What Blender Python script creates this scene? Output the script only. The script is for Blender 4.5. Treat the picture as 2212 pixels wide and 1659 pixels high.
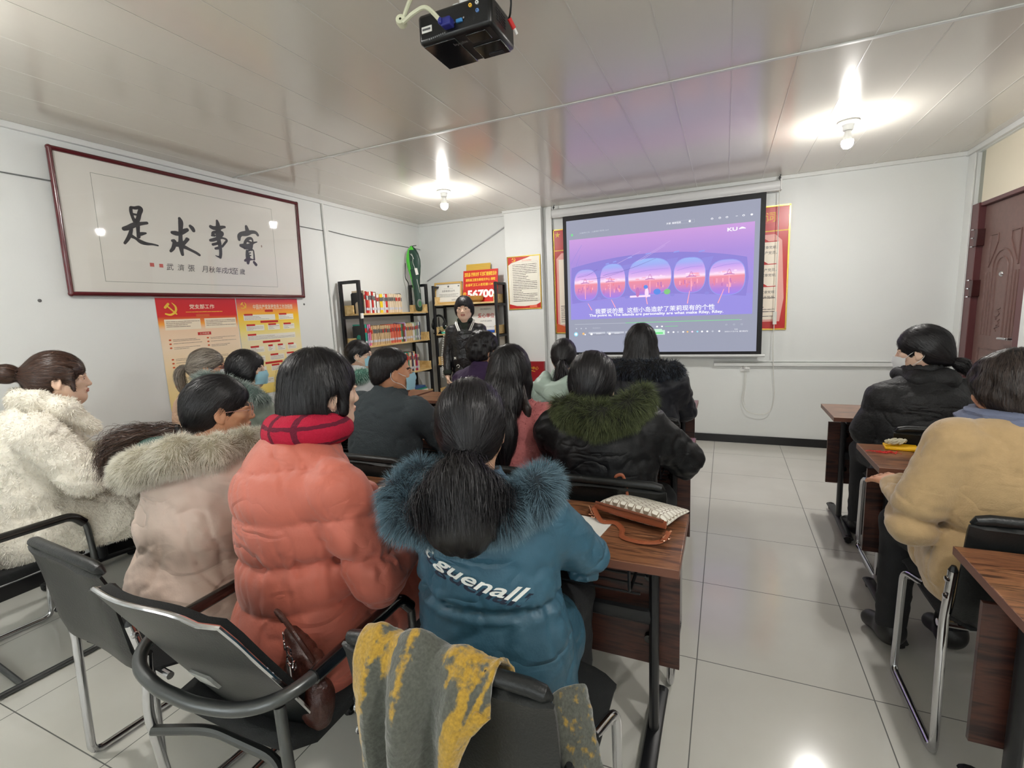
import bpy, bmesh, math, random
import numpy as np
from mathutils import Vector, Matrix, Euler
for o in list(bpy.data.objects): bpy.data.objects.remove(o)
S = bpy.context.scene
COL = S.collection
PI = math.pi
# ------------------------------------------------------------------ camera
cd = bpy.data.cameras.new('camera'); cam = bpy.data.objects.new('camera', cd); COL.objects.link(cam)
cd.sensor_fit = 'HORIZONTAL'; cd.sensor_width = 36.0; cd.lens = 17.006; cd.clip_start = 0.02; cd.clip_end = 60
_y, _p, _r = math.radians(23.954), math.radians(-8.5825), math.radians(-2.4998)
_cy, _sy, _cp, _sp, _cr, _sr = math.cos(_y), math.sin(_y), math.cos(_p), math.sin(_p), math.cos(_r), math.sin(_r)
_f0 = Vector((-_sy, _cy, 0)); _r0 = Vector((_cy, _sy, 0)); _u0 = Vector((0, 0, 1))
_f = _f0*_cp + _u0*_sp; _u = _u0*_cp - _f0*_sp
_rr = _r0*_cr + _u*_sr; _uu = _u*_cr - _r0*_sr
_m = Matrix((_rr, _uu, -_f)).transposed().to_4x4(); _m.translation = Vector((0, 0, 1.4456))
cam.matrix_world = _m
S.camera = cam
# ------------------------------------------------------------------ view, world, daylight
S.view_settings.view_transform = 'Standard'; S.view_settings.look = 'None'
S.view_settings.exposure = 0.36; S.view_settings.gamma = 1.0; S.view_settings.use_curve_mapping = False
wd = bpy.data.worlds.new('world'); S.world = wd; wd.use_nodes = True
wd.node_tree.nodes['Background'].inputs[0].default_value = (0.86, 0.93, 1.0, 1)
wd.node_tree.nodes['Background'].inputs[1].default_value = 1.0
def area_light(name, loc, rot, sx, sy, power, col):
    l = bpy.data.lights.new(name, 'AREA'); l.shape = 'RECTANGLE'; l.size = sx; l.size_y = sy; l.energy = power; l.color = col
    o = bpy.data.objects.new(name, l); COL.objects.link(o); o.location = loc; o.rotation_euler = rot; return o
# daylight coming in through the two windows of the rear wall
area_light('daylight', (-2.3, -2.22, 1.55), (math.radians(90), 0, PI), 1.5, 1.2, 125, (0.96, 0.985, 1.0))
area_light('daylight', (0.3, -2.22, 1.55), (math.radians(90), 0, PI), 1.5, 1.2, 125, (0.96, 0.985, 1.0))
BULB_POWER = 6.0
# ------------------------------------------------------------------ constants of the room (metres)
XL, XR, YF, YB, H = -3.585, 1.81, 5.366, -2.25, 2.575
def srgb(c):
    if isinstance(c, str): c = tuple(int(c[i:i+2], 16) for i in (0, 2, 4))
    f = lambda v: (v/255/12.92) if v/255 <= 0.04045 else ((v/255+0.055)/1.055)**2.4
    return tuple(f(v) for v in c[:3]) + (1.0,)
MATS = {}
def M(name, col, rough=0.5, metal=0.0, bump=None, mottle=None, emit=None, sheen=0.0, coat=0.0, spec=None, alpha=None, trans=0.0, stretch=None, crease=None):
    if name in MATS: return MATS[name]
    m = bpy.data.materials.new(name); m.use_nodes = True; nt = m.node_tree; b = nt.nodes['Principled BSDF']
    c = srgb(col) if col is not None else (0, 0, 0, 1)
    b.inputs['Base Color'].default_value = c; b.inputs['Roughness'].default_value = rough; b.inputs['Metallic'].default_value = metal
    if spec is not None: b.inputs['Specular IOR Level'].default_value = spec
    if sheen: b.inputs['Sheen Weight'].default_value = sheen
    if coat: b.inputs['Coat Weight'].default_value = coat; b.inputs['Coat Roughness'].default_value = 0.08
    if trans: b.inputs['Transmission Weight'].default_value = trans
    if emit: b.inputs['Emission Color'].default_value = srgb(emit[0]); b.inputs['Emission Strength'].default_value = emit[1]
    tc = None
    def coord():
        nonlocal tc
        if tc is None:
            t = nt.nodes.new('ShaderNodeTexCoord'); tc = t.outputs['Object']
            if stretch:
                mp = nt.nodes.new('ShaderNodeMapping'); mp.inputs['Scale'].default_value = stretch; nt.links.new(tc, mp.inputs[0]); tc = mp.outputs[0]
        return tc
    if bump:
        n = nt.nodes.new('ShaderNodeTexNoise'); n.inputs['Scale'].default_value = bump[0]; n.inputs['Detail'].default_value = bump[2] if len(bump) > 2 else 3
        nt.links.new(coord(), n.inputs['Vector'])
        bp = nt.nodes.new('ShaderNodeBump'); bp.inputs['Strength'].default_value = bump[1]; bp.inputs['Distance'].default_value = 0.01
        nt.links.new(n.outputs[0], bp.inputs['Height']); nt.links.new(bp.outputs[0], b.inputs['Normal'])
    if crease:   # fold lines of cloth: thin valleys along warped noise contours
        n = nt.nodes.new('ShaderNodeTexNoise'); n.inputs['Scale'].default_value = crease[0]; n.inputs['Detail'].default_value = 2; n.inputs['Distortion'].default_value = .5
        mp = nt.nodes.new('ShaderNodeMapping'); mp.inputs['Scale'].default_value = (1, 1, 2.1); mp.inputs['Rotation'].default_value = (.2, .5, 0); nt.links.new(coord(), mp.inputs[0]); nt.links.new(mp.outputs[0], n.inputs['Vector'])
        prev = n.outputs[0]
        for op, v in (('SUBTRACT', .5), ('ABSOLUTE', None), ('MULTIPLY', 14.0), ('MINIMUM', 1.0), ('POWER', .7)):
            q = nt.nodes.new('ShaderNodeMath'); q.operation = op; nt.links.new(prev, q.inputs[0]); prev = q.outputs[0]
            if v is not None: q.inputs[1].default_value = v
        n9 = nt.nodes.new('ShaderNodeTexNoise'); n9.inputs['Scale'].default_value = crease[0]*.8; nt.links.new(coord(), n9.inputs['Vector']); m9 = nt.nodes.new('ShaderNodeMapRange'); m9.inputs['From Min'].default_value = .45; m9.inputs['From Max'].default_value = .62; m9.inputs['To Max'].default_value = crease[1]; nt.links.new(n9.outputs[0], m9.inputs['Value'])
        bq = nt.nodes.new('ShaderNodeBump'); nt.links.new(m9.outputs[0], bq.inputs['Strength']); bq.inputs['Distance'].default_value = .012; nt.links.new(prev, bq.inputs['Height'])
        if bump: nt.links.new(bp.outputs[0], bq.inputs['Normal'])
        nt.links.new(bq.outputs[0], b.inputs['Normal'])
    if mottle:
        n = nt.nodes.new('ShaderNodeTexNoise'); n.inputs['Scale'].default_value = mottle[0]; n.inputs['Detail'].default_value = 4
        nt.links.new(coord(), n.inputs['Vector'])
        r = nt.nodes.new('ShaderNodeValToRGB'); e = r.color_ramp.elements
        e[0].position = 0.35; e[1].position = 0.65
        e[0].color = tuple(x*(1-mottle[1]) for x in c[:3])+(1,); e[1].color = c if len(mottle) < 3 else srgb(mottle[2])
        nt.links.new(n.outputs[0], r.inputs[0]); nt.links.new(r.outputs[0], b.inputs['Base Color'])
    MATS[name] = m; return m
def wood(name, cols, sc=(1.2, 9, 9), rough=0.35, coat=0.0):
    m = bpy.data.materials.new(name); m.use_nodes = True; nt = m.node_tree; b = nt.nodes['Principled BSDF']
    b.inputs['Roughness'].default_value = rough
    if coat: b.inputs['Coat Weight'].default_value = coat; b.inputs['Coat Roughness'].default_value = 0.2
    t = nt.nodes.new('ShaderNodeTexCoord'); mp = nt.nodes.new('ShaderNodeMapping'); mp.inputs['Scale'].default_value = sc
    nt.links.new(t.outputs['Object'], mp.inputs[0])
    n = nt.nodes.new('ShaderNodeTexNoise'); n.inputs['Scale'].default_value = 2.2; n.inputs['Detail'].default_value = 6; n.inputs['Distortion'].default_value = 0.9
    nt.links.new(mp.outputs[0], n.inputs['Vector'])
    w = nt.nodes.new('ShaderNodeTexNoise'); w.inputs['Scale'].default_value = 14; w.inputs['Detail'].default_value = 3
    nt.links.new(mp.outputs[0], w.inputs['Vector'])
    ad = nt.nodes.new('ShaderNodeMath'); ad.operation = 'MULTIPLY_ADD'; ad.inputs[1].default_value = 0.35; nt.links.new(w.outputs[0], ad.inputs[0]); nt.links.new(n.outputs[0], ad.inputs[2])
    r = nt.nodes.new('ShaderNodeValToRGB'); e = r.color_ramp.elements
    e[0].position = 0.5; e[0].color = srgb(cols[0]); e[1].position = 0.85; e[1].color = srgb(cols[-1])
    for i, c in enumerate(cols[1:-1]):
        x = e.new(0.5+0.35*(i+1)/(len(cols)-1)); x.color = srgb(c)
    nt.links.new(ad.outputs[0], r.inputs[0]); nt.links.new(r.outputs[0], b.inputs['Base Color'])
    MATS[name] = m; return m
def ramp_mat(name, axis, stops, rough=0.4, noise=0.0, emit=0.0):
    """print with a vertical or horizontal colour blend, in object coordinates (metres)"""
    m = bpy.data.materials.new(name); m.use_nodes = True; nt = m.node_tree; b = nt.nodes['Principled BSDF']; b.inputs['Roughness'].default_value = rough
    t = nt.nodes.new('ShaderNodeTexCoord'); s = nt.nodes.new('ShaderNodeSeparateXYZ'); nt.links.new(t.outputs['Object'], s.inputs[0])
    lo, hi = stops[0][0], stops[-1][0]
    mr = nt.nodes.new('ShaderNodeMapRange'); mr.inputs['From Min'].default_value = lo; mr.inputs['From Max'].default_value = hi
    src = s.outputs[axis]
    if noise:
        n = nt.nodes.new('ShaderNodeTexNoise'); n.inputs['Scale'].default_value = 7; nt.links.new(t.outputs['Object'], n.inputs['Vector'])
        a = nt.nodes.new('ShaderNodeMath'); a.operation = 'MULTIPLY_ADD'; a.inputs[1].default_value = noise; nt.links.new(n.outputs[0], a.inputs[0]); nt.links.new(src, a.inputs[2]); src = a.outputs[0]
    nt.links.new(src, mr.inputs['Value'])
    r = nt.nodes.new('ShaderNodeValToRGB'); e = r.color_ramp.elements
    e[0].color = srgb(stops[0][1]); e[0].position = 0; e[1].color = srgb(stops[-1][1]); e[1].position = 1
    for v, c in stops[1:-1]:
        x = e.new((v-lo)/(hi-lo)); x.color = srgb(c)
    nt.links.new(mr.outputs[0], r.inputs[0])
    if emit:
        b.inputs['Base Color'].default_value = (0.03, 0.03, 0.03, 1)
        nt.links.new(r.outputs[0], b.inputs['Emission Color']); b.inputs['Emission Strength'].default_value = emit
    else: nt.links.new(r.outputs[0], b.inputs['Base Color'])
    MATS[name] = m; return m
# ------------------------------------------------------------------ mesh helpers
V = Vector
class MB:
    def __init__(s): s.v = []; s.f = []; s.m = []; s.mi = 0
    def add(s, vs, fs):
        n = len(s.v); s.v += [tuple(p) for p in vs]; s.f += [tuple(i+n for i in f) for f in fs]; s.m += [s.mi]*len(fs); return s
    def box(s, lo, hi, R=None, o=(0, 0, 0)):
        vs = [V((x, y, z)) for x in (lo[0], hi[0]) for y in (lo[1], hi[1]) for z in (lo[2], hi[2])]
        if R is not None: vs = [R @ (v-V(o)) + V(o) for v in vs]
        return s.add(vs, [(0, 1, 3, 2), (4, 6, 7, 5), (0, 4, 5, 1), (2, 3, 7, 6), (0, 2, 6, 4), (1, 5, 7, 3)])
    def tube(s, path, r, n=10, closed=False, caps=True, flat=None):
        P = [V(p) for p in path]; k = len(P); rs = r if isinstance(r, (list, tuple)) else [r]*k
        T = []
        for i in range(k):
            a = P[i-1] if (i > 0 or closed) else P[i]; b = P[(i+1) % k] if (i < k-1 or closed) else P[i]
            T.append((b-a).normalized() if (b-a).length > 1e-9 else V((0, 0, 1)))
        u = T[0].orthogonal().normalized(); vs = []
        if flat is not None:
            u = (V(flat)-T[0]*V(flat).dot(T[0])).normalized()
        for i in range(k):
            if i > 0:
                u = (u-T[i]*u.dot(T[i])); u = u.normalized() if u.length > 1e-6 else T[i].orthogonal().normalized()
            w = T[i].cross(u)
            ra, rb = rs[i] if isinstance(rs[i], (tuple, list)) else (rs[i], rs[i])
            for j in range(n):
                a = 2*PI*j/n; vs.append(P[i]+u*math.cos(a)*ra+w*math.sin(a)*rb)
        fs = []
        for i in range(k if closed else k-1):
            for j in range(n):
                a = i*n+j; b = i*n+(j+1) % n; c = ((i+1) % k)*n+(j+1) % n; d = ((i+1) % k)*n+j; fs.append((a, b, c, d))
        if caps and not closed: fs += [tuple(range(n))[::-1], tuple(range((k-1)*n, k*n))]
        return s.add(vs, fs)
    def cyl(s, a, b, r, n=16, r2=None): return s.tube([a, b], [r, r if r2 is None else r2], n)
    def lathe(s, prof, c, n=20, axis=(0, 0, 1)):
        ax = V(axis).normalized(); u = ax.orthogonal().normalized(); w = ax.cross(u); vs = []; c = V(c)
        for r, h in prof:
            for j in range(n):
                a = 2*PI*j/n; vs.append(c+ax*h+(u*math.cos(a)+w*math.sin(a))*max(r, 1e-5))
        fs = [(i*n+j, i*n+(j+1) % n, (i+1)*n+(j+1) % n, (i+1)*n+j) for i in range(len(prof)-1) for j in range(n)]
        return s.add(vs, fs)
    def ball(s, c, r, n=14, m=9, sc=(1, 1, 1)):
        vs = []; fs = []; c = V(c)
        for i in range(m+1):
            t = PI*i/m
            for j in range(n):
                a = 2*PI*j/n; vs.append(c+V((math.sin(t)*math.cos(a)*r*sc[0], math.sin(t)*math.sin(a)*r*sc[1], math.cos(t)*r*sc[2])))
        for i in range(m):
            for j in range(n): fs.append((i*n+j, (i+1)*n+j, (i+1)*n+(j+1) % n, i*n+(j+1) % n))
        return s.add(vs, fs)
    def prism(s, poly, O, U, W, t):
        """2D polygon in plane O+U,W extruded by vector t"""
        O, U, W, t = V(O), V(U), V(W), V(t); n = len(poly)
        a = [O+U*p[0]+W*p[1] for p in poly]; b = [p+t for p in a]
        return s.add(a+b, [tuple(range(n))[::-1], tuple(range(n, 2*n))]+[(i, (i+1) % n, n+(i+1) % n, n+i) for i in range(n)])
    def build(s, name, mats, parent=None, bevel=0, smooth=35, sub=0):
        me = bpy.data.meshes.new(name); me.from_pydata(s.v, [], s.f); me.update()
        mats = mats if isinstance(mats, (list, tuple)) else [mats]
        for m in mats: me.materials.append(MATS[m] if isinstance(m, str) else m)
        if max(s.m, default=0): me.polygons.foreach_set('material_index', s.m)
        bm = bmesh.new(); bm.from_mesh(me); bmesh.ops.remove_doubles(bm, verts=bm.verts, dist=1e-6); bmesh.ops.recalc_face_normals(bm, faces=bm.faces); bm.to_mesh(me); bm.free()
        if smooth: me.shade_smooth(); me.set_sharp_from_angle(angle=math.radians(smooth))
        o = bpy.data.objects.new(name, me); COL.objects.link(o)
        if parent: o.parent = parent
        if bevel:
            b = o.modifiers.new('bevel', 'BEVEL'); b.width = bevel; b.segments = 2; b.limit_method = 'ANGLE'; b.angle_limit = math.radians(40)
        if sub: q = o.modifiers.new('sub', 'SUBSURF'); q.levels = sub; q.render_levels = sub
        return o
def tag(o, label=None, cat=None, group=None, kind=None):
    if label: o['label'] = label
    if cat: o['category'] = cat
    if group: o['group'] = group
    if kind: o['kind'] = kind
    return o
def empty(name, loc, label, cat, group=None, rz=0.0):
    o = bpy.data.objects.new(name, None); COL.objects.link(o); o.empty_display_size = 0.1
    o.location = loc; o.rotation_euler = (0, 0, rz); return tag(o, label, cat, group)
def struct(o): o['kind'] = 'structure'; return o
def dup(root, loc=None, rz=None, label=None, group=None):
    r = root.copy(); COL.objects.link(r)
    if loc is not None: r.location = loc
    if rz is not None: r.rotation_euler = (0, 0, rz)
    if label: r['label'] = label
    if group: r['group'] = group
    for ch in list(root.children):
        c = ch.copy(); COL.objects.link(c); c.parent = r
        for g in ch.children:
            d = g.copy(); COL.objects.link(d); d.parent = c
    return r
def rounded(pts, rad=0.03, n=5):
    """polyline with its corners rounded"""
    P = [V(p) for p in pts]; out = [P[0]]
    for i in range(1, len(P)-1):
        a, b, c = P[i-1], P[i], P[i+1]; r = min(rad, (a-b).length*.49, (c-b).length*.49)
        p, q = b+(a-b).normalized()*r, b+(c-b).normalized()*r
        for k in range(n+1):
            t = k/n; out.append(p*(1-t)**2+b*2*t*(1-t)+q*t*t)
    out.append(P[-1]); return out
def smooth_path(pts, n=6):
    P = [V(p) for p in pts]; out = []
    for i in range(len(P)-1):
        p0 = P[max(i-1, 0)]; p1 = P[i]; p2 = P[i+1]; p3 = P[min(i+2, len(P)-1)]
        for k in range(n):
            t = k/n; out.append(0.5*((2*p1)+(p2-p0)*t+(2*p0-5*p1+4*p2-p3)*t*t+(3*p1-p0-3*p2+p3)*t**3))
    out.append(P[-1]); return out
_TX = {}
def text_polys(s, bold=0.0):
    """glyph outlines of a string as (verts2d, faces), height normalised to 1 em"""
    if (s, bold) in _TX: return _TX[(s, bold)]
    c = bpy.data.curves.new('t', 'FONT'); c.body = s; c.size = 1.0; c.resolution_u = 3; c.offset = bold
    o = bpy.data.objects.new('t', c); COL.objects.link(o); dg = bpy.context.evaluated_depsgraph_get(); dg.update()
    me = o.evaluated_get(dg).to_mesh(); vs = [(v.co.x, v.co.y) for v in me.vertices]; fs = [tuple(p.vertices) for p in me.polygons]
    o.evaluated_get(dg).to_mesh_clear(); bpy.data.objects.remove(o); bpy.data.curves.remove(c)
    _TX[(s, bold)] = (vs, fs); return _TX[(s, bold)]
class Flat:
    """print on a flat sheet: layered polygons a fraction of a millimetre apart, one mesh"""
    def __init__(s, O, U, W, N, gap=0.0005): s.O, s.U, s.W, s.N = V(O), V(U), V(W), V(N); s.gap = gap; s.v = []; s.f = []; s.m = []; s.mats = []
    def mi(s, m):
        m = m if isinstance(m, str) else m.name
        if m not in s.mats: s.mats.append(m)
        return s.mats.index(m)
    def pt(s, u, w, l): return tuple(s.O+s.U*u+s.W*w+s.N*(l*s.gap))
    def poly(s, pts, m, l=1):
        n = len(s.v); s.v += [s.pt(u, w, l) for u, w in pts]; s.f.append(tuple(range(n, n+len(pts)))); s.m.append(s.mi(m)); return s
    def rect(s, u0, w0, u1, w1, m, l=1): return s.poly([(u0, w0), (u1, w0), (u1, w1), (u0, w1)], m, l)
    def ring(s, u0, w0, u1, w1, t, m, l=1):
        s.rect(u0, w0, u1, w0+t, m, l); s.rect(u0, w1-t, u1, w1, m, l); s.rect(u0, w0+t, u0+t, w1-t, m, l); s.rect(u1-t, w0+t, u1, w1-t, m, l)
    def ell(s, cu, cw, ru, rw, m, l=1, n=18): return s.poly([(cu+ru*math.cos(2*PI*k/n), cw+rw*math.sin(2*PI*k/n)) for k in range(n)], m, l)
    def star(s, cu, cw, r, m, l=1):
        return s.poly([(cu+(r if k % 2 == 0 else r*.4)*math.sin(PI*k/5), cw+(r if k % 2 == 0 else r*.4)*math.cos(PI*k/5)) for k in range(10)], m, l)
    def text(s, t, cu, cw, h, m, l=2, width=None, bold=0.0, skew=0.0, align='c'):
        vs, fs = text_polys(t, bold)
        if not vs: return s
        x0, x1 = min(a for a, b in vs), max(a for a, b in vs); y0, y1 = min(b for a, b in vs), max(b for a, b in vs)
        sy = h/(y1-y0); sx = (width/(x1-x0)) if width else sy
        ox = {'c': (x0+x1)/2, 'l': x0, 'r': x1}[align]
        n = len(s.v); s.v += [s.pt(cu+(a-ox)*sx+(b-(y0+y1)/2)*sy*skew, cw+(b-(y0+y1)/2)*sy, l) for a, b in vs]
        s.f += [tuple(i+n for i in f) for f in fs]; s.m += [s.mi(m)]*len(fs); return s
    def lines(s, u0, w1, u1, rows, pitch, m, l=2, th=0.35, seed=0, full=0.5):
        """rows of small running text"""
        R = random.Random(seed)
        for r in range(rows):
            w = w1-pitch*(r+.5); e = u1 if R.random() < full else u0+(u1-u0)*R.uniform(.35, .95); u = u0
            while u < e:
                d = min(R.uniform(.6, 2.4)*pitch*1.6, e-u); s.rect(u, w-pitch*th/2, u+d, w+pitch*th/2*R.uniform(.5, 1), m, l); u += d+pitch*.16
        return s
    def stroke(s, pts, m, l=2):
        """brush stroke: points (u, w, width)"""
        P = smooth_path([(a, b, c) for a, b, c in pts], 5) if len(pts) > 2 else [V(p) for p in pts]
        L = []; Rr = []
        for i, p in enumerate(P):
            a = P[max(i-1, 0)]; b = P[min(i+1, len(P)-1)]; d = V((b.x-a.x, b.y-a.y)); d = d.normalized() if d.length > 1e-9 else V((1, 0)); nrm = V((-d.y, d.x))
            L.append((p.x+nrm.x*p.z/2, p.y+nrm.y*p.z/2)); Rr.append((p.x-nrm.x*p.z/2, p.y-nrm.y*p.z/2))
        for i in range(len(P)-1): s.poly([L[i], L[i+1], Rr[i+1], Rr[i]], m, l+i % 2*.02)
        for p in (P[0], P[-1]): s.ell(p.x, p.y, p.z/2, p.z/2, m, l+.05, 12)
    def build(s, name, parent=None):
        me = bpy.data.meshes.new(name)
        O = s.O; me.from_pydata([tuple(V(v)-O) for v in s.v], [], s.f)
        for m in s.mats: me.materials.append(MATS[m])
        me.polygons.foreach_set('material_index', s.m); me.update()
        # faces towards N
        bm = bmesh.new(); bm.from_mesh(me); bm.normal_update()
        for f in bm.faces:
            if f.normal.dot(s.N) < 0: f.normal_flip()
        bm.to_mesh(me); bm.free()
        o = bpy.data.objects.new(name, me); COL.objects.link(o)
        if parent: o.parent = parent; o.location = O-parent.location
        else: o.location = O
        return o
# ------------------------------------------------------------------ materials
M('wall_paint', (226, 229, 227), 0.45, bump=(60, 0.04), mottle=(1.2, 0.03))
M('ceiling_pvc', (222, 218, 208), 0.16, bump=(2.2, 0.05, 1), spec=0.65, stretch=(9, 0.6, 1))
M('white_plastic', (226, 227, 224), 0.35); M('white_trim', (222, 224, 222), 0.4); M('white_metal', (215, 217, 216), 0.3)
M('black_base', (22, 22, 24), 0.3); M('black_plastic', (17, 20, 21), 0.4, bump=(180, 0.12)); M('black_gloss', (16, 15, 16), 0.14, coat=0.6)
M('black_steel', (24, 25, 28), 0.38); M('chrome', (205, 205, 208), 0.12, 1.0); M('grey_steel', (96, 98, 98), 0.33, 0.85)
M('black_fabric', (16, 19, 20), 0.85, bump=(400, 0.3)); M('dark_rubber', (18, 18, 19), 0.7)
M('sticker', (196, 198, 196), 0.5, mottle=(60, 0.25)); M('paper', (236, 236, 230), 0.6); M('ink', (34, 34, 40), 0.6); M('ink_grey', (96, 96, 96), 0.6)
wood('walnut', [(70, 42, 30), (118, 76, 52), (146, 98, 66), (84, 52, 36), (160, 112, 78)], (1.1, 11, 11), 0.3, 0.25)
wood('walnut_dark', [(38, 22, 20), (62, 36, 30), (78, 46, 36), (44, 26, 22)], (1.1, 11, 11), 0.38)
M('desk_edge', (112, 72, 56), 0.4); wood('pine', [(196, 160, 100), (214, 182, 124), (226, 200, 146)], (9, 1.2, 9), 0.5)
wood('pine_x', [(196, 160, 100), (214, 182, 124), (226, 200, 146)], (1.2, 9, 9), 0.5)
M('door_steel', (116, 88, 82), 0.42, bump=(220, 0.06), mottle=(30, 0.12)); M('door_frame', (92, 50, 52), 0.35); M('cream_panel', (232, 224, 202), 0.6, mottle=(2, 0.04)); M('grey_trim', (160, 162, 150), 0.5)
# floor: polished 60 cm tiles
m = M('floor_tile', (178, 176, 166), 0.12, spec=0.6); nt = m.node_tree; b = nt.nodes['Principled BSDF']
t = nt.nodes.new('ShaderNodeTexCoord'); sp = nt.nodes.new('ShaderNodeSeparateXYZ'); nt.links.new(t.outputs['Object'], sp.inputs[0])
def _mth(op, a, b_=None, c=None):
    n = nt.nodes.new('ShaderNodeMath'); n.operation = op
    for i, x in enumerate((a, b_, c)):
        if x is None: continue
        if isinstance(x, (int, float)): n.inputs[i].default_value = x
        else: nt.links.new(x, n.inputs[i])
    return n.outputs[0]
gl = []
for k, off in ((0, -0.0789), (1, 4.925)):
    u = _mth('DIVIDE', _mth('SUBTRACT', sp.outputs[k], off), 0.6); fr = _mth('ABSOLUTE', _mth('SUBTRACT', u, _mth('ROUND', u))); gl.append(_mth('LESS_THAN', fr, 0.0032))
line = _mth('MAXIMUM', gl[0], gl[1])
no = nt.nodes.new('ShaderNodeTexNoise'); no.inputs['Scale'].default_value = 2.0; no.inputs['Detail'].default_value = 5; nt.links.new(t.outputs['Object'], no.inputs['Vector'])
rp = nt.nodes.new('ShaderNodeValToRGB'); rp.color_ramp.elements[0].position = .3; rp.color_ramp.elements[1].position = .7
rp.color_ramp.elements[0].color = srgb((200, 198, 189)); rp.color_ramp.elements[1].color = srgb((210, 209, 201)); nt.links.new(no.outputs[0], rp.inputs[0])
mx = nt.nodes.new('ShaderNodeMix'); mx.data_type = 'RGBA'; nt.links.new(line, mx.inputs[0]); nt.links.new(rp.outputs[0], mx.inputs[6]); mx.inputs[7].default_value = srgb((92, 92, 88)); nt.links.new(mx.outputs[2], b.inputs['Base Color'])
nt.links.new(_mth('MULTIPLY_ADD', line, 0.5, 0.13), b.inputs['Roughness'])
# ------------------------------------------------------------------ room shell
def wall(name, lo, hi, mat='wall_paint'): return struct(MB().box(lo, hi).build(name, mat, smooth=0))
wall('floor', (XL-.1, YB-.1, -.1), (XR+.5, YF+.1, 0), 'floor_tile')
wall('ceiling', (XL-.1, YB-.1, H), (XR+.5, YF+.1, H+.1), 'ceiling_pvc')
wall('wall_left', (XL-.1, YB-.1, 0), (XL, YF+.1, H))
wall('wall_front', (XL, YF, 0), (XR+.5, YF+.1, H))
w = MB()   # right wall with the doorway
w.box((XR, 5.245, 0), (XR+.1, YF, H)); w.box((XR, YB, 0), (XR+.1, 4.36, H)); w.box((XR, 4.36, 2.53), (XR+.1, 5.245, H))
struct(w.build('wall_right', 'wall_paint', smooth=0))
w = MB()   # rear wall with two windows, behind the photographer
w.box((XL, YB-.1, 0), (XR+.1, YB, .95)); w.box((XL, YB-.1, 2.15), (XR+.1, YB, H))
for a, c in ((XL, -3.05), (-1.55, -.45), (1.05, XR+.1)): w.box((a, YB-.1, .95), (c, YB, 2.15))
struct(w.build('wall_rear', 'wall_paint', smooth=0))
for i, x0 in enumerate((-3.05, -.45)):
    w = MB(); 
    for a in (0, .73, 1.46): w.box((x0+a, YB-.07, .95), (x0+a+.04, YB-.03, 2.15))
    for z in (.95, 2.11): w.box((x0, YB-.07, z), (x0+1.5, YB-.03, z+.04))
    struct(w.build('window_%d' % (i+1), 'white_plastic', smooth=0))
# pier between the shelves and the screen, with a boxed-in conduit beside it
struct(MB().box((-2.345, 5.256, 0), (-1.90, YF, H)).build('wall_pier', 'wall_paint', smooth=0))
struct(MB().box((-1.898, 5.33, 0), (-1.80, YF, H)).build('trim_4', 'white_trim', bevel=.003))
# ceiling seams between the strips, the cross batten and the corner trims
w = MB(); k = 0; x = .003-13*.2865
while x < XR:
    if x > XL: w.box((x-.0022, YB, H-.0012), (x+.0022, YF-.02, H))
    x += .2865
struct(w.build('trim_1', M('seam_white', (214, 212, 204), 0.3), smooth=0))
struct(MB().box((XL, 2.80, H-.006), (XR, 2.822, H)).build('trim_2', 'white_trim', bevel=.002))
w = MB(); w.box((XL, YB, H-.035), (XL+.022, YF, H)); w.box((XL, YF-.022, H-.035), (-2.345, YF, H)); w.box((-1.9, YF-.022, H-.035), (XR, YF, H)); w.box((-2.36, 5.238, H-.03), (-1.888, 5.256, H))
w.box((XR-.03, 4.0, H-.04), (XR, YF, H)); struct(w.build('trim_3', 'white_trim', bevel=.003))
# cable channel / rail along the front wall below the screen
w = MB(); w.box((-.1, YF-.03, .80), (XR, YF, .835)); w.box((-.1, YF-.02, .84), (XR, YF, .85)); struct(w.build('trim_5', 'white_trim', bevel=.003))
w = MB(); w.box((-1.8, YF-.012, 0), (XR, YF, .08)); struct(w.build('baseboard_front', 'black_base', smooth=0))
struct(MB().box((XL, YB, 0), (XL+.012, YF, .08)).build('baseboard_left', 'black_base', smooth=0))
struct(MB().box((XR-.012, YB, 0), (XR, 4.3, .08)).build('baseboard_right', 'black_base', smooth=0))
# white corner pilaster and grey jamb by the door
w = MB(); w.box((XR-.012, 5.245, 0), (XR+.004, YF-.001, H)); struct(w.build('trim_6', 'white_trim', bevel=.002))
w = MB(); w.box((XR+.03, 5.165, 2.13), (XR+.09, 5.245, 2.53)); struct(w.build('trim_7', 'grey_trim', bevel=.002))
# door: steel leaf with pressed panels, frame, hinges, lever
dr = MB(); dx = XR+.045
dr.box((dx, 4.44, .01), (dx+.05, 5.13, 2.10)); door = struct(dr.build('door_1', 'door_steel', bevel=.004))
fr = MB(); fr.box((XR+.0, 5.13, 0), (XR+.08, 5.245, 2.13)); fr.box((XR+.0, 4.36, 0), (XR+.08, 4.44, 2.13)); fr.box((XR+.01, 4.44, 2.10), (XR+.08, 5.13, 2.13)); fr.build('door_frame', 'door_frame', door, bevel=.004)
pn = MB()
def ridge(pts, r=.007): pn.tube([(dx-.001, a, c) for a, c in pts], r, 6)
cy = 4.785
arc = lambda r, z0, n=9, sx=1: [(cy+sx*r*math.cos(PI*k/(n-1)), z0+r*math.sin(PI*k/(n-1))) for k in range(n)]
ridge([(5.00, 1.62), (5.00, 1.86), (4.88, 1.86), (4.88, 1.80)]); ridge([(5.00, 1.62), (4.97, 1.66), (4.93, 1.72), (4.88, 1.80)])
ridge([(4.57, 1.62), (4.57, 1.86), (4.69, 1.86), (4.69, 1.80)]); ridge([(4.57, 1.62), (4.60, 1.66), (4.64, 1.72), (4.69, 1.80)])
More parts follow.
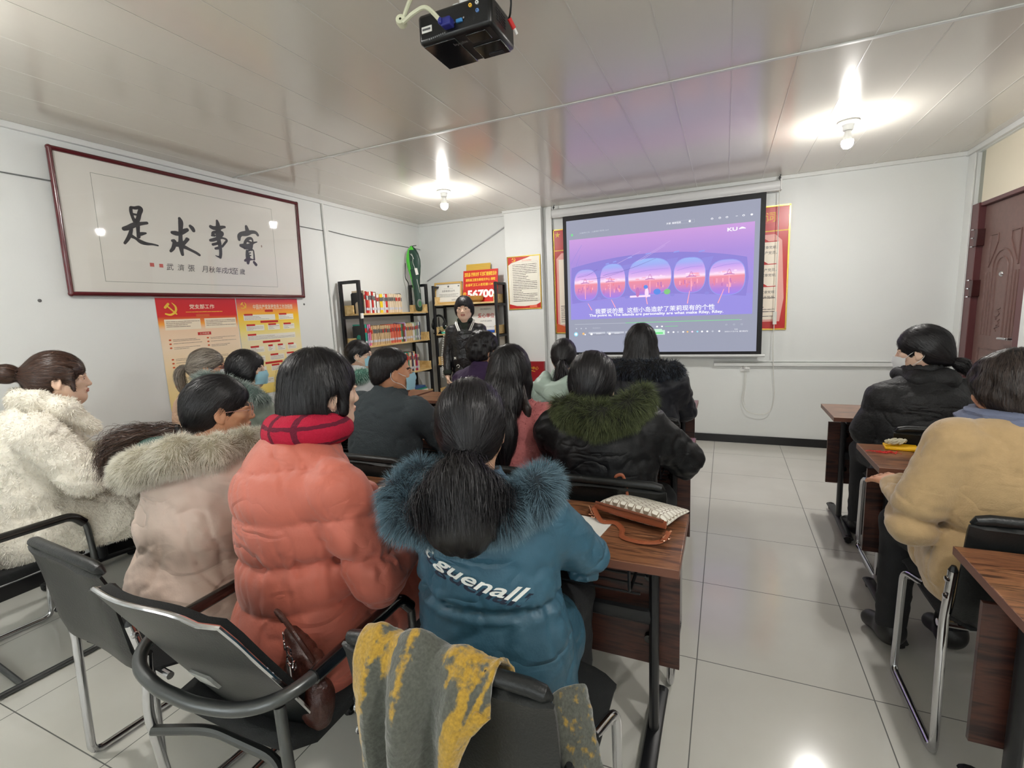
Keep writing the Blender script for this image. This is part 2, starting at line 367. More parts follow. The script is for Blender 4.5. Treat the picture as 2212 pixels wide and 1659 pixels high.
for r in (.085, .14): ridge([(cy+r, 1.10)]+arc(r, 1.60)+[(cy-r, 1.10)])
for a in (.19, .235): ridge([(cy+a, 1.10), (cy+a, 1.58)]); ridge([(cy-a, 1.10), (cy-a, 1.58)])
ridge([(5.03, .25), (5.03, 1.0), (4.54, 1.0), (4.54, .25), (5.03, .25)]); ridge(arc(.16, .6)+[(cy-.16, .35), (cy+.16, .35), (cy+.16, .6)])
for k in range(14): ridge([(cy+.03*math.sin(k), 1.14+k*.012), (cy+.04*math.sin(k*1.7+1), 1.155+k*.012)], .004)
pn.build('door_relief', 'door_steel', door)
for z in (1.86, 1.465, .35):
    h = MB(); h.box((XR-.006, 5.10, z-.065), (XR+.045, 5.15, z+.065)); hg = h.build('hinge', M('hinge_brown', (62, 24, 24), .35), door, bevel=.003)
    q = MB()
    for dz in (-.066, 0, .066): q.cyl((XR-.012, 5.155, z+dz-.004), (XR-.012, 5.155, z+dz+.004), .012, 10)
    q.build('pin', 'chrome', hg)
h = MB(); h.box((dx-.012, 4.475, 1.00), (dx, 4.52, 1.19)); h.cyl((dx-.012, 4.50, 1.10), (dx-.05, 4.50, 1.10), .01, 12); h.tube([(dx-.05, 4.50, 1.10), (dx-.052, 4.56, 1.10), (dx-.05, 4.62, 1.098)], .0085, 10); h.cyl((dx-.02, 4.497, 1.03), (dx, 4.497, 1.03), .011, 12)
h.build('door_handle', 'chrome', door, bevel=.002)
h = MB(); h.lathe([(.0, .012), (.012, .012), (.02, .006), (.022, 0)], (dx, 4.785, 1.56), 16, (-1, 0, 0)); h.build('peephole', 'chrome', door)
# cream board closing the fanlight above the door
struct(MB().box((XR+.025, 4.36, 2.13), (XR+.04, 5.165, 2.53)).build('wall_fanlight_board', 'cream_panel', smooth=0))
# ------------------------------------------------------------------ ceiling lamps
M('bulb_glass', (255, 255, 255), 0.3, emit=((255, 251, 246), 480.0)); M('lamp_white', (232, 234, 232), 0.3)
def bulb_lamp(x, y, label):
    e = empty('ceiling_lamp', (x, y, H), label, 'lamp', 'bare bulbs under the ceiling')
    MB().lathe([(0, -.001), (.062, -.001), (.064, -.010), (.058, -.016), (.034, -.022), (.030, -.052), (.026, -.058), (0, -.058)], (0, 0, 0), 28).build('lamp_holder', 'lamp_white', e)
    MB().lathe([(0, -.056), (.019, -.057), (.020, -.075), (.0235, -.095), (.030, -.112), (.0335, -.118)], (0, 0, 0), 24).build('bulb_collar', 'lamp_white', e)
    MB().lathe([(.0335, -.118), (.035, -.13), (.0325, -.148), (.022, -.163), (.010, -.169), (0, -.170)], (0, 0, 0), 24).build('bulb', 'bulb_glass', e)
    l = bpy.data.lights.new('bulb_light', 'AREA'); l.shape = 'DISK'; l.size = .06; l.energy = BULB_POWER; l.color = (1.0, .985, .955)
    o = bpy.data.objects.new('bulb_light', l); COL.objects.link(o); o.parent = e; o.location = (0, 0, -.176)
bulb_lamp(-2.422, 4.08, 'bare white bulb on the ceiling above the bookshelves')
bulb_lamp(.709, 4.0, 'bare white bulb on the ceiling nearest the door')
bulb_lamp(-2.42, .55, 'bare white bulb on the ceiling behind the seats, calligraphy side')
bulb_lamp(.71, .55, 'bare white bulb on the ceiling behind the rows of seats, door side')
# ------------------------------------------------------------------ framed calligraphy
e = empty('calligraphy_frame', (XL, 2.51, 2.07), 'wide dark red framed calligraphy behind glass hanging on the white wall', 'picture')
y0, y1, z0, z1 = 1.635, 3.385, 1.660, 2.478
def lean(z): return XL+.012+.03*(z-z0)/(z1-z0)
w = MB(); fw = .028
def frame_bar(a, c): 
    w.tube([(lean(a[1])+.006, a[0], a[1]), (lean(c[1])+.006, c[0], c[1])], [(.017, .014)]*2, 12, flat=(1, 0, 0))
for a, c in (((y0, z0), (y1, z0)), ((y1, z0), (y1, z1)), ((y1, z1), (y0, z1)), ((y0, z1), (y0, z0))): frame_bar(a, c)
for a in ((y0, z0), (y1, z0), (y1, z1), (y0, z1)): w.ball((lean(a[1])+.006, *a), .0165)
w.v = [tuple(V(p)-e.location) for p in w.v]; w.build('picture_frame', M('rosewood', (88, 22, 30), .22, coat=.5), e)
M('scroll_paper', (228, 226, 218), .55, mottle=(3, .02)); M('brush_ink', (36, 36, 42), .5); M('mount_line', (120, 128, 116), .6); M('seal_red', (196, 92, 84), .6)
Nn = V((1, 0, -.03/(z1-z0))).normalized(); Wv = V((.03/(z1-z0), 0, 1)).normalized()
f = Flat((lean(z0)+.004, 0, z0), (0, 1, 0), Wv, Nn)
f.rect(y0+.01, .01, y1-.01, z1-z0-.01, 'scroll_paper', 0)
f.ring(1.822, 1.738-z0, 3.114, 2.386-z0, .0022, 'mount_line', 1)
for st in [[(2.0237,2.2137,0.02),(2.0215,2.1899,0.0214),(2.0265,2.1566,0.0201),(2.037,2.1266,0.0231)],[(2.0254,2.2166,0.0171),(2.0475,2.2164,0.0202),(2.0734,2.2234,0.0233),(2.082,2.2129,0.0293),(2.0703,2.1845,0.0277),(2.0613,2.1566,0.0276),(2.0501,2.1311,0.0261)],[(2.0317,2.1758,0.0143),(2.0589,2.1748,0.0116)],[(2.0315,2.1403,0.0172),(2.0516,2.1419,0.0174)],[(1.9662,2.075,0.0253),(1.9944,2.0865,0.0312),(2.0292,2.107,0.0317),(2.0686,2.1205,0.0234),(2.1098,2.1311,0.0184)],[(2.0513,2.1047,0.0261),(2.0491,2.0725,0.0218),(2.0475,2.035,0.0233)],[(2.0537,2.0518,0.0248),(2.0749,2.0584,0.0206),(2.0949,2.0635,0.0118)],[(2.0103,2.0781,0.02),(1.9981,2.045,0.0242),(1.9815,2.0142,0.0227),(1.9605,1.9856,0.0169)],[(2.004,2.0352,0.0257),(2.0294,2.0223,0.0173),(2.0569,2.0039,0.0263),(2.0915,1.9955,0.0208),(2.1281,1.9952,0.0135),(2.162,1.9904,0.0107)],[(2.3304,2.1914,0.0227),(2.3356,2.1665,0.0358),(2.3273,2.108,0.0292),(2.3208,2.0527,0.0293),(2.319,2.0093,0.0391),(2.3184,1.9745,0.0293),(2.3217,1.9458,0.0229)],[(2.2672,2.0891,0.0222),(2.2897,2.0876,0.0321),(2.3186,2.0883,0.0292),(2.3475,2.1063,0.0328),(2.3764,2.1216,0.0248)],[(2.4014,2.1496,0.0234),(2.4147,2.1368,0.0302),(2.4219,2.1231,0.0269)],[(2.262,2.0332,0.019),(2.2758,2.0305,0.0288),(2.2725,2.0073,0.0288),(2.2601,1.9805,0.0255),(2.2433,1.9618,0.019)],[(2.2725,2.0073,0.0256),(2.3021,2.0133,0.0356),(2.3288,2.016,0.036),(2.3497,2.0385,0.0164),(2.3669,2.055,0.0265)],[(2.376,2.056,0.0166),(2.3613,2.0369,0.0132),(2.3343,2.0137,0.0196)],[(2.3186,2.0063,0.0358),(2.3524,1.9952,0.0247),(2.3864,1.9809,0.02),(2.4211,1.9663,0.0203),(2.4455,1.9519,0.0188)],[(2.6117,2.2166,0.0202),(2.6153,2.1951,0.0318),(2.6151,2.1557,0.0435),(2.6102,2.1206,0.0435),(2.6083,2.0883,0.0348),(2.6132,2.0467,0.032),(2.6161,2.0096,0.0262),(2.6139,1.9745,0.0248),(2.6076,1.949,0.0233)],[(2.6076,1.949,0.0204),(2.5891,1.9525,0.0115),(2.5712,1.9584,0.0052)],[(2.5559,2.1674,0.0255),(2.5786,2.1607,0.0286),(2.6165,2.1657,0.0319),(2.6505,2.1765,0.0234),(2.6703,2.1803,0.0177)],[(2.5672,2.1178,0.0256),(2.5767,2.1287,0.0228),(2.6123,2.1356,0.0202),(2.6445,2.1335,0.0234),(2.639,2.1142,0.0205),(2.607,2.098,0.0231)],[(2.5574,2.1044,0.0142),(2.5789,2.107,0.02)],[(2.5417,2.0673,0.0198),(2.5663,2.0737,0.0257),(2.6056,2.0879,0.0231),(2.6445,2.0949,0.0146),(2.676,2.0834,0.0178),(2.6556,2.0561,0.0177),(2.6328,2.0312,0.0176)],[(2.5587,2.0385,0.0199),(2.5836,2.046,0.0201),(2.6119,2.0565,0.0203)],[(2.5759,2.0107,0.0172),(2.6066,2.0187,0.0232)],[(2.8584,2.2082,0.0252),(2.8631,2.188,0.0348),(2.8674,2.165,0.0381)],[(2.784,2.1006,0.0247),(2.7877,2.1268,0.034),(2.8078,2.1447,0.0342),(2.854,2.1555,0.0411),(2.9051,2.1724,0.0289),(2.9423,2.1717,0.026),(2.9588,2.1551,0.0229)],[(2.8297,2.0457,0.0346),(2.8348,2.0828,0.0251),(2.86,2.1118,0.0253),(2.8917,2.1206,0.0224),(2.9048,2.1036,0.0161),(2.896,2.0628,0.0161),(2.8849,2.0272,0.0128)],[(2.7923,2.0549,0.0248),(2.8247,2.053,0.0408),(2.8645,2.057,0.0382),(2.9053,2.085,0.0193),(2.9446,2.0986,0.0085)],[(2.852,2.0978,0.0189),(2.8931,2.0864,0.016)],[(2.8228,2.0398,0.0219),(2.8684,2.0416,0.0255),(2.888,2.0275,0.0128)],[(2.8439,2.0182,0.019),(2.8463,1.992,0.0349),(2.848,1.9605,0.0413),(2.8428,1.923,0.0254)],[(2.8435,2.0155,0.0158),(2.8852,2.0299,0.0128),(2.9033,2.0263,0.0113),(2.9055,1.9971,0.0129),(2.9042,1.9542,0.0162)],[(2.8536,2.0006,0.0127),(2.8756,2.0052,0.0096)],[(2.851,1.9819,0.0127),(2.8757,1.9839,0.0096)],[(2.8179,1.9397,0.0188),(2.8499,1.9527,0.0286),(2.8869,1.9529,0.0096),(2.9038,1.9515,0.0097)],[(2.8996,1.9324,0.0226),(2.9159,1.9147,0.0261)]]: f.stroke([(a, c-z0, d) for a, c, d in st], 'brush_ink', 2)
for t_, yy in (('武', 2.225), ('濟', 2.30), ('張', 2.375), ('月', 2.475), ('秋', 2.53), ('年', 2.583), ('戌', 2.632), ('戊', 2.678), ('至', 2.722), ('歲', 2.785)):
    f.text(t_, yy, 1.853-z0-.004*(yy-2.2), .046, 'brush_ink', 2, skew=.1)
f.rect(2.095, 1.847-z0, 2.122, 1.872-z0, 'seal_red', 2); f.rect(2.155, 1.845-z0, 2.18, 1.869-z0, 'seal_red', 2)
f.ell(2.985, 2.068-z0, .006, .01, M('stain', (150, 132, 120), .6), 2)
f.build('calligraphy_sheet', e)
g = MB(); g.add([(lean(z)+.014-e.location.x, y-e.location.y, z-e.location.z) for y, z in ((y0+.01, z0+.01), (y1-.01, z0+.01), (y1-.01, z1-.01), (y0+.01, z1-.01))], [(0, 1, 2, 3)])
gm = bpy.data.materials.new('picture_glass'); gm.use_nodes = True; nt = gm.node_tree; nt.nodes.remove(nt.nodes['Principled BSDF'])
lw = nt.nodes.new('ShaderNodeLayerWeight'); pw = nt.nodes.new('ShaderNodeMath'); pw.operation = 'POWER'; pw.inputs[1].default_value = 5; nt.links.new(lw.outputs['Facing'], pw.inputs[0]); fres = nt.nodes.new('ShaderNodeMath'); fres.operation = 'MULTIPLY_ADD'; fres.inputs[1].default_value = .9; fres.inputs[2].default_value = .045; nt.links.new(pw.outputs[0], fres.inputs[0]); tr = nt.nodes.new('ShaderNodeBsdfTransparent'); gg = nt.nodes.new('ShaderNodeBsdfGlossy'); gg.inputs['Roughness'].default_value = .03
ms = nt.nodes.new('ShaderNodeMixShader'); nt.links.new(fres.outputs[0], ms.inputs[0]); nt.links.new(tr.outputs[0], ms.inputs[1]); nt.links.new(gg.outputs[0], ms.inputs[2]); nt.links.new(ms.outputs[0], nt.nodes['Material Output'].inputs[0]); MATS['picture_glass'] = gm
g.build('glass', 'picture_glass', e, smooth=0)
# small nails and marks on the left wall
for yy, zz in ((1.49, 1.62), (3.40, 1.59)):
    tag(MB().lathe([(0, .006), (.008, .004), (.010, 0)], (XL, yy, zz), 10, (1, 0, 0)).build('nail', 'ink_grey'), 'small grey nail hole in the wall, %s side of the calligraphy' % ('rear' if yy < 2 else 'bookshelf'), 'nail')
# ------------------------------------------------------------------ the two red and yellow posters under it
M('print_red', (198, 40, 34), .4); M('print_gold', (238, 196, 60), .4); M('print_white', (240, 236, 222), .4); M('print_cream', (246, 232, 206), .4); M('print_text', (120, 96, 84), .5); M('print_orange', (214, 92, 40), .4)
M('print_lightred', (236, 120, 90), .4)
def sickle(f, u, w, s, m='print_gold', l=3):
    f.stroke([(u-s*.45, w-s*.42, s*.13), (u-s*.05, w-s*.5, s*.16), (u+s*.36, w-s*.25, s*.18), (u+s*.42, w+s*.15, s*.16), (u+s*.15, w+s*.48, s*.04)], m, l)
    f.stroke([(u-s*.42, w+s*.1, s*.2), (u-s*.15, w+s*.38, s*.2)], m, l+.2); f.stroke([(u-s*.25, w+s*.22, s*.12), (u+s*.42, w-s*.45, s*.12)], m, l+.4)
ramp_mat('poster_a', 2, [(-.80, (250, 226, 150)), (-.36, (248, 226, 196)), (-.22, (246, 214, 180)), (-.185, (250, 170, 60)), (-.13, (214, 32, 28)), (0, (204, 24, 36))], .35, noise=-.0)
ramp_mat('poster_b', 2, [(-.80, (250, 220, 110)), (-.36, (244, 232, 190)), (-.25, (246, 226, 120)), (-.15, (250, 200, 30)), (-.09, (246, 150, 70)), (-.03, (214, 70, 70)), (0, (196, 50, 66))], .35)
def poster(name, ya, yb, zt, mat, label, kind):
    f = Flat((XL+.002, ya, zt), (0, 1, 0), (0, 0, 1), (1, 0, 0), .0004); W = yb-ya
    f.rect(0, -.80, W, 0, mat, 0)
    if kind == 'a':
        sickle(f, .095, -.075, .085); f.text('党支部工作', W*.54, -.062, .034, 'print_cream', 2, width=.19, bold=.01)
        f.lines(W*.33, -.094, W*.80, 1, .013, 'print_gold', 2, full=1)
        f.rect(W*.45, -.138, W*.62, -.118, 'print_orange', 2)
        for s_ in (0, 1):
            u0 = .05+s_*W*.48; f.rect(u0-.01, -.225, u0+W*.41, -.15, 'print_cream', 1); f.lines(u0, -.16, u0+W*.40, 4, .012, 'print_text', 3, .3, 3+s_)
        z = -.25
        for k in range(4):
            f.rect(W*.44, z-.022, W*.61, z, 'print_red', 2); f.text('工作职责', W*.525, z-.011, .012, 'print_cream', 3, width=.075)
            for s_ in (0, 1):
                zz = z-.045
                for r in range(3):
                    u0 = .06+s_*W*.46; f.ell(u0, zz, .009, .006, 'print_orange', 2, 10); f.lines(u0+.02, zz+.006, u0+W*.38, 2 if r % 2 == 0 else 1, .010, 'print_text', 2, .28, k*7+r+s_*31, .3); zz -= .028
            z -= .138
    else:
        sickle(f, .06, -.055, .05); f.text('中国共产党发展党员工作流程图', W*.57, -.07, .042, 'print_cream', 2, width=W*.66, bold=.008)
        f.rect(W*.42, -.112, W*.55, -.094, 'print_red', 2)
        rows = [(-.125, [(.08, .58), (.64, .90)]), (-.21, [(.10, .38), (.44, .64), (.70, .90)]), (-.29, [(.10, .90)]), (-.39, [(.12, .34), (.40, .52), (.56, .70), (.74, .90)]), (-.47, [(.12, .34), (.42, .66), (.70, .90)]), (-.56, [(.12, .34), (.42, .90)]), (-.66, [(.12, .44), (.5, .90)])]
        for z, bs in rows:
            for a, c in bs:
                f.rect(W*a, z-.055, W*c, z-.008, 'print_white', 1); f.rect(W*a+.006, z-.015, W*a+min(.085, W*(c-a)*.7), z, 'print_red', 2); f.lines(W*a+.008, z-.018, W*c-.008, 3, .011, 'print_text', 2, .25, int(-z*1000))
        for z in (-.185, -.355, -.535): f.rect(W*.33, z-.018, W*.62, z, 'print_red', 2)
    o = f.build(name); tag(o, label, 'poster'); return o
poster('party_work_poster', 2.105, 2.705, 1.640, 'poster_a', 'red-topped paper poster with rows of small text, under the rear half of the calligraphy frame', 'a')
poster('flow_chart_poster', 2.712, 3.32, 1.640, 'poster_b', 'yellow paper flow chart poster with white boxes, next to the red-topped poster', 'b')
# ------------------------------------------------------------------ conduit and cables on the left and front walls
w = MB(); w.tube([(XL+.012, 3.735, H-.035), (XL+.012, 3.735, 0)], .012, 10); tag(w.build('conduit_pipe', 'white_plastic'), 'white vertical conduit pipe on the wall between the calligraphy and the bookshelf', 'pipe')
tag(MB().tube([(XL+.005, -1.0, 2.30), (XL+.005, .5, 2.303), (XL+.006, 1.64, 2.302)], .004, 6).build('wall_cable', M('cable_grey', (120, 124, 124), .5)), 'thin grey cable stapled along the wall, rear side of the calligraphy frame', 'cable')
tag(MB().tube([(XL+.005, 3.39, 2.295), (XL+.005, 3.73, 2.290)], .004, 6).build('wall_cable', 'cable_grey'), 'short thin cable between the calligraphy frame and the conduit pipe', 'cable')
tag(MB().tube(smooth_path([(XL+.006, 3.80, 2.298), (XL+.006, 4.1, 2.283), (XL+.006, 4.35, 2.276), (XL+.006, 4.7, 2.272), (XL+.006, 5.28, 2.268), (XL+.02, 5.345, 2.26)]), .004, 6).build('wall_cable', 'cable_grey'), 'thin cable along the wall from the conduit pipe to the racket bag', 'cable')
w = MB(); w.tube([(-2.372, YF-.012, H-.04), (-2.362, YF-.012, 2.43)], [(.010, .006)]*2, 8); w.tube([(-2.362, YF-.012, 2.43), (-3.50, YF-.012, 1.87)], [(.012, .008)]*2, 8, flat=(0, 1, 0)); tag(w.build('diagonal_conduit', M('conduit_shade', (196, 198, 200), .5)), 'pale cable duct running diagonally down the wall over the framed certificate', 'conduit')
# ------------------------------------------------------------------ projection screen
SX0, SX1, ST, SB_, SY = -1.655, .325, 2.43, .918, YF-.085
e = empty('projection_screen', (-.66, SY, 2.44), 'pull-down projection screen showing a purple film scene, hanging on the wall', 'screen')
def rel(mb): mb.v = [tuple(V(p)-e.location) for p in mb.v]; return mb
w = MB(); w.tube([(-1.78, SY, 2.48), (.442, SY, 2.48)], [(.036, .045)]*2, 14, flat=(0, 1, 0)); w.box((-1.78, SY-.02, 2.435), (.442, SY+.045, 2.475)); rel(w).build('screen_case', 'white_metal', e, bevel=.004)
w = MB(); w.box((-1.785, SY-.042, 2.436), (-1.772, SY+.048, 2.53)); w.box((.434, SY-.042, 2.436), (.447, SY+.048, 2.53)); rel(w).build('end_cap', 'white_plastic', e, bevel=.004)
w = MB(); w.box((SX0, SY-.001, SB_), (SX1, SY+.001, ST+.01)); rel(w).build('screen_border', M('screen_black', (14, 14, 18), .6), e, smooth=0)
w = MB(); w.tube([(SX0+.04, SY, SB_-.008), (SX1+.03, SY, SB_-.008)], .014, 12); rel(w).build('bottom_bar', 'white_metal', e)
for x in (-1.755, .43):
    w = MB(); w.tube([(x, SY, 2.53), (x-.008, SY, 2.545), (x, SY, 2.558), (x+.008, SY, 2.57), (x, SY, H)], .0045, 8); w.ball((x, SY, 2.548), .011); rel(w).build('hook', 'grey_steel', e)
M('cord_white', (214, 214, 206), .5)
w = MB(); w.tube(smooth_path([(.43, SY, 2.44), (.432, SY+.01, 1.9), (.43, SY+.012, 1.32)]), .004, 6); w.box((.415, SY, 1.21), (.447, SY+.024, 1.33)); w.tube([(.428, SY+.012, 1.21), (.425, SY+.01, .98)], .0035, 6); rel(w).build('pull_cord', 'cord_white', e, bevel=.003)
# projected picture (light on the fabric)
def E(name, col, k=1.0): return M(name, (30, 30, 34), .7, emit=(col, k*.8))
E('em_grey', (158, 162, 182), .92); E('em_white', (250, 250, 255), 1.0); E('em_violet', (154, 144, 228), .95); E('em_frame', (142, 130, 216), .95); E('em_dark', (104, 96, 178), .9)
E('em_pinkwhite', (252, 220, 246)); E('em_green', (120, 226, 140)); E('em_lgreen', (200, 240, 214)); E('em_blue', (90, 140, 230)); E('em_beam', (255, 170, 190)); E('em_cyan', (150, 220, 240)); E('em_orange', (240, 190, 120)); E('em_mid', (196, 200, 214), .95)
E('em_pale', (216, 190, 236)); E('em_rose', (236, 130, 150)); E('em_lgreen2', (130, 200, 130)); E('em_title', (150, 154, 172), .92); E('em_hill', (196, 120, 190), .95); E('em_blueglow', (150, 160, 240), .95); E('em_panel', (146, 140, 226), .92)
ramp_mat('em_sky', 2, [(.40, (150, 134, 226)), (.80, (160, 142, 226)), (1.02, (172, 140, 222)), (1.27, (208, 158, 226))], .7, emit=.74)
ramp_mat('em_window', 2, [(.60, (150, 126, 236)), (.66, (176, 124, 214)), (.72, (222, 134, 176)), (.775, (236, 140, 160)), (.80, (250, 222, 244)), (.83, (226, 180, 236)), (.88, (196, 158, 236)), (.94, (158, 170, 240)), (1.0, (150, 186, 244))], .7, emit=.79)
W_, H_ = SX1-SX0, ST-SB_
f = Flat((SX0, SY-.0012, SB_), (1, 0, 0), (0, 0, 1), (0, -1, 0), .0006)
f.rect(.04, .035, W_-.045, H_-.045, 'em_grey', 1)
def q(u, v):  # position inside the picture from fractions
    return (u*W_, v*H_)
u0, u1 = .035*W_, .955*W_
f.rect(u0, .40, u1, 1.265, 'em_sky', 2); f.poly([(u0, .40), (u1, .40), (u1, .60), (.5*W_, .635), (u0, .575)], 'em_violet', 2.4)
for k in range(3): f.stroke([(u0+.01, .60+k*.2, .002), (u0+.05+k*.01, .8+k*.15, .003), (u0+.10+k*.02, 1.0+k*.1, .003)], 'em_panel', 2.6)
def ty(t): return .93+.125*math.sin(PI*min(max(t*.92+.06, 0), 1))**.8
top = [(.045*W_+.88*W_*k/24, ty(k/24)) for k in range(25)]; bot = [(.045*W_+.88*W_*k/24, .575+.06*math.sin(PI*k/24)) for k in range(24, -1, -1)]
f.poly([(.03*W_+.02, .75)]+top+[(.935*W_, .75)]+bot, 'em_frame', 3)
def arch(x0, x1, yb, yt, m='em_window', l=4, ex=2.7):
    c, r = (x0+x1)/2, (x1-x0)/2; mid, h_ = (yb+yt)/2, (yt-yb)/2
    g_ = lambda q_: abs(q_)**(2/ex)*(1 if q_ > 0 else -1)
    f.poly([(c+r*g_(math.cos(2*PI*k/32)), mid+h_*g_(math.sin(2*PI*k/32))) for k in range(32)], m, l)
wins = [(.060, .190, .604, .933), (.205, .340, .616, .972), (.357, .575, .635, 1.0), (.588, .738, .634, .977), (.757, .918, .596, .93)]
for (a, c, yb, yt) in wins:
    arch(a*W_-.006, c*W_+.006, yb-.006, yt+.006, 'em_blueglow', 3.6); arch(a*W_, c*W_, yb, yt); R = random.Random(int(a*999)); x0, x1 = a*W_+.03, c*W_-.03
    for k in range(14):
        xx = R.uniform(x0, x1-.05); zz = R.uniform(.795, .825); f.ell(xx+.02, zz, R.uniform(.012, .035), R.uniform(.004, .009), R.choice(('em_pinkwhite', 'em_pinkwhite', 'em_beam')), 5, 8)
    for k in range(16): xx = R.uniform(x0, x1-.02); zz = R.uniform(.70, .775); f.rect(xx, zz-R.uniform(.01, .05), xx+R.uniform(.004, .014), zz, R.choice(('em_hill', 'em_beam', 'em_rose')), 5)
    xm = (x0+x1)/2+R.uniform(-.03, .03); f.rect(xm-.004, yb+.015, xm+.004, .775, 'em_beam', 5.5); f.stroke([(xm-.045, .79, .008), (xm, .797, .010), (xm+.045, .79, .006)], 'em_hill', 5.6); f.stroke([(xm-.02, .80, .005), (xm, .84, .004), (xm+.02, .80, .005)], 'em_hill', 5.6)
    f.stroke([(x0, .86, .003), ((x0+x1)/2, .885, .003), (x1, .89, .002)], 'em_panel', 5.2)
for a, z_, w_ in ((.245, .985, .02), (.285, 1.0, .02), (.365, 1.03, .025), (.46, 1.055, .03), (.60, 1.05, .03), (.72, 1.035, .03)): f.poly([(a*W_-w_, z_-.012), (a*W_+w_, z_-.006), (a*W_+w_*.8, z_+.006), (a*W_-w_*.8, z_)], 'em_blueglow', 4)
for a, z_ in ((.197, .89), (.348, .93), (.581, .96), (.747, .945)): f.poly([(a*W_-.010, z_-.10), (a*W_+.010, z_-.10), (a*W_+.055, z_+.03), (a*W_-.055, z_+.02)], 'em_panel', 3.8); f.ell(a*W_, .62, .022, .016, 'em_panel', 4.6)
for (xa, za, xb, zb) in ((.155, .50, .135, .57), (.285, .52, .265, .60), (.455, .54, .445, .64), (.655, .53, .665, .65), (.80, .52, .825, .65)): f.stroke([(xa*W_, za, .010), (xb*W_, zb, .006)], 'em_beam', 5)
for (xa, za, xb, zb) in ((.40, .98, .57, 1.16), (.42, .985, .545, 1.12), (.30, .975, .42, 1.08)): f.stroke([(xa*W_, za, .003), (xb*W_, zb, .002)], 'em_pale', 5)
for (xa, za, xb, zb) in ((.08, .86, .19, .93), (.22, .86, .50, 1.0), (.10, .83, .33, .89)): f.stroke([(xa*W_, za, .002), ((xa+xb)/2*W_, (za+zb)/2-.02, .003), (xb*W_, zb, .002)], 'em_dark', 5.7)
f.ell(.405*W_, .665, .02, .05, 'em_hill', 6); f.ell(.452*W_, .655, .02, .05, 'em_pinkwhite', 6); f.ell(.447*W_, .715, .022, .02, 'em_blue', 6.2); f.ell(.505*W_, .66, .036, .03, 'em_blue', 6); f.ell(.555*W_, .655, .032, .028, 'em_lgreen2', 6); f.rect(.365*W_, .612, .47*W_, .632, 'em_pinkwhite', 5.8)
def tline(s_, ua, ub, va, vb, h, m, bold=0.0):
    vs, fs = text_polys(s_, bold); x0 = min(a for a, c in vs); x1 = max(a for a, c in vs); y0_ = min(c for a, c in vs); y1_ = max(c for a, c in vs); n = len(f.v)
    for a, c in vs:
        t = (a-x0)/(x1-x0); f.v.append(f.pt(ua+(ub-ua)*t, va+(vb-va)*t+(c-y0_)/(y1_-y0_)*h, 8))
    f.f += [tuple(i+n for i in ff) for ff in fs]; f.m += [f.mi(m)]*len(fs)
tline('我要说的是  这些小岛造就了茉莉现有的个性', .175*W_, .785*W_, .455, .455, .056, 'em_white', .012)
tline('The point is, The islands are personality are what make Riley, Riley.', .14*W_, .825*W_, .418, .412, .036, 'em_white', .025)
tline('KU', .835*W_, .88*W_, 1.195, 1.195, .034, 'em_white', .03); f.stroke([(.888*W_, 1.21, .008), (.90*W_, 1.218, .018), (.915*W_, 1.21, .006)], 'em_white', 8)
tline('头脑特工队  儿童情绪教育.mp4', .095*W_, .255*W_, 1.315, 1.322, .018, 'em_mid', .01); f.ell(.052*W_, 1.315, .011, .013, 'em_green', 3)
tline('开课  搜索视频', .55*W_, .62*W_, 1.318, 1.318, .020, 'em_white', .01); f.ring(.60*W_, 1.315, .685*W_, 1.345, .0015, 'em_mid', 3); f.ell(.662*W_, 1.33, .011, .011, 'em_white', 4)
for k, a in enumerate((.765, .80, .832, .875, .905, .94)): f.ell(a*W_, 1.33, .011, .009 if k != 3 else .002, 'em_white', 4)
for k, a in enumerate((.765, .80, .832, .905)): f.ell(a*W_, 1.329, .006, .005, 'em_title', 5)
f.rect(.055*W_, .345, .91*W_, .349, 'em_mid', 3.5); f.rect(.34*W_, .3455, .90*W_, .3505, 'em_green', 4)
for a in (.39, .422, .505): f.rect(a*W_-.009, .292, a*W_+.009, .308, 'em_white', 4)
f.ell(.462*W_, .302, .022, .022, 'em_green', 4); f.ell(.462*W_, .302, .018, .018, 'em_mid', 5); f.poly([(.455*W_, .29), (.472*W_, .302), (.455*W_, .314)], 'em_green', 6); f.rect(.545*W_, .299, .61*W_, .303, 'em_green', 4); f.ell(.53*W_, .301, .010, .008, 'em_white', 4)
for a in (.065, .093, .12): f.ell(a*W_, .30, .008, .008, 'em_mid', 4)
f.text('00:20/02:31', .18*W_, .302, .013, 'em_mid', 4)
for a in (.84, .875, .91): f.ring(a*W_-.008, .295, a*W_+.008, .308, .0025, 'em_mid', 4)
f.ell(.062*W_, .238, .024, .024, 'em_cyan', 4); f.ell(.062*W_, .238, .014, .014, 'em_white', 5); f.ell(.105*W_, .242, .013, .013, 'em_orange', 4); f.ell(.115*W_, .232, .008, .008, 'em_white', 5)
for k in range(3):
    a = .135+k*.102; f.rect(a*W_, .220, (a+.094)*W_, .258, 'em_mid', 4); f.rect(a*W_, .220, (a+.094)*W_, .238, 'em_title', 4.5); f.ell((a+.016)*W_, .236, .014, .012, 'em_white', 5); f.text('情绪课件...', (a+.06)*W_, .240, .014, 'em_white', 5)
f.rect(.437*W_, .215, .545*W_, .262, 'em_lgreen', 4); f.rect(.45*W_, .222, .535*W_, .242, 'em_green', 5); f.rect(.455*W_, .262, .53*W_, .275, 'em_lgreen', 4)
for k, a in enumerate((.562, .588, .61, .636, .657, .68, .705, .727, .752, .777, .808)): f.ell(a*W_, .239, .010, .009, ('em_white', 'em_white', 'em_mid', 'em_white', 'em_orange', 'em_pinkwhite', 'em_cyan')[k % 7], 4, 9)
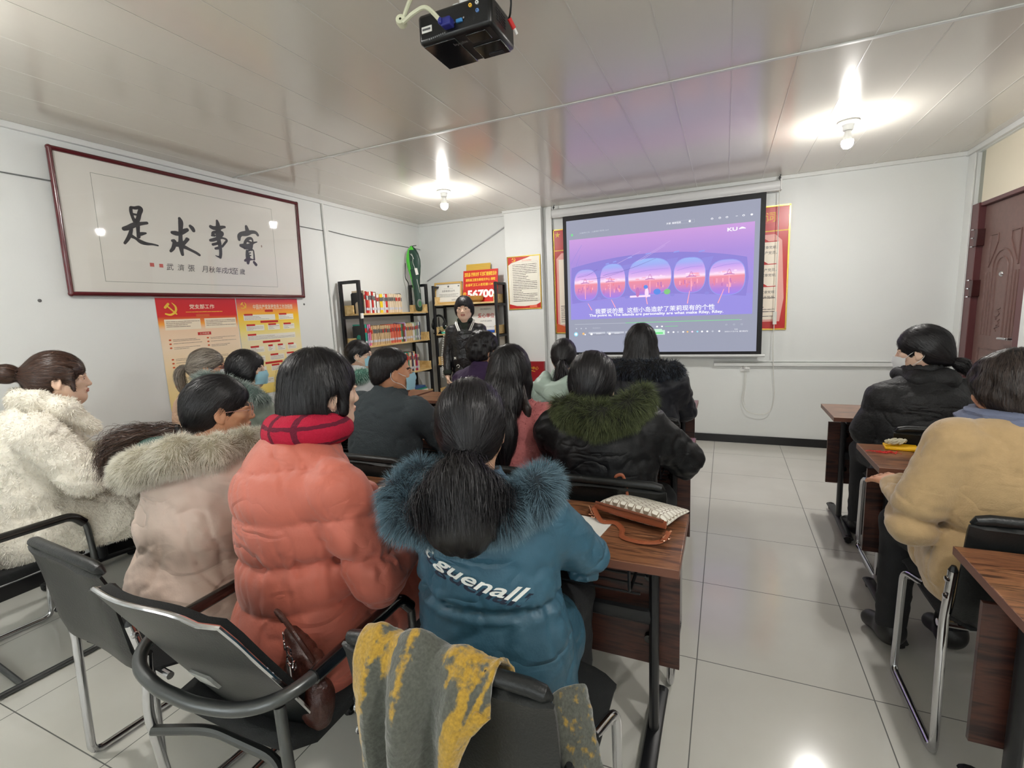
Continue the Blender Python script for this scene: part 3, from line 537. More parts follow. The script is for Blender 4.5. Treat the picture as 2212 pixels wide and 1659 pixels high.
f.text('9:35', .885*W_, .254, .012, 'em_white', 4); f.text('2021/12/16 星期四', .885*W_, .234, .014, 'em_white', 4, width=.105*W_)
pic = f.build('projected_picture'); pic.parent = e; pic.location = V(pic.location)-e.location
# ------------------------------------------------------------------ big red posters behind the screen, small notice on the pier
M('poster_red', (192, 30, 30), .3); M('gold_edge', (222, 184, 84), .22, .6); M('poster_cream', (250, 238, 220), .35); M('dark_text', (60, 50, 46), .5); M('poster_pink', (238, 170, 160), .35)
def big_poster(xa, xb, za, zb, label, seed, txt):
    e = empty('red_poster', (xa, YF-.006, za), label, 'poster')
    f = Flat((xa, YF-.006, za), (1, 0, 0), (0, 0, 1), (0, -1, 0), .0004); W, Hh = xb-xa, zb-za
    f.rect(0, 0, W, Hh, 'poster_red', 0); f.rect(0, Hh-.235, W, Hh-.225, 'print_gold', 1)
    f.star(.05, Hh-.06, .035, 'print_gold', 1); f.ell(W*.7, Hh-.11, .08, .05, M('red_rosette', (214, 70, 60), .35), 1); f.text('入党誓词', W*.5, Hh-.1, .09, 'print_gold', 2, width=W*.6)
    f.poly([(.03, .08), (W-.06, .08), (W-.03, .3), (W-.06, Hh-.32), (W-.12, Hh-.26), (.09, Hh-.26), (.03, Hh-.32)], 'poster_pink', 1)
    f.rect(.055, .10, W-.085, Hh-.33, 'poster_cream', 2)
    z = Hh-.33
    for k in range(3):
        f.poly([(W*.2, z), (W-.09, z), (W-.1, z+.008), (W*.72, z+.008), (W*.66, z+.035), (W*.36, z+.035)], 'print_red', 3); f.text('权利义务', W*.5, z+.018, .022, 'print_cream', 4)
        f.text(txt[k % 2], W-.10, z-.05, .03, 'dark_text', 3, align='r'); f.text(txt[(k+1) % 2], W-.10, z-.10, .03, 'dark_text', 3, align='r')
        z -= .21
    f.lines(.07, .32, W-.1, 9, .022, 'dark_text', 3.5, .3, seed)
    f.poly([(0, 0), (W*.6, 0), (W*.3, .05), (0, .12)], 'print_orange', 3)
    f.build('printed_sheet', e)
    w = MB(); t_ = .012
    for a, c in (((0, 0), (W, t_)), ((0, Hh-t_), (W, Hh)), ((0, 0), (t_, Hh)), ((W-t_, 0), (W, Hh))): w.box((a[0], -.006, a[1]), (c[0], .006, c[1]))
    w.build('gold_frame', 'gold_edge', e, bevel=.002)
big_poster(-.08, .535, 1.155, 2.318, 'large gold-edged red poster sticking out beyond the door side of the screen', 3, ('党章党规；', '共产党员，'))
big_poster(-1.795, -1.18, 1.165, 2.322, 'large gold-edged red poster behind the pier side of the screen', 5, ('党员标准；', '入党誓词；'))
e = empty('framed_notice', (-2.325, 5.254, 1.46), 'white text notice with red corners in thin gold frame on the pier', 'notice')
f = Flat((-2.325, 5.250, 1.46), (1, 0, 0), (0, 0, 1), (0, -1, 0), .0005); f.rect(0, 0, .405, .60, 'print_white', 0)
f.poly([(.005, .595), (.30, .595), (.24, .575), (.16, .555), (.10, .54), (.05, .53), (.005, .50)], 'print_red', 1); sickle(f, .08, .565, .045); f.text('民主生活会规定', .24, .548, .016, 'print_lightred', 2)
f.poly([(.005, .005), (.40, .005), (.40, .075), (.34, .045), (.2, .035), (.1, .04), (.005, .065)], 'print_red', 1); f.rect(.26, .018, .35, .042, 'print_lightred', 2)
f.lines(.06, .515, .36, 22, .0195, 'dark_text', 2, .3, 9, .7); f.ring(.045, .09, .375, .53, .001, 'ink_grey', 1); f.build('printed_sheet', e)
w = MB()
for a, c in (((0, 0), (.405, .01)), ((0, .59), (.405, .6)), ((0, 0), (.01, .6)), ((.395, 0), (.405, .6))): w.box((a[0], -.008, a[1]), (c[0], .0, c[1]))
w.build('gold_frame', 'gold_edge', e, bevel=.002)
# wall socket with a plug and the loop of white flex
e = empty('wall_socket', (.19, YF, .785), 'white double wall socket with a white plug under the screen', 'socket')
MB().box((-.045, -.012, -.045), (.045, 0, .045)).build('socket_plate', 'white_plastic', e, bevel=.004)
w = MB()
for x, z in ((-.026, .012), (-.014, .012), (-.026, -.014), (-.014, -.014), (-.02, -.002)): w.box((x-.0025, -.0135, z-.004), (x+.0025, -.0115, z+.004))
w.build('socket_holes', 'ink', e, smooth=0)
w = MB(); w.cyl((.012, -.012, -.005), (.012, -.04, -.005), .014, 12); w.tube([(.03, -.012, -.005), (.03, -.04, -.005)], .011, 10); w.build('plug', 'white_plastic', e, bevel=.002)
w = MB(); w.tube(smooth_path([(.19, YF-.02, .74), (.185, YF-.03, .6), (.17, YF-.03, .45), (.215, YF-.035, .345), (.33, YF-.04, .315), (.42, YF-.035, .35), (.455, YF-.03, .5), (.44, YF-.04, .75), (.425, SY+.01, .98)]), .0035, 6)
w.tube(smooth_path([(.20, YF-.02, .74), (.20, YF-.03, .62), (.185, YF-.03, .47), (.20, YF-.03, .40)]), .003, 6)
tag(w.build('power_flex', 'cord_white'), 'loop of thin white flex hanging from the wall socket', 'cable')
# low red banner box under the notice
e = empty('red_banner_board', (-2.17, 5.2, .45), 'red board with gold lettering standing low against the pier', 'board')
w = MB(); w.box((0, 0, 0), (.27, .045, .405)); w.build('board', M('banner_red', (150, 22, 30), .4), e, bevel=.003)
f = Flat((-2.17, 5.199, .45), (1, 0, 0), (0, 0, 1), (0, -1, 0), .0005); f.text('活动中心', .12, .33, .04, 'print_gold', 1, skew=.25); f.stroke([(.03, .27, .004), (.10, .30, .008), (.16, .29, .003)], 'print_gold', 1); f.build('gold_lettering', e)
MB().box((-.1, -.09, -.45), (.34, .055, 0)).build('plinth', 'walnut_dark', e, bevel=.003)
# ------------------------------------------------------------------ projector
e = empty('projector', (-.79, 1.54, 2.30), 'black projector with cables hanging upside down from the ceiling', 'projector')
b_ = MB().box((-.13, -.088, 0), (.13, .092, .088)); body = b_.build('casing', M('projector_black', (17, 18, 20), .28, bump=(300, .05)), e, bevel=.012)
w = MB(); w.box((-.12, -.075, -.004), (-.005, .085, .001)); w.box((.02, .0, -.004), (.118, .082, .001)); w.box((.03, -.07, -.003), (.10, -.02, .001)); w.build('bottom_cover', M('projector_gloss', (20, 22, 26), .1, coat=.8), e, bevel=.002)
w = MB(); w.box((.05, .055, -.006), (.10, .072, -.003)); w.build('vent_slot', 'ink', e, smooth=0)
f = Flat((-.79, 1.54, 2.30), (1, 0, 0), (0, 1, 0), (0, 0, -1), .001); f.text('philips', .0, -.045, .018, M('logo_grey', (120, 122, 124), .4), 5, skew=.0); o = f.build('maker_logo', e); 
w = MB(); w.box((-.115, -.0895, .030), (-.078, -.088, .048)); w.build('type_label', 'paper', e, smooth=0)
f = Flat((-.79, 1.4515, 2.30), (1, 0, 0), (0, 0, 1), (0, -1, 0), .0006)
for k in range(9): f.rect(-.09+k*.007, .006+.0006*k, -.086+k*.007, .011+.0006*k, 'logo_grey', 1)
f.rect(-.112, .036, -.082, .042, 'ink_grey', 3); f.build('port_marks', e)
for i, (x, z, c) in enumerate(((.062, .066, (240, 190, 70)), (.085, .068, (225, 228, 226)), (.085, .046, (90, 130, 190)))):
    w = MB(); w.lathe([(.002, .004), (.0055, .004), (.0055, 0)], (x, -.088, z), 12, (0, -1, 0)); w.build('audio_jack', M('jack_%d' % i, c, .3), e)
w = MB(); w.box((.012, -.096, .028), (.034, -.088, .038)); w.build('video_port', M('port_blue', (60, 130, 190), .4), e, bevel=.002)
w = MB(); w.cyl((.007, -.093, .031), (.007, -.088, .031), .003, 8); w.cyl((.039, -.093, .037), (.039, -.088, .037), .003, 8); w.build('port_screw', 'chrome', e)
w = MB(); w.box((-.03, -.118, .018), (.004, -.088, .042)); w.box((-.034, -.128, .022), (-.022, -.110, .040)); w.build('video_plug', M('plug_blue', (38, 44, 128), .4), e, bevel=.004)
M('cable_ivory', (214, 216, 188), .45)
w = MB(); w.tube(smooth_path([(-.03, -.12, .035), (-.055, -.15, .06), (-.10, -.145, .062), (-.155, -.13, .055), (-.17, -.12, .060)]), .0065, 8); w.tube(smooth_path([(-.165, -.12, .062), (-.12, -.14, .10), (-.085, -.13, .14), (-.07, -.05, .22), (-.05, 0, .274)]), .0065, 8)
w.lathe([(.004, -.012), (.015, -.012), (.017, 0), (.015, .012), (.004, .012)], (-.165, -.125, .062), 14, (.3, -1, .2)); w.build('ivory_cable', 'cable_ivory', e)
w = MB()
for k in range(7):
    a = k*.004; w.tube(smooth_path([(.14+a, -.05, .18+a), (.165+a*2, -.06, .12-a), (.20+a, -.045, .10+a), (.19, -.01, .15+a), (.15, 0, .2)]), .003, 6)
w.build('black_cable_bundle', 'black_plastic', e)
w = MB(); w.tube(smooth_path([(.15, -.03, .16), (.158, .0, .11), (.152, .01, .075), (.142, .02, .062)]), .0035, 6); w.build('power_lead', 'black_plastic', e)
w = MB(); w.cyl((.142, .02, .062), (.150, .04, .04), .007, 10); w.build('red_plug', M('plug_red', (210, 50, 50), .4), e)
w = MB(); w.cyl((.150, .04, .04), (.154, .052, .028), .005, 10); w.build('plug_tip', 'white_plastic', e)
w = MB()
for r in range(5):
    for c in range(4): w.box((.1295, -.05+c*.018, .03+r*.008), (.131, -.038+c*.018, .033+r*.008))
w.build('side_vent', 'ink', e, smooth=0)
w = MB(); w.cyl((0, 0, .088), (0, 0, .275), .02, 16); w.box((-.06, -.06, .26), (.06, .06, .275)); w.box((-.07, -.01, .088), (.07, .01, .098)); w.box((-.01, -.07, .088), (.01, .07, .098)); w.build('ceiling_mount', 'white_metal', e, bevel=.002)
# ------------------------------------------------------------------ bookshelves
def book(w_, h, d, cols, mats, name='book'):
    """standing book, spine facing +x, w_ = thickness along y; one mesh: cover, pages, spine band"""
    b = MB(); b.mi = 0; t = .0015
    b.box((-d, 0, 0), (0, t, h)); b.box((-d, w_-t, 0), (0, w_, h)); b.box((-t, 0, 0), (0, w_, h))
    b.mi = 1; b.box((-d+.004, t, .003), (-t, w_-t, h-.003))
    b.mi = 2; b.box((-.0002, .002, h*.62), (.0006, w_-.002, h*.82)); b.mi = 3; b.box((-.0002, .001, .03), (.0006, w_-.001, .055))
    return b.build(name, mats, smooth=0)
PAL = {'white': (236, 234, 228), 'cream': (232, 214, 184), 'red': (196, 44, 40), 'yellow': (236, 206, 40), 'salmon': (226, 120, 96), 'orange': (222, 96, 54), 'green': (70, 130, 92), 'teal': (50, 150, 128), 'pink': (226, 130, 176), 'blue': (60, 96, 150), 'navy': (36, 50, 92), 'grey': (150, 156, 160), 'magenta': (176, 54, 120), 'brown': (120, 84, 60), 'lilac': (190, 180, 214), 'tan': (214, 184, 140), 'sage': (156, 176, 142), 'dark green': (40, 84, 66)}
for k, c in PAL.items(): M('cover_'+k, c, .45)
M('pages', (232, 226, 208), .7); M('spine_label', (206, 206, 212), .5)
ORD = 'first second third fourth fifth sixth seventh eighth ninth tenth eleventh twelfth thirteenth fourteenth fifteenth sixteenth seventeenth eighteenth nineteenth twentieth'.split()
def ordw(i): return ORD[i] if i < 20 else ('twenty-'+ORD[i-20] if i < 29 else 'thirtieth' if i == 29 else 'thirty-'+ORD[i-30] if i < 39 else 'fortieth')
BK = {}
def row(y0, zs, seq, where, group, seed, x=-3.315):
    R = random.Random(seed); y = y0; cnt = {}
    for name, n, w_, h in seq:
        for i in range(n):
            k = cnt.get(name, 0); cnt[name] = k+1
            hh = h+R.uniform(-.006, .006); key = (name, round(w_, 3), round(h, 2), R.randint(0, 1))
            band = 'ink_grey' if key[3] else 'cover_red' if name != 'red' else 'paper'
            if key not in BK:
                o = book(w_, h, .15+.01*key[3], None, ['cover_'+name, 'pages', band, 'spine_label']); BK[key] = o
            else: o = BK[key].copy(); COL.objects.link(o)
            o.location = (x-R.uniform(0, .012), y, zs); o.scale = (1, 1, hh/h)
            tag(o, '%s-spined book, %s %s one from the near end, %s' % (name, ordw(k), name, where), 'book', group); y += w_+.0006
    return y
def shelf_unit(label, x0, x1, y0, y1, top, boards, wdir, mat):
    e = empty('bookshelf', ((x0+x1)/2, (y0+y1)/2, 0), label, 'bookshelf'); ox, oy = e.location.x, e.location.y; t = .03
    def loc(w): w.v = [(a-ox, b-oy, c) for a, b, c in w.v]; return w
    ends = (y0, y1-t) if wdir == 'y' else (x0, x1-t)
    for k in ends:
        w = MB()
        if wdir == 'y':
            for xx in (x0, x1-t): w.box((xx, k, 0), (xx+t, k+t, top))
            for z in [top-t]+[b-.05 for b in boards]: w.box((x0+t, k, z), (x1-t, k+t, z+(.03 if z > top-.05 else .025)))
        else:
            for yy in (y0, y1-t): w.box((k, yy, 0), (k+t, yy+t, top))
            for z in [top-t]+[b-.05 for b in boards]: w.box((k, y0+t, z), (k+t, y1-t, z+.025))
        loc(w).build('end_frame', 'black_steel', e, bevel=.002)
    for z in boards:
        w = MB()
        if wdir == 'y': w.box((x0+.012, y0+t, z-.018), (x1+.004, y1-t, z)); loc(w).build('shelf_board', mat, e, bevel=.002)
        else: w.box((x0+t, y0-.004, z-.018), (x1-t, y1-.01, z)); loc(w).build('shelf_board', mat, e, bevel=.002)
        for k in ((y0+t, y1-t-.016) if wdir == 'y' else (x0+t, x1-t-.016)):
            w = MB()
            if wdir == 'y': w.box((x0+.012, k, z), (x1-.12 if k < y0+.1 else x1-.0, k+.016, z+.085))
            else: w.box((k, y0+.005, z), (k+.016, y1-.01, z+.085))
            loc(w).build('end_stop', mat, e, bevel=.002)
        w = MB()
        if wdir == 'y': w.box((x0+.012, y0+t, z-.04), (x0+.03, y1-t, z-.018))
        else: w.box((x0+t, y1-.03, z-.04), (x1-t, y1-.012, z-.018))
        loc(w).build('rail', 'black_steel', e)
    return e
sa = shelf_unit('black steel and pine bookshelf full of books along the calligraphy wall', -3.56, -3.30, 3.83, 5.045, 1.81, (1.485, 1.155, .80, .45, .10), 'y', 'pine')
sb = shelf_unit('black steel and pine shelf holding certificates and headphones, in the corner by the pier', -3.265, -2.40, 5.075, 5.345, 1.785, (1.565, 1.205, .84, .45, .10), 'x', 'pine_x')
for s_, p_, z in ((sa, (-3.294, 3.845), 1.475), (sb, (-2.452, 5.07), 1.19)):
    w = MB(); w.box((p_[0]-.012 if s_ is sa else p_[0]-.0, p_[1]-.018, z-.04), (p_[0]+.002 if s_ is sa else p_[0]+.03, p_[1]+.012 if s_ is sa else p_[1]-.001, z+.012)); w.v = [(a-s_.location.x, b-s_.location.y, c) for a, b, c in w.v]; w.build('shelf_card', 'paper', s_, smooth=0)
def bookend(y, z, label, mirror=1):
    b = MB(); pts = [(-.075, 0), (-.032, 0), (-.032, .085)]+[(.032*math.cos(PI-PI*k/8), .085+.032*math.sin(PI*k/8)) for k in range(1, 8)]+[(.032, .085), (.032, 0), (.075, 0), (.075, .195), (.06, .208), (-.06, .208), (-.075, .195)]
    b.prism(pts, (-3.40, y, z), (1, 0, 0), (0, 0, 1), (0, .003, 0)); b.box((-3.475, y if mirror > 0 else y-.09, z), (-3.325, y+.09 if mirror > 0 else y, z+.0012)); tag(b.build('bookend', M('bookend_black', (26, 28, 30), .35), smooth=0), label, 'bookend', 'black steel bookends on the bookshelf')
z = 1.485; bookend(3.905, z, 'black steel bookend at the near end of the top book row')
y = row(3.912, z, [('cream', 1, .016, .222), ('pink', 1, .012, .21), ('red', 2, .018, .218), ('salmon', 1, .022, .218), ('white', 2, .016, .215), ('red', 1, .026, .214), ('white', 1, .03, .21), ('brown', 1, .012, .21), ('white', 2, .022, .196), ('cream', 1, .014, .196), ('yellow', 1, .046, .195), ('white', 2, .018, .195), ('red', 1, .035, .195), ('salmon', 1, .012, .195), ('cream', 14, .0165, .198)], 'top row of bookshelf', 'books on the top shelf', 2)
bookend(y+.004, z, 'black steel bookend closing the far end of the top book row', -1)
z = 1.155; bookend(3.885, z, 'black steel bookend at the near end of the middle book row')
y = row(3.892, z, [('teal', 1, .03, .225), ('lilac', 1, .012, .2), ('pink', 2, .02, .215), ('salmon', 1, .014, .19), ('tan', 16, .018, .198), ('salmon', 8, .019, .20), ('orange', 2, .014, .20), ('tan', 1, .02, .2), ('green', 1, .026, .2), ('brown', 1, .018, .2), ('magenta', 1, .016, .21), ('lilac', 1, .016, .21), ('white', 1, .014, .205), ('tan', 6, .019, .2), ('white', 2, .016, .2), ('sage', 2, .018, .205), ('grey', 2, .016, .21), ('green', 1, .014, .205), ('white', 1, .018, .21), ('blue', 1, .012, .21)], 'middle row of bookshelf', 'books on the middle shelf', 4)
bookend(min(y+.004, 4.985), z, 'black steel bookend closing the far end of the middle book row', -1)
row(4.45, .80, [('grey', 1, .02, .2), ('magenta', 1, .022, .23), ('blue', 1, .02, .225), ('white', 2, .02, .225), ('orange', 1, .02, .225), ('teal', 1, .018, .23), ('cream', 2, .022, .22), ('brown', 1, .02, .22), ('navy', 1, .018, .225), ('white', 1, .02, .21), ('tan', 1, .022, .225), ('red', 1, .018, .20), ('magenta', 1, .02, .19), ('cream', 2, .018, .19)], 'third shelf of bookshelf', 'books on the third shelf', 7)
zz = .45
for i, (c, t_, dx_) in enumerate((('magenta', .022, 0), ('white', .025, .01), ('cream', .02, -.005), ('dark green', .02, .0), ('white', .022, .012), ('teal', .018, .004), ('blue', .024, -.008))):
    b = MB(); b.mi = 0; b.box((-.16, 0, 0), (0, .22, .0015)); b.box((-.16, 0, t_-.0015), (0, .22, t_)); b.box((-.0015, 0, 0), (0, .22, t_)); b.mi = 1; b.box((-.157, .003, .0015), (-.0015, .217, t_-.0015))
    o = b.build('book', ['cover_'+c, 'pages'], smooth=0); o.location = (-3.315+dx_, 4.68+dx_, zz); zz += t_+.0006
    tag(o, '%s-covered book lying flat, %s from the bottom of the stack beside the man' % (c, ORD[i]), 'book', 'stack of books lying on the low shelf')
# things on the corner shelf
def panel(name, x0, x1, yb, z0, z1, leanang, label, cat, front, fmat, bmat, th=.012, border=0, bord_mat=None):
    e = empty(name, (x0, yb, z0), label, cat); e.rotation_euler = (-leanang, 0, 0)
    MB().box((0, 0, 0), (x1-x0, th, z1-z0)).build('backing', bmat, e, smooth=0)
    f = Flat((0, -.0004, 0), (1, 0, 0), (0, 0, 1), (0, -1, 0), .0006); f.rect(0, 0, x1-x0, z1-z0, fmat, 0); front(f, x1-x0, z1-z0)
    o = f.build('printed_front'); o.parent = e
    if border:
        w = MB(); W, Hh, t_ = x1-x0, z1-z0, border
        for a, c in (((0, 0), (W, t_)), ((0, Hh-t_), (W, Hh)), ((0, t_), (t_, Hh-t_)), ((W-t_, t_), (W, Hh-t_))): w.box((a[0], -.012, a[1]), (c[0], th, c[1]))
        w.build('frame_moulding', bord_mat, e, bevel=.002)
    return e
def cert(f, W, Hh):
    f.ring(.03, .03, W-.03, Hh-.03, .001, 'ink_grey', 1); f.ell(W/2, Hh*.80, .012, .012, 'ink_grey', 1); f.rect(W*.33, Hh*.70, W*.67, Hh*.707, 'ink_grey', 1)
    f.text('志愿者团队证书', W/2, Hh*.59, .024, 'ink', 1); f.lines(W*.17, Hh*.47, W*.86, 3, .015, 'ink_grey', 1, .3, 1); f.lines(W*.62, Hh*.22, W*.86, 2, .012, 'ink_grey', 1, .3, 2)
    for a, c in ((.05, .05), (W-.05, .05), (.05, Hh-.05), (W-.05, Hh-.05)): f.ell(a, c, .012, .008, 'logo_grey', 1)
panel('framed_certificate', -3.29, -2.905, 5.17, 1.566, 1.825, math.radians(6), 'certificate in a gold wooden frame leaning on the top corner shelf', 'certificate', cert, 'paper', 'pine_x', border=.02, bord_mat=M('gold_wood', (206, 170, 100), .35))
def prize(f, W, Hh):
    f.text('泗阳县 四季关怀 项目暖镜捐赠活动', W*.5, Hh*.87, .050, 'print_yellow', 1, width=W*.93, bold=.012)
    f.text('泗阳县卫医生眼视光中心 捐赠', W*.5, Hh*.70, .034, 'print_yellow', 1, width=W*.86, bold=.012)
    f.text('全县环卫工人老花镜1134', W*.47, Hh*.545, .034, 'print_yellow', 1, width=W*.80, bold=.012)
    f.text('价', W*.055, Hh*.27, .045, 'print_yellow', 1, bold=.02); f.text('56700', W*.52, Hh*.26, .10, 'print_bright', 1, width=W*.78, bold=.05); f.text('元', W*.95, Hh*.10, .03, 'print_yellow', 1, bold=.02)
M('print_yellow', (250, 224, 70), .4); M('print_bright', (250, 250, 250), .4); M('prize_red', (204, 46, 38), .4)
panel('donation_board', -2.885, -2.43, 5.15, 1.566, 1.945, math.radians(9), 'red donation board reading 56700 in big white digits on the corner shelf', 'board', prize, 'prize_red', 'prize_red')
M('ochre', (214, 178, 74), .6); M('ochre_line', (200, 162, 60), .6)
panel('cardboard_sheet', -2.90, -2.575, 5.245, 1.566, 2.03, math.radians(9), 'mustard yellow cardboard sheet behind the red donation board', 'cardboard', lambda f, W, Hh: [f.rect(0, .02*k, W, .02*k+.004, 'ochre_line', 1) for k in range(int(Hh/.02))], 'ochre', 'ochre', th=.008)
def unit(f, W, Hh):
    f.text('卫医生眼视光中心：', W*.55, Hh*.86, .018, 'ink', 1); f.text('爱心单位', W*.56, Hh*.62, .055, 'print_red', 1, width=W*.62, bold=.01); f.text('2020年度公益活动', W*.56, Hh*.42, .018, 'ink_grey', 1); f.text('二〇二〇年十二月', W*.7, Hh*.2, .014, 'ink_grey', 1)
panel('award_plaque', -2.83, -2.475, 5.22, 1.206, 1.53, math.radians(7), 'white award plaque with red characters behind the standing speaker', 'plaque', unit, 'paper', M('plaque_red', (120, 26, 30), .4).name, border=.006, bord_mat='plaque_red')
# wooden dish, folders, headphones, dark vase
b = MB(); b.lathe([(0, 0), (.05, 0), (.085, .02), (.092, .055), (.086, .058), (.08, .05), (.05, .012), (0, .010)], (0, 0, 0), 24); b.v = [(x*1.4, y, z) for x, y, z in b.v]; o = b.build('wooden_bowl', M('bowl_wood', (178, 128, 58), .3)); o.location = (-2.69, 5.11, 1.566); o.scale = (.8, .75, 1.25); tag(o, 'oval golden wooden bowl in front of the red donation board', 'bowl')
b = MB(); b.box((0, 0, 0), (.22, .16, .012)); b.box((.03, .01, .0125), (.21, .15, .022)); o = b.build('folder', M('mint_plastic', (70, 212, 180), .35), bevel=.003); o.location = (-3.21, 5.085, 1.206); tag(o, 'mint green plastic folder on the corner shelf beside the headphones', 'folder')
b = MB(); b.box((0, 0, 0), (.15, .16, .03)); o = b.build('folder', M('royal_blue', (36, 84, 176), .35), bevel=.004); o.location = (-2.60, 5.078, 1.206); tag(o, 'blue folder on the corner shelf in front of the white award plaque', 'folder')
b = MB(); b.box((0, 0, 0), (.11, .09, .07)); o = b.build('wooden_box', 'bowl_wood', bevel=.01); o.location = (-2.74, 5.085, 1.206); tag(o, 'small golden wooden box on the corner shelf behind the speaker\'s shoulder', 'box')
e = empty('headphones', (-3.225, 5.13, 1.24), 'black over-ear headphones on a stand on the corner shelf', 'headphones')
w = MB(); w.tube([(.085*math.cos(PI*k/14), 0, .095+.095*math.sin(PI*k/14)) for k in range(15)], [(.006, .013)]*15, 8, flat=(0, 1, 0)); w.build('headband', 'black_plastic', e)
for s_ in (-1, 1):
    w = MB(); w.ball((s_*.078, 0, .065), .042, 14, 9, (.5, .9, 1.15)); w.build('ear_cup', 'black_plastic', e)
w = MB(); w.ball((.10, -.01, .06), .008); w.build('cup_badge', 'white_plastic', e)
w = MB(); w.box((-.06, -.045, -.034), (.06, .045, -.02)); w.cyl((0, 0, -.02), (0, 0, .17), .008, 10); w.ball((-.02, 0, -.01), .028, 12, 8, (1.8, 1, .8)); w.build('stand', 'black_gloss', e)
b = MB(); b.lathe([(0, 0), (.04, 0), (.05, .03), (.05, .16), (.035, .20), (.04, .23)], (0, 0, 0), 20); o = b.build('blue_bottle', M('bottle_blue', (70, 110, 150), .25)); o.location = (-3.16, 5.2, .841); tag(o, 'blue canister on the lower corner shelf', 'canister')
for i, (c, x, y_) in enumerate((('grey', -3.12, 5.10), ('navy', -3.1, 5.10), ('brown', -3.13, 5.10))):
    b = MB().box((0, 0, 0), (.22, .16, .014)); o = b.build('magazine', 'cover_'+c, smooth=0); o.location = (x+.07, y_, .841+i*.0146); tag(o, '%s magazine in the flat pile on the lower corner shelf' % c, 'magazine', 'magazines on the lower corner shelf')
for i, (c, x) in enumerate(()):
    b = MB().box((0, 0, 0), (.016, .15, .21)); o = b.build('book', 'cover_'+c, smooth=0); o.location = (x, 5.10, 1.566); o.location.y += .075; tag(o, '%s book standing behind the foot of the racket bag' % c, 'book', 'books standing behind the racket bag')
# racket bag hanging in the corner
e = empty('racket_bag', (-3.43, 4.96, 2.264), 'green and black badminton racket bag hanging by its loop in the room corner', 'bag')
def lathe_bag():
    prof = [(0, .0), (-.04, .05), (-.10, .082), (-.17, .098), (-.24, .094), (-.32, .078), (-.40, .058), (-.48, .046), (-.62, .044), (-.72, .046), (-.76, .04), (-.775, .02)]
    return prof
P_ = lathe_bag(); w = MB(); n = 40; vs = []; P2 = []
for i in range(len(P_)-1):
    for k in range(4): t_ = k/4; P2.append((P_[i][0]*(1-t_)+P_[i+1][0]*t_, P_[i][1]*(1-t_)+P_[i+1][1]*t_))
P2.append(P_[-1])
for z, r in P2:
    for j in range(n): a = 2*PI*j/n; vs.append((r*math.cos(a)+.18*(-z)*.35, math.sin(a)*min(.035, r*.7), z))
for i in range(len(P2)-1):
    for j in range(n):
        a = 2*PI*(j+.5)/n; z = P2[i][0]; c_ = math.cos(a); lim = -.30-.35*max(0, (-z-.20))/.3; w.mi = 1 if (math.sin(a) < .35 and z > -.50 and (c_ < lim or (z > -.055 and c_ < .75))) else 0
        w.add([vs[i*n+j], vs[i*n+(j+1) % n], vs[(i+1)*n+(j+1) % n], vs[(i+1)*n+j]], [(0, 1, 2, 3)])
w.build('bag_shell', [M('bag_dark', (22, 58, 46), .4), M('bag_green', (84, 208, 60), .35)], e, smooth=60)
fu = Flat((0, -.0365, 0), (1, 0, 0), (0, 0, 1), (0, -1, 0), .001)
def bx_(z): return .18*(-z)*.35
left_edge = [(-.07, -.03), (-.095, -.10), (-.098, -.17), (-.09, -.24), (-.07, -.32), (-.035, -.40), (.0, -.48)]
outl = [(bx_(z)+x, z) for x, z in left_edge]; inl = [(bx_(z)+x+.034+.012*k/6, z-.02) for k, (x, z) in enumerate(left_edge)][::-1]
o_top = [(-.03, -.012), (.02, -.012), (.06, -.05)]; i_top = [(.04, -.052), (.0, -.045), (-.035, -.06)]
f = fu; inl = [(bx_(z)+x+.024+.008*k/6, z-.015) for k, (x, z) in enumerate(left_edge)][::-1]; M('bag_green', (84, 208, 60), .35)
f.stroke([(.0, -.10, .004), (.035, -.14, .005), (.03, -.2, .004), (.055, -.27, .004)], 'paper', 1.5); f.stroke([(.02, -.1, .004), (.045, -.16, .006)], 'paper', 1.5); f.stroke([(.07, -.40, .005), (.10, -.56, .004)], 'paper', 1.5)
for k in range(5): f.rect(.0+k*.002, -.2-k*.018, .014+k*.002, -.19-k*.018, M('bag_mid', (70, 130, 84), .4).name, 1.5)
f.poly([(.045, -.27), (.085, -.27), (.10, -.345), (.062, -.35)], 'paper', 2.5); f.ell(.085, -.68, .035, .05, 'logo_grey', 1.5); f.ell(.09, -.685, .022, .035, 'bag_mid', 2)
o = fu.build('green_flash'); o.parent = e
w = MB(); w.tube(smooth_path([(-.09, -.02, -.2), (-.10, -.03, -.36), (-.06, -.03, -.44), (-.06, -.03, -.55), (-.02, -.03, -.66)]), [(.004, .012)]*25, 6); w.build('shoulder_strap', 'black_fabric', e); w = MB(); w.tube(smooth_path([(-.02, 0, -.01), (0, .1, .01), (.02, 0, -.01)]), .004, 6); w.build('hanging_loop', 'black_fabric', e)
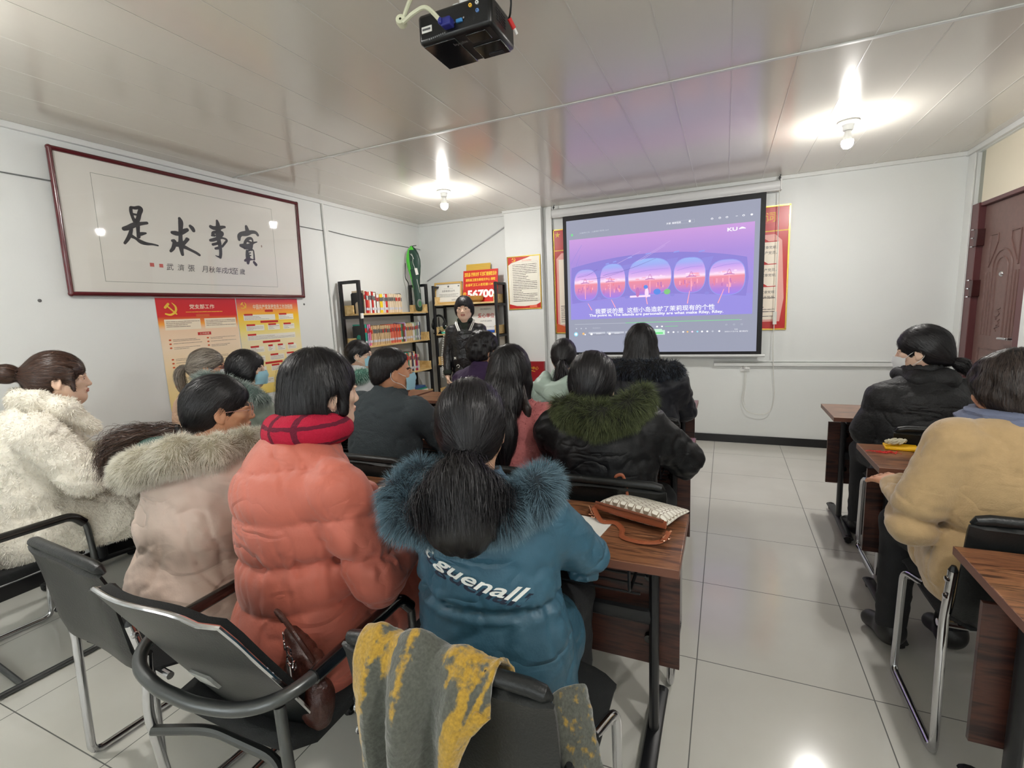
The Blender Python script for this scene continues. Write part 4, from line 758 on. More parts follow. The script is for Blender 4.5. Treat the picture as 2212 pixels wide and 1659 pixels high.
# ------------------------------------------------------------------ desks
def desk(x0, x1, yn, yf, label, group='walnut training desks', z=.74):
    e = empty('training_desk', ((x0+x1)/2, (yn+yf)/2, 0), label, 'desk', group); cx, cy_ = (x0+x1)/2, (yn+yf)/2; L = x1-x0; D = yf-yn
    MB().box((-L/2, -D/2, z-.025), (L/2, D/2, z)).build('desk_top', 'walnut', e, bevel=.002)
    w = MB(); w.box((-L/2-.0008, -D/2-.0008, z-.0245), (-L/2, D/2, z-.0008)); w.box((L/2, -D/2, z-.0245), (L/2+.0008, D/2, z-.0008)); w.box((-L/2, -D/2-.0008, z-.0245), (L/2, -D/2, z-.0008)); w.build('edge_band', 'desk_edge', e, smooth=0)
    yp = -D/2+.235; MB().box((-L/2+.015, yp, .26), (L/2-.015, yp+.016, .66)).build('modesty_panel', 'walnut_dark', e, bevel=.001)
    for s_ in (-1, 1):
        w = MB(); x = s_*(L/2-.09); w.tube([(x, -D/2+.20, .05), (x, -D/2+.20, z-.03)], [(.016, .026)]*2, 14, flat=(1, 0, 0)); lg = w.build('leg', 'black_steel', e)
        w = MB(); w.tube(rounded([(x, -D/2-.10, .035), (x, -D/2+.2, .052), (x, D/2+.02, .035)], .1), [(.026, .013)]*8, 10, flat=(1, 0, 0)); w.build('foot_bar', 'black_steel', lg)
        for yy in (-D/2-.08, D/2): w2 = MB(); w2.lathe([(0, -.014), (.022, -.014), (.027, 0), (.022, .014), (0, .014)], (x, yy, .0275), 14, (1, 0, 0)); w2.build('caster', 'dark_rubber', lg)
        w = MB(); w.box((x-.02, -D/2+.03, z-.045), (x+.02, D/2-.05, z-.026)); w.build('top_bracket', 'black_steel', lg, bevel=.003)
        for zz_ in (.58, .36): w2 = MB(); w2.lathe([(0, .02), (.014, .018), (.016, 0)], (x-s_*.02, yp-.001, zz_), 12, (0, -1, 0)); w2.build('panel_knob', 'black_gloss', lg)
    w = MB(); w.tube([(-L/2+.09, yp-.045, .46), (L/2-.09, yp-.045, .46)], [(.012, .028)]*2, 8, flat=(0, 1, 0)); w.build('cross_bar', 'black_steel', e)
    w = MB()
    for yy in (-D/2+.05, -D/2+.10, -D/2+.15, -D/2+.2): w.tube([(-L/2+.11, yy, z-.12), (L/2-.11, yy, z-.12)], .004, 6)
    for s_ in (-1, 0, 1): w.tube(rounded([(s_*(L/2-.14), -D/2+.04, z-.03), (s_*(L/2-.14), -D/2+.045, z-.12), (s_*(L/2-.14), -D/2+.21, z-.12), (s_*(L/2-.14), -D/2+.21, z-.03)], .02), .005, 6)
    w.build('book_rack', 'black_steel', e)
    return e
desk(.60, 1.76, 3.32, 3.75, 'walnut desk in front of the woman in the black padded jacket')
desk(.595, 1.76, 2.36, 2.745, 'walnut desk with the yellow packet, in front of the woman in the camel coat')
desk(.60, 1.76, 1.27, 1.655, 'empty walnut desk on the door side, behind the camel coat')
desk(-1.33, -.17, 3.34, 3.735, 'front row walnut desk below the projection screen')
desk(-2.47, -1.36, 3.34, 3.735, 'front row walnut desk of the purple jacket, before the speaker')
desk(-3.27, -2.515, 3.47, 3.82, 'front row walnut desk by the bookshelf, next to the man')
desk(-1.33, -.13, 2.25, 2.655, 'walnut desk of the second row shared by the pink coat and green fur hood')
desk(-2.45, -1.36, 2.25, 2.655, 'walnut desk of the second row in front of the man in the grey fleece')
desk(-3.56, -2.50, 2.28, 2.70, 'walnut desk of the second row by the calligraphy wall')
desk(-1.33, -.10, 1.27, 1.655, 'walnut desk with the patterned clutch bag and paper on it')
desk(-2.47, -1.36, 1.27, 1.645, 'walnut desk in front of the woman in the cream parka')
desk(-3.56, -2.50, 1.32, 1.67, 'walnut desk in front of the woman in the white fluffy coat')
# ------------------------------------------------------------------ chairs
def side_chair(label, x, y, rz=0, top=.82):
    """no arms: frame of bent chrome tube, padded shell; origin on floor under the seat centre, facing +y"""
    e = empty('visitor_chair', (x, y, 0), label, 'chair', 'black padded visitor chairs', rz)
    n, m_ = 10, 12; w = MB()
    def sheet(prof, half, th, curve, name, mat, rad=.05):
        # prof: list of (y, z); curved sheet with thickness, rounded corners in width
        w = MB(); vs = []; cols = 14; K = len(prof)
        for side in (0, 1):
            for i, (yy, zz_) in enumerate(prof):
                a = prof[max(i-1, 0)]; b = prof[min(i+1, K-1)]; d = V((b[0]-a[0], b[1]-a[1])); d.normalize(); nn = (-d.y, d.x)
                t = i/(K-1); hw = half
                for ends, v_ in ((0, t), (1, 1-t)):
                    L = v_*sum(math.dist(prof[q_], prof[q_+1]) for q_ in range(K-1))
                    if L < rad: hw = min(hw, half-rad+math.sqrt(max(rad*rad-(rad-L)**2, 0)))
                for j in range(cols+1):
                    u = -1+2*j/cols; off = curve*(u*u) + (th if side else 0)*(1-.75*abs(u)**6)
                    vs.append((u*hw, yy+nn[0]*off, zz_+nn[1]*off))
        C_ = cols+1; fs = []
        for side in (0, 1):
            o_ = side*K*C_
            for i in range(K-1):
                for j in range(cols):
                    q_ = (o_+i*C_+j, o_+i*C_+j+1, o_+(i+1)*C_+j+1, o_+(i+1)*C_+j); fs.append(q_ if side else q_[::-1])
        o_ = K*C_
        for i in range(K-1):
            for j in (0, cols): fs.append((i*C_+j, (i+1)*C_+j, o_+(i+1)*C_+j, o_+i*C_+j))
        for i in (0, K-1):
            for j in range(cols): fs.append((i*C_+j, i*C_+j+1, o_+i*C_+j+1, o_+i*C_+j))
        w.add(vs, fs); return w.build(name, mat, e, smooth=50)
    bp = [(-.175, .47), (-.20, .50), (-.215, .56), (-.225, .64), (-.235, .72), (-.245, .78), (-.255, top-.012), (-.262, top-.004)]
    sheet(bp, .225, .028, .018, 'backrest', 'black_plastic'); sp_ = [(-.20, .452), (-.1, .44), (0, .438), (.12, .442), (.20, .446), (.235, .436), (.245, .425)]
    sheet(sp_, .22, .035, -.012, 'seat', 'black_fabric')
    w = MB(); w.tube([(-.216, -.262, top-.02), (-.205, -.268, top-.008), (-.18, -.270, top-.002), (.18, -.270, top-.002), (.205, -.268, top-.008), (.216, -.262, top-.02)], [.006, .0145, .0155, .0155, .0145, .006], 12); w.build('top_roll', 'black_plastic', e)
    for s_ in (-1, 1):
        xx = s_*.235; w = MB(); w.tube(rounded([(xx, -.235, .64), (xx, -.205, .46), (xx, -.22, .015), (xx, .175, .012), (xx-s_*.0, .15, .43), (xx-s_*.03, .05, .44)], .035), .0125, 12); lg = w.build('leg_frame', 'chrome', e)
        w = MB(); w.cyl((xx, -.235, .64), (xx, -.2358, .655), .0125, 12, .006); w.build('tube_cap', 'black_plastic', lg)
        for z_b in (.61, .555): w = MB(); w.lathe([(0, .006), (.009, .004), (.010, 0)], (xx+s_*.011, -.232, z_b), 10, (s_, -.2, 0)); w.build('bolt', 'chrome', lg)
    for q_ in (.12, -.16): MB().tube([(-.235, q_, .427), (.235, q_, .427)], .011, 10).build('cross_bar', 'chrome', e)
    e['top'] = top; del e['top']; return e
def arm_chair(label, x, y, rz=0):
    e = empty('arm_chair', (x, y, 0), label, 'chair', 'tubular steel armchairs', rz)
    # curved shell, thin chrome edge
    def shell(th, off, name, mat, shrink=0):
        w = MB(); K = 11; C_ = 15; vs = []
        for side in (0, 1):
            for i in range(K):
                t = i/(K-1); z = .45+.45*t; yb = -.105-.235*t+off
                hw = (.215+.012*math.sin(PI*min(t*1.6, 1)))-shrink
                if t > .78: hw -= .035*((t-.78)/.22)**2
                for j in range(C_):
                    u = -1+2*j/(C_-1); vs.append((u*hw, yb+.035*u*u+(th if side else 0), z-(.03*abs(u)**4 if i == K-1 else 0)))
        fs = []; o_ = K*C_
        for side in (0, 1):
            for i in range(K-1):
                for j in range(C_-1): a = side*o_+i*C_+j; fs.append((a, a+1, a+C_+1, a+C_))
        for i in range(K-1):
            for j in (0, C_-1): a = i*C_+j; fs.append((a, a+C_, o_+a+C_, o_+a))
        for i in (0, K-1):
            for j in range(C_-1): a = i*C_+j; fs.append((a, a+1, o_+a+1, o_+a))
        w.add(vs, fs); return w.build(name, mat, e, smooth=50), vs, K, C_
    sh, vs, K, C_ = shell(.012, 0, 'backrest', M('shell_black', (22, 25, 25), .35, bump=(260, .08)))
    shell(.02, .013, 'back_pad', 'black_fabric', .012)
    edge = [vs[i*C_] for i in range(K)]+[vs[(K-1)*C_+j] for j in range(1, C_)]+[vs[i*C_+C_-1] for i in range(K-2, -1, -1)]
    w = MB(); w.tube([(a, b+.006, c) for a, b, c in edge], .0055, 8); w.build('edge_trim', 'chrome', e)
    w = MB(); w.box((-.03, -.004, .60), (.035, .004, .645)); w.v = [(a, b-.108-.235*(c-.45)/.45, c) for a, b, c in w.v]; w.build('maker_sticker', 'sticker', e, smooth=0)
    w = MB(); pr = [(-.16, .45), (-.10, .432), (0, .43), (.14, .438), (.21, .44), (.24, .425)]; vs = []
    for k_, (yy, zz_) in enumerate(pr):
        for j in range(9): u = -1+2*j/8; vs.append((u*(.23-.03*(k_ in (0, 5))), yy, zz_+.012*abs(u)**3))
    fs = [(i*9+j, i*9+j+1, (i+1)*9+j+1, (i+1)*9+j) for i in range(5) for j in range(8)]; w.add(vs, fs); o = w.build('seat', 'black_fabric', e, smooth=60); so = o.modifiers.new('solid', 'SOLIDIFY'); so.thickness = .035; so.offset = 1
    # U tube round the back, arms forward, bending down to the floor runners
    U = [(.265, .16, .645), (.265, -.08, .645), (.245, -.18, .64), (.18, -.235, .632), (.08, -.258, .628), (0, -.262, .628), (-.08, -.258, .628), (-.18, -.235, .632), (-.245, -.18, .64), (-.265, -.08, .645), (-.265, .16, .645)]
    w = MB(); w.tube(smooth_path(U, 6), .0155, 14); w.build('back_hoop', 'grey_steel', e)
    for s_ in (-1, 1):
        w = MB(); w.tube(rounded([(s_*.265, -.12, .645), (s_*.265, .20, .645), (s_*.272, .235, .60)], .04), .0185, 14); am = w.build('armrest', 'black_gloss', e)
        w = MB(); w.tube(rounded([(s_*.265, .20, .645), (s_*.272, .24, .60), (s_*.265, .25, .45), (s_*.26, .225, .014), (s_*.26, -.16, .014), (s_*.255, -.20, .45), (s_*.235, -.19, .62)], .04), .0125, 12); w.build('leg_frame', 'chrome' if s_ < 0 else 'grey_steel', e)
    MB().tube(rounded([(-.25, -.2, .40), (-.12, -.13, .385), (.12, -.13, .385), (.25, -.2, .40)], .05), .013, 10).build('seat_support', 'grey_steel', e); MB().tube([(-.262, .2, .40), (.262, .2, .40)], .011, 10).build('cross_bar', 'grey_steel', e); MB().tube([(-.26, -.05, .016), (.26, -.05, .016)], .0115, 10).build('cross_bar', 'grey_steel', e)
    return e
side_chair('black chair with the grey and yellow scarf over its back, of the teal parka', -.47, .94)
arm_chair('arm chair with silver-edged back and the brown handbag, of the salmon coat', -1.105, .83, math.radians(0))
side_chair('black chair with rolled top edge, of the cream parka', -1.70, .93, math.radians(-4))
arm_chair('arm chair of the white fluffy coat', -2.87, .87, math.radians(-4))
side_chair('black chair back behind the clutch bag, of the green fur hooded parka', -.40, 1.945)
side_chair('black chair of the woman in the pink fluffy coat', -.93, 1.96)
side_chair('black chair of the man in the grey fleece', -1.50, 1.93)
side_chair('black chair of the grey-green parka with fur hood', -2.64, 1.99)
side_chair('black chair of the woman with the grey ponytail', -3.17, 1.98)
side_chair('black chair under the woman in the black fur-trimmed coat, front row', -.44, 2.98)
side_chair('black chair of the mint green parka, front row', -1.0, 3.0)
side_chair('black chair of the purple jacket, front row', -1.60, 3.0)
side_chair('black chair of the white coat with green fur, front row', -2.80, 3.10)
side_chair('black chair behind the black padded jacket, door side', .965, 3.03)
side_chair('black chair on chrome legs behind the camel coat', .86, 1.945)
# ------------------------------------------------------------------ things on the desks and chairs
# clutch bag with interlocking pattern
e = empty('clutch_bag', (-.245, 1.575, .741), 'cream patterned clutch bag with tan leather trim on the near desk', 'bag', rz=math.radians(-20))
m = M('monogram', (226, 222, 208), .45); nt = m.node_tree; b = nt.nodes['Principled BSDF']; t = nt.nodes.new('ShaderNodeTexCoord'); sp = nt.nodes.new('ShaderNodeSeparateXYZ'); nt.links.new(t.outputs['Object'], sp.inputs[0])
def _cell(k, size, off=0.0):
    u = _mth('ADD', _mth('DIVIDE', sp.outputs[k], size), off); return _mth('MULTIPLY', _mth('SUBTRACT', u, _mth('ROUND', u)), 2.0)
def _ringm(off):
    a_, c_ = _cell(0, .028, off), _cell(1, .022, off); r_ = _mth('POWER', _mth('ADD', _mth('POWER', _mth('ABSOLUTE', a_), 4), _mth('POWER', _mth('ABSOLUTE', c_), 4)), .25); return _mth('LESS_THAN', _mth('ABSOLUTE', _mth('SUBTRACT', r_, .78)), .11)
mk = _mth('MAXIMUM', _ringm(0.0), _mth('LESS_THAN', _mth('MAXIMUM', _mth('ABSOLUTE', _cell(0, .028, .5)), _mth('MULTIPLY', _mth('ABSOLUTE', _cell(1, .022, .0)), 3.0)), .3))
mx = nt.nodes.new('ShaderNodeMix'); mx.data_type = 'RGBA'; nt.links.new(mk, mx.inputs[0]); mx.inputs[6].default_value = srgb((228, 224, 212)); mx.inputs[7].default_value = srgb((142, 128, 110)); nt.links.new(mx.outputs[2], b.inputs['Base Color'])
M('tan_leather', (150, 82, 52), .35, bump=(200, .1)); M('rose_gold', (214, 160, 130), .2, 1.0)
w = MB(); nx, ny = 14, 9; vs = []
for side in (0, 1):
    for i in range(ny):
        for j in range(nx):
            u = -1+2*j/(nx-1); v = -1+2*i/(ny-1); hx = .128+.0*v; hz = .004+.034*(1-abs(u)**6)*(.55-.45*v)*(1-.25*max(v, 0)); vs.append((u*hx, v*.088+.010, .034+(.5 if 0 else 0)*0+(hz if side else -hz*.6)-.012*(v > 0)*v))
N_ = nx*ny; fs = []
for side in (0, 1):
    for i in range(ny-1):
        for j in range(nx-1): a = side*N_+i*nx+j; fs.append((a, a+1, a+nx+1, a+nx))
for i in range(ny-1):
    for j in (0, nx-1): a = i*nx+j; fs.append((a, a+nx, N_+a+nx, N_+a))
for i in (0, ny-1):
    for j in range(nx-1): a = i*nx+j; fs.append((a, a+1, N_+a+1, N_+a))
w.add(vs, fs); o = w.build('pouch', 'monogram', e, smooth=60, sub=1)
w = MB(); w.tube([(-.125, -.078, .036), (0, -.083, .038), (.125, -.078, .036)], [(.013, .008), (.015, .010), (.013, .008)], 10, flat=(0, 0, 1)); w.build('leather_gusset', 'tan_leather', e)
w = MB(); w.tube([(-.122, -.088, .052), (0, -.094, .056), (.122, -.088, .052)], .0045, 8); w.build('zip', M('zip_brown', (120, 70, 50), .3), e)
w = MB(); w.tube(smooth_path([(-.13, -.09, .03), (-.08, -.12, .008), (-.04, -.10, .006), (.0, -.125, .005), (.03, -.17, .005), (.09, -.165, .005), (.135, -.13, .008), (.145, -.10, .03)]), [(.0018, .009)]*43, 8, flat=(0, 0, 1)); w.tube(smooth_path([(-.13, -.085, .03), (-.165, -.06, .006), (-.17, -.01, .005), (-.15, .02, .006)]), [(.0018, .008)]*19, 8, flat=(0, 0, 1)); w.build('shoulder_strap', 'tan_leather', e)
w = MB(); w.tube(smooth_path([(-.10, .06, .03), (-.135, .075, .045), (-.15, .08, .085), (-.12, .08, .10), (-.10, .07, .07), (-.085, .055, .035)]), [(.0016, .006)]*31, 8, flat=(0, 1, 0)); w.build('wrist_loop', 'tan_leather', e)
w = MB()
for cx_, cy_ in ((-.135, -.10), (-.115, -.112), (.145, -.105), (.14, -.125)):
    if cx_ == .145: w.tube([(-.15, -.085, .03), (-.12, -.108, .014)], .0035, 8); w.build('metal_clasp', 'rose_gold', e); w = MB()
    w.tube([(cx_+.008*math.cos(2*PI*k/14), cy_+.008*math.sin(2*PI*k/14), .012) for k in range(14)], .0018, 6, closed=True)
w.tube([(.135, -.12, .014), (.148, -.09, .03)], .0035, 8); w.build('metal_clasp', 'rose_gold', e)
o = MB().box((-.10, -.07, 0), (.10, .07, .002)).build('paper_sheet', 'paper', smooth=0); o.location = (-.435, 1.455, .7405); o.rotation_euler = (0, 0, -.15); tag(o, 'white sheet of paper on the near desk by the teal sleeve', 'paper')
# yellow packet with cord, red threads, pen
o = MB().box((0, 0, 0), (.125, .085, .012)).build('yellow_packet', M('packet_yellow', (246, 190, 20), .4), bevel=.003); o.location = (.685, 2.655, .7405); o.rotation_euler = (0, 0, -.12); tag(o, 'bright yellow packet on the desk before the camel coat', 'packet')
w = MB(); R_ = random.Random(3)
for k in range(5):
    ph = k*1.25; w.tube([(.045*math.cos(t_*.9+ph)*(.6+.4*math.sin(t_*.5)), .022*math.sin(t_*1.3+ph), .008+.007*math.sin(t_*2+ph)+.006) for t_ in [q_*.35 for q_ in range(22)]], .0048, 6)
o = w.build('knotted_cord', M('cord_beige', (206, 200, 176), .8, bump=(300, .5))); o.location = (.735, 2.70, .757); tag(o, 'knotted beige cord lying on the yellow packet', 'cord')
w = MB()
for k in range(46):
    a_ = R_.uniform(-PI, PI); x0_, y0_ = R_.uniform(-.05, .05), R_.uniform(-.012, .012); L = R_.uniform(.015, .05); w.tube([(x0_, y0_, .001), (x0_+L*.5*math.cos(a_), y0_+L*.25*math.sin(a_), R_.uniform(.001, .006)), (x0_+L*math.cos(a_), y0_+L*.5*math.sin(a_), .001)], .0009, 4)
o = w.build('red_threads', M('thread_red', (214, 24, 24), .6)); o.location = (.67, 2.60, .7415); tag(o, 'loose bunch of bright red threads on the desk by the yellow packet', 'thread', kind='stuff')
w = MB(); w.tube([(0, 0, .006), (.12, -.03, .006)], .004, 8); o = w.build('pen', 'cover_lilac'); o.location = (.83, 2.58, .7405); tag(o, 'thin pen on the desk beside the camel sleeve', 'pen')
# notebooks and papers on the other desks
for (px_, py_, c_, lb) in ((-.30, 2.44, 'paper', 'white note sheet on the desk under the black parka elbow'), (-.40, 3.52, 'paper', 'white note sheet on the front desk before the navy coat'), (-.98, 2.42, 'paper', 'white note sheet on the desk of the pink coat')):
    o = MB().box((-.09, -.065, 0), (.09, .065, .002)).build('note_sheet', c_, smooth=0); o.location = (px_, py_, .7405); o.rotation_euler = (0, 0, .1); tag(o, lb, 'paper')
e = empty('drinking_glass', (-1.42, 2.52, .741), 'small clear drinking glass on the desk by the grey fleece sleeve', 'glass'); MB().lathe([(0, .002), (.028, .002), (.033, .085), (.031, .085), (.026, .006), (0, .006)], (0, 0, 0), 20).build('glass_cup', M('clear_glass', (235, 240, 240), .05, trans=.9), e)
# scarf over the chair back: draped sheet following the backrest
def drape(name, label, cols, mat):
    """cols: list of columns (each a list of points from the front hem over the top to the back hem)"""
    w = MB(); K = 26; C_ = len(cols); rows = []
    for c in cols:
        sp_ = smooth_path(c, 6); L = [0]
        for i in range(1, len(sp_)): L.append(L[-1]+(sp_[i]-sp_[i-1]).length)
        pts = []
        for k in range(K):
            t_ = L[-1]*k/(K-1); i = max(j_ for j_ in range(len(L)) if L[j_] <= t_+1e-9); i = min(i, len(sp_)-2); f_ = (t_-L[i])/max(L[i+1]-L[i], 1e-9); pts.append(sp_[i].lerp(sp_[i+1], f_))
        rows.append(pts)
    vs = [p_ for c in rows for p_ in c]; w.add(vs, [(i*K+j, i*K+j+1, (i+1)*K+j+1, (i+1)*K+j) for i in range(C_-1) for j in range(K-1)])
    o = w.build(name, mat, smooth=80, sub=2); so = o.modifiers.new('thick', 'SOLIDIFY'); so.thickness = .007; so.offset = 0
    tx = bpy.data.textures.new('wool_'+name, 'CLOUDS'); tx.noise_scale = .02; dm = o.modifiers.new('wool', 'DISPLACE'); dm.texture = tx; dm.strength = .006; dm.mid_level = .5
    return tag(o, label, 'scarf')
m = bpy.data.materials.new('plaid_wool'); m.use_nodes = True; MATS['plaid_wool'] = m; nt = m.node_tree; b = nt.nodes['Principled BSDF']; b.inputs['Roughness'].default_value = .95; b.inputs['Sheen Weight'].default_value = .4
t = nt.nodes.new('ShaderNodeTexCoord'); n1 = nt.nodes.new('ShaderNodeTexNoise'); n1.inputs['Scale'].default_value = 55; n1.inputs['Detail'].default_value = 6; nt.links.new(t.outputs['Object'], n1.inputs['Vector'])
sp = nt.nodes.new('ShaderNodeAttribute'); sp.attribute_name = 'band'
ad = _mth('ADD', sp.outputs['Fac'], _mth('MULTIPLY', _mth('SUBTRACT', n1.outputs[0], .5), 1.1)); rp = nt.nodes.new('ShaderNodeValToRGB'); rp.color_ramp.elements[0].position = .42; rp.color_ramp.elements[1].position = .6
rp.color_ramp.elements[0].color = srgb((84, 86, 78)); rp.color_ramp.elements[1].color = srgb((172, 136, 44)); nt.links.new(ad, rp.inputs[0])
n2 = nt.nodes.new('ShaderNodeTexNoise'); n2.inputs['Scale'].default_value = 180; nt.links.new(t.outputs['Object'], n2.inputs['Vector']); mx = nt.nodes.new('ShaderNodeMix'); mx.data_type = 'RGBA'; mx.blend_type = 'MULTIPLY'; mx.inputs[0].default_value = .7; nt.links.new(rp.outputs[0], mx.inputs[6]); nt.links.new(n2.outputs[0], mx.inputs[7])
mu = nt.nodes.new('ShaderNodeMix'); mu.data_type = 'RGBA'; mu.blend_type = 'MULTIPLY'; mu.inputs[0].default_value = 1; nt.links.new(mx.outputs[2], mu.inputs[6]); mu.inputs[7].default_value = (1.45, 1.45, 1.45, 1); nt.links.new(mu.outputs[2], b.inputs['Base Color'])
bp = nt.nodes.new('ShaderNodeBump'); bp.inputs['Strength'].default_value = .8; bp.inputs['Distance'].default_value = .006; nt.links.new(n1.outputs[0], bp.inputs['Height']); nt.links.new(bp.outputs[0], b.inputs['Normal'])
def scol(x, fold, zf, zb, xf=None):
    xf = x if xf is None else xf; yt = .672
    return [(xf, yt-.055-fold, zf), (xf*.5+x*.5, yt-.050-fold, (zf+.8)/2), (x, yt-.040-fold*.8, .76), (x, yt-.028, .815+abs(fold)*.3), (x, yt+.002, .846+fold*.5), (x, yt+.035, .825), (x+.01, yt+.062, .75), (x+.02, yt+.075, zb)]
cc = [scol(-.640, .0, .22, .62, -.60), scol(-.618, .016, .22, .62, -.590), scol(-.600, .034, .24, .62, -.575), scol(-.585, .010, .26, .60, -.566), scol(-.572, -.008, .28, .60, -.560), scol(-.556, .0, .28, .60, -.548), scol(-.540, .040, .26, .60, -.530), scol(-.518, .062, .26, .58, -.50), scol(-.496, .050, .28, .58, -.470), scol(-.480, .012, .30, .58, -.458), scol(-.466, -.006, .34, .56, -.452), scol(-.446, .014, .40, .56, -.436), scol(-.424, .044, .46, .54, -.420), scol(-.400, .034, .56, .54, -.425), scol(-.380, .004, .66, .54, -.415), scol(-.350, -.006, .77, .50, -.385)]
o = drape('plaid_scarf', 'fuzzy grey and mustard wool scarf thrown over the chair back behind the teal parka', cc, 'plaid_wool')
at = o.data.attributes.new('band', 'FLOAT', 'POINT'); K_, bv = 26, []
bm = {round(v_.co.x, 4) for v_ in o.data.vertices}
for v_ in o.data.vertices:
    z_, x_, y_ = v_.co.z, v_.co.x, v_.co.y; val = .12
    if x_ < -.605 and z_ > .70: val = .95
    if x_ < -.598: val = max(val, .62)
    if -.585 < x_ < -.545 and z_ > .78: val = .62
    if -.535 < x_ < -.505 and z_ > .74: val = .60
    if x_ > -.46 and z_ > .81: val = .58
    if z_ < .48 and -.545 < x_ < -.47: val = .66
    if x_ > -.425-(.74-z_)*.12 and z_ < .80: val = .74
    bv.append(val)
at.data.foreach_set('value', bv)
w = [[(-.30, .80, .70), (-.27, .76, .60), (-.235, .74, .50), (-.20, .72, .40), (-.17, .70, .30)], [(-.27, .83, .70), (-.235, .79, .60), (-.20, .78, .50), (-.165, .76, .40), (-.13, .74, .30)], [(-.25, .87, .68), (-.215, .82, .60), (-.185, .80, .50), (-.15, .79, .40), (-.12, .77, .30)]]
o = drape('plaid_scarf_end', 'hanging end of the grey and mustard wool scarf beside the chair seat', w, 'plaid_wool'); at = o.data.attributes.new('band', 'FLOAT', 'POINT'); at.data.foreach_set('value', [.35 if v_.co.x < -.2 else .6 for v_ in o.data.vertices])
sc_end = o
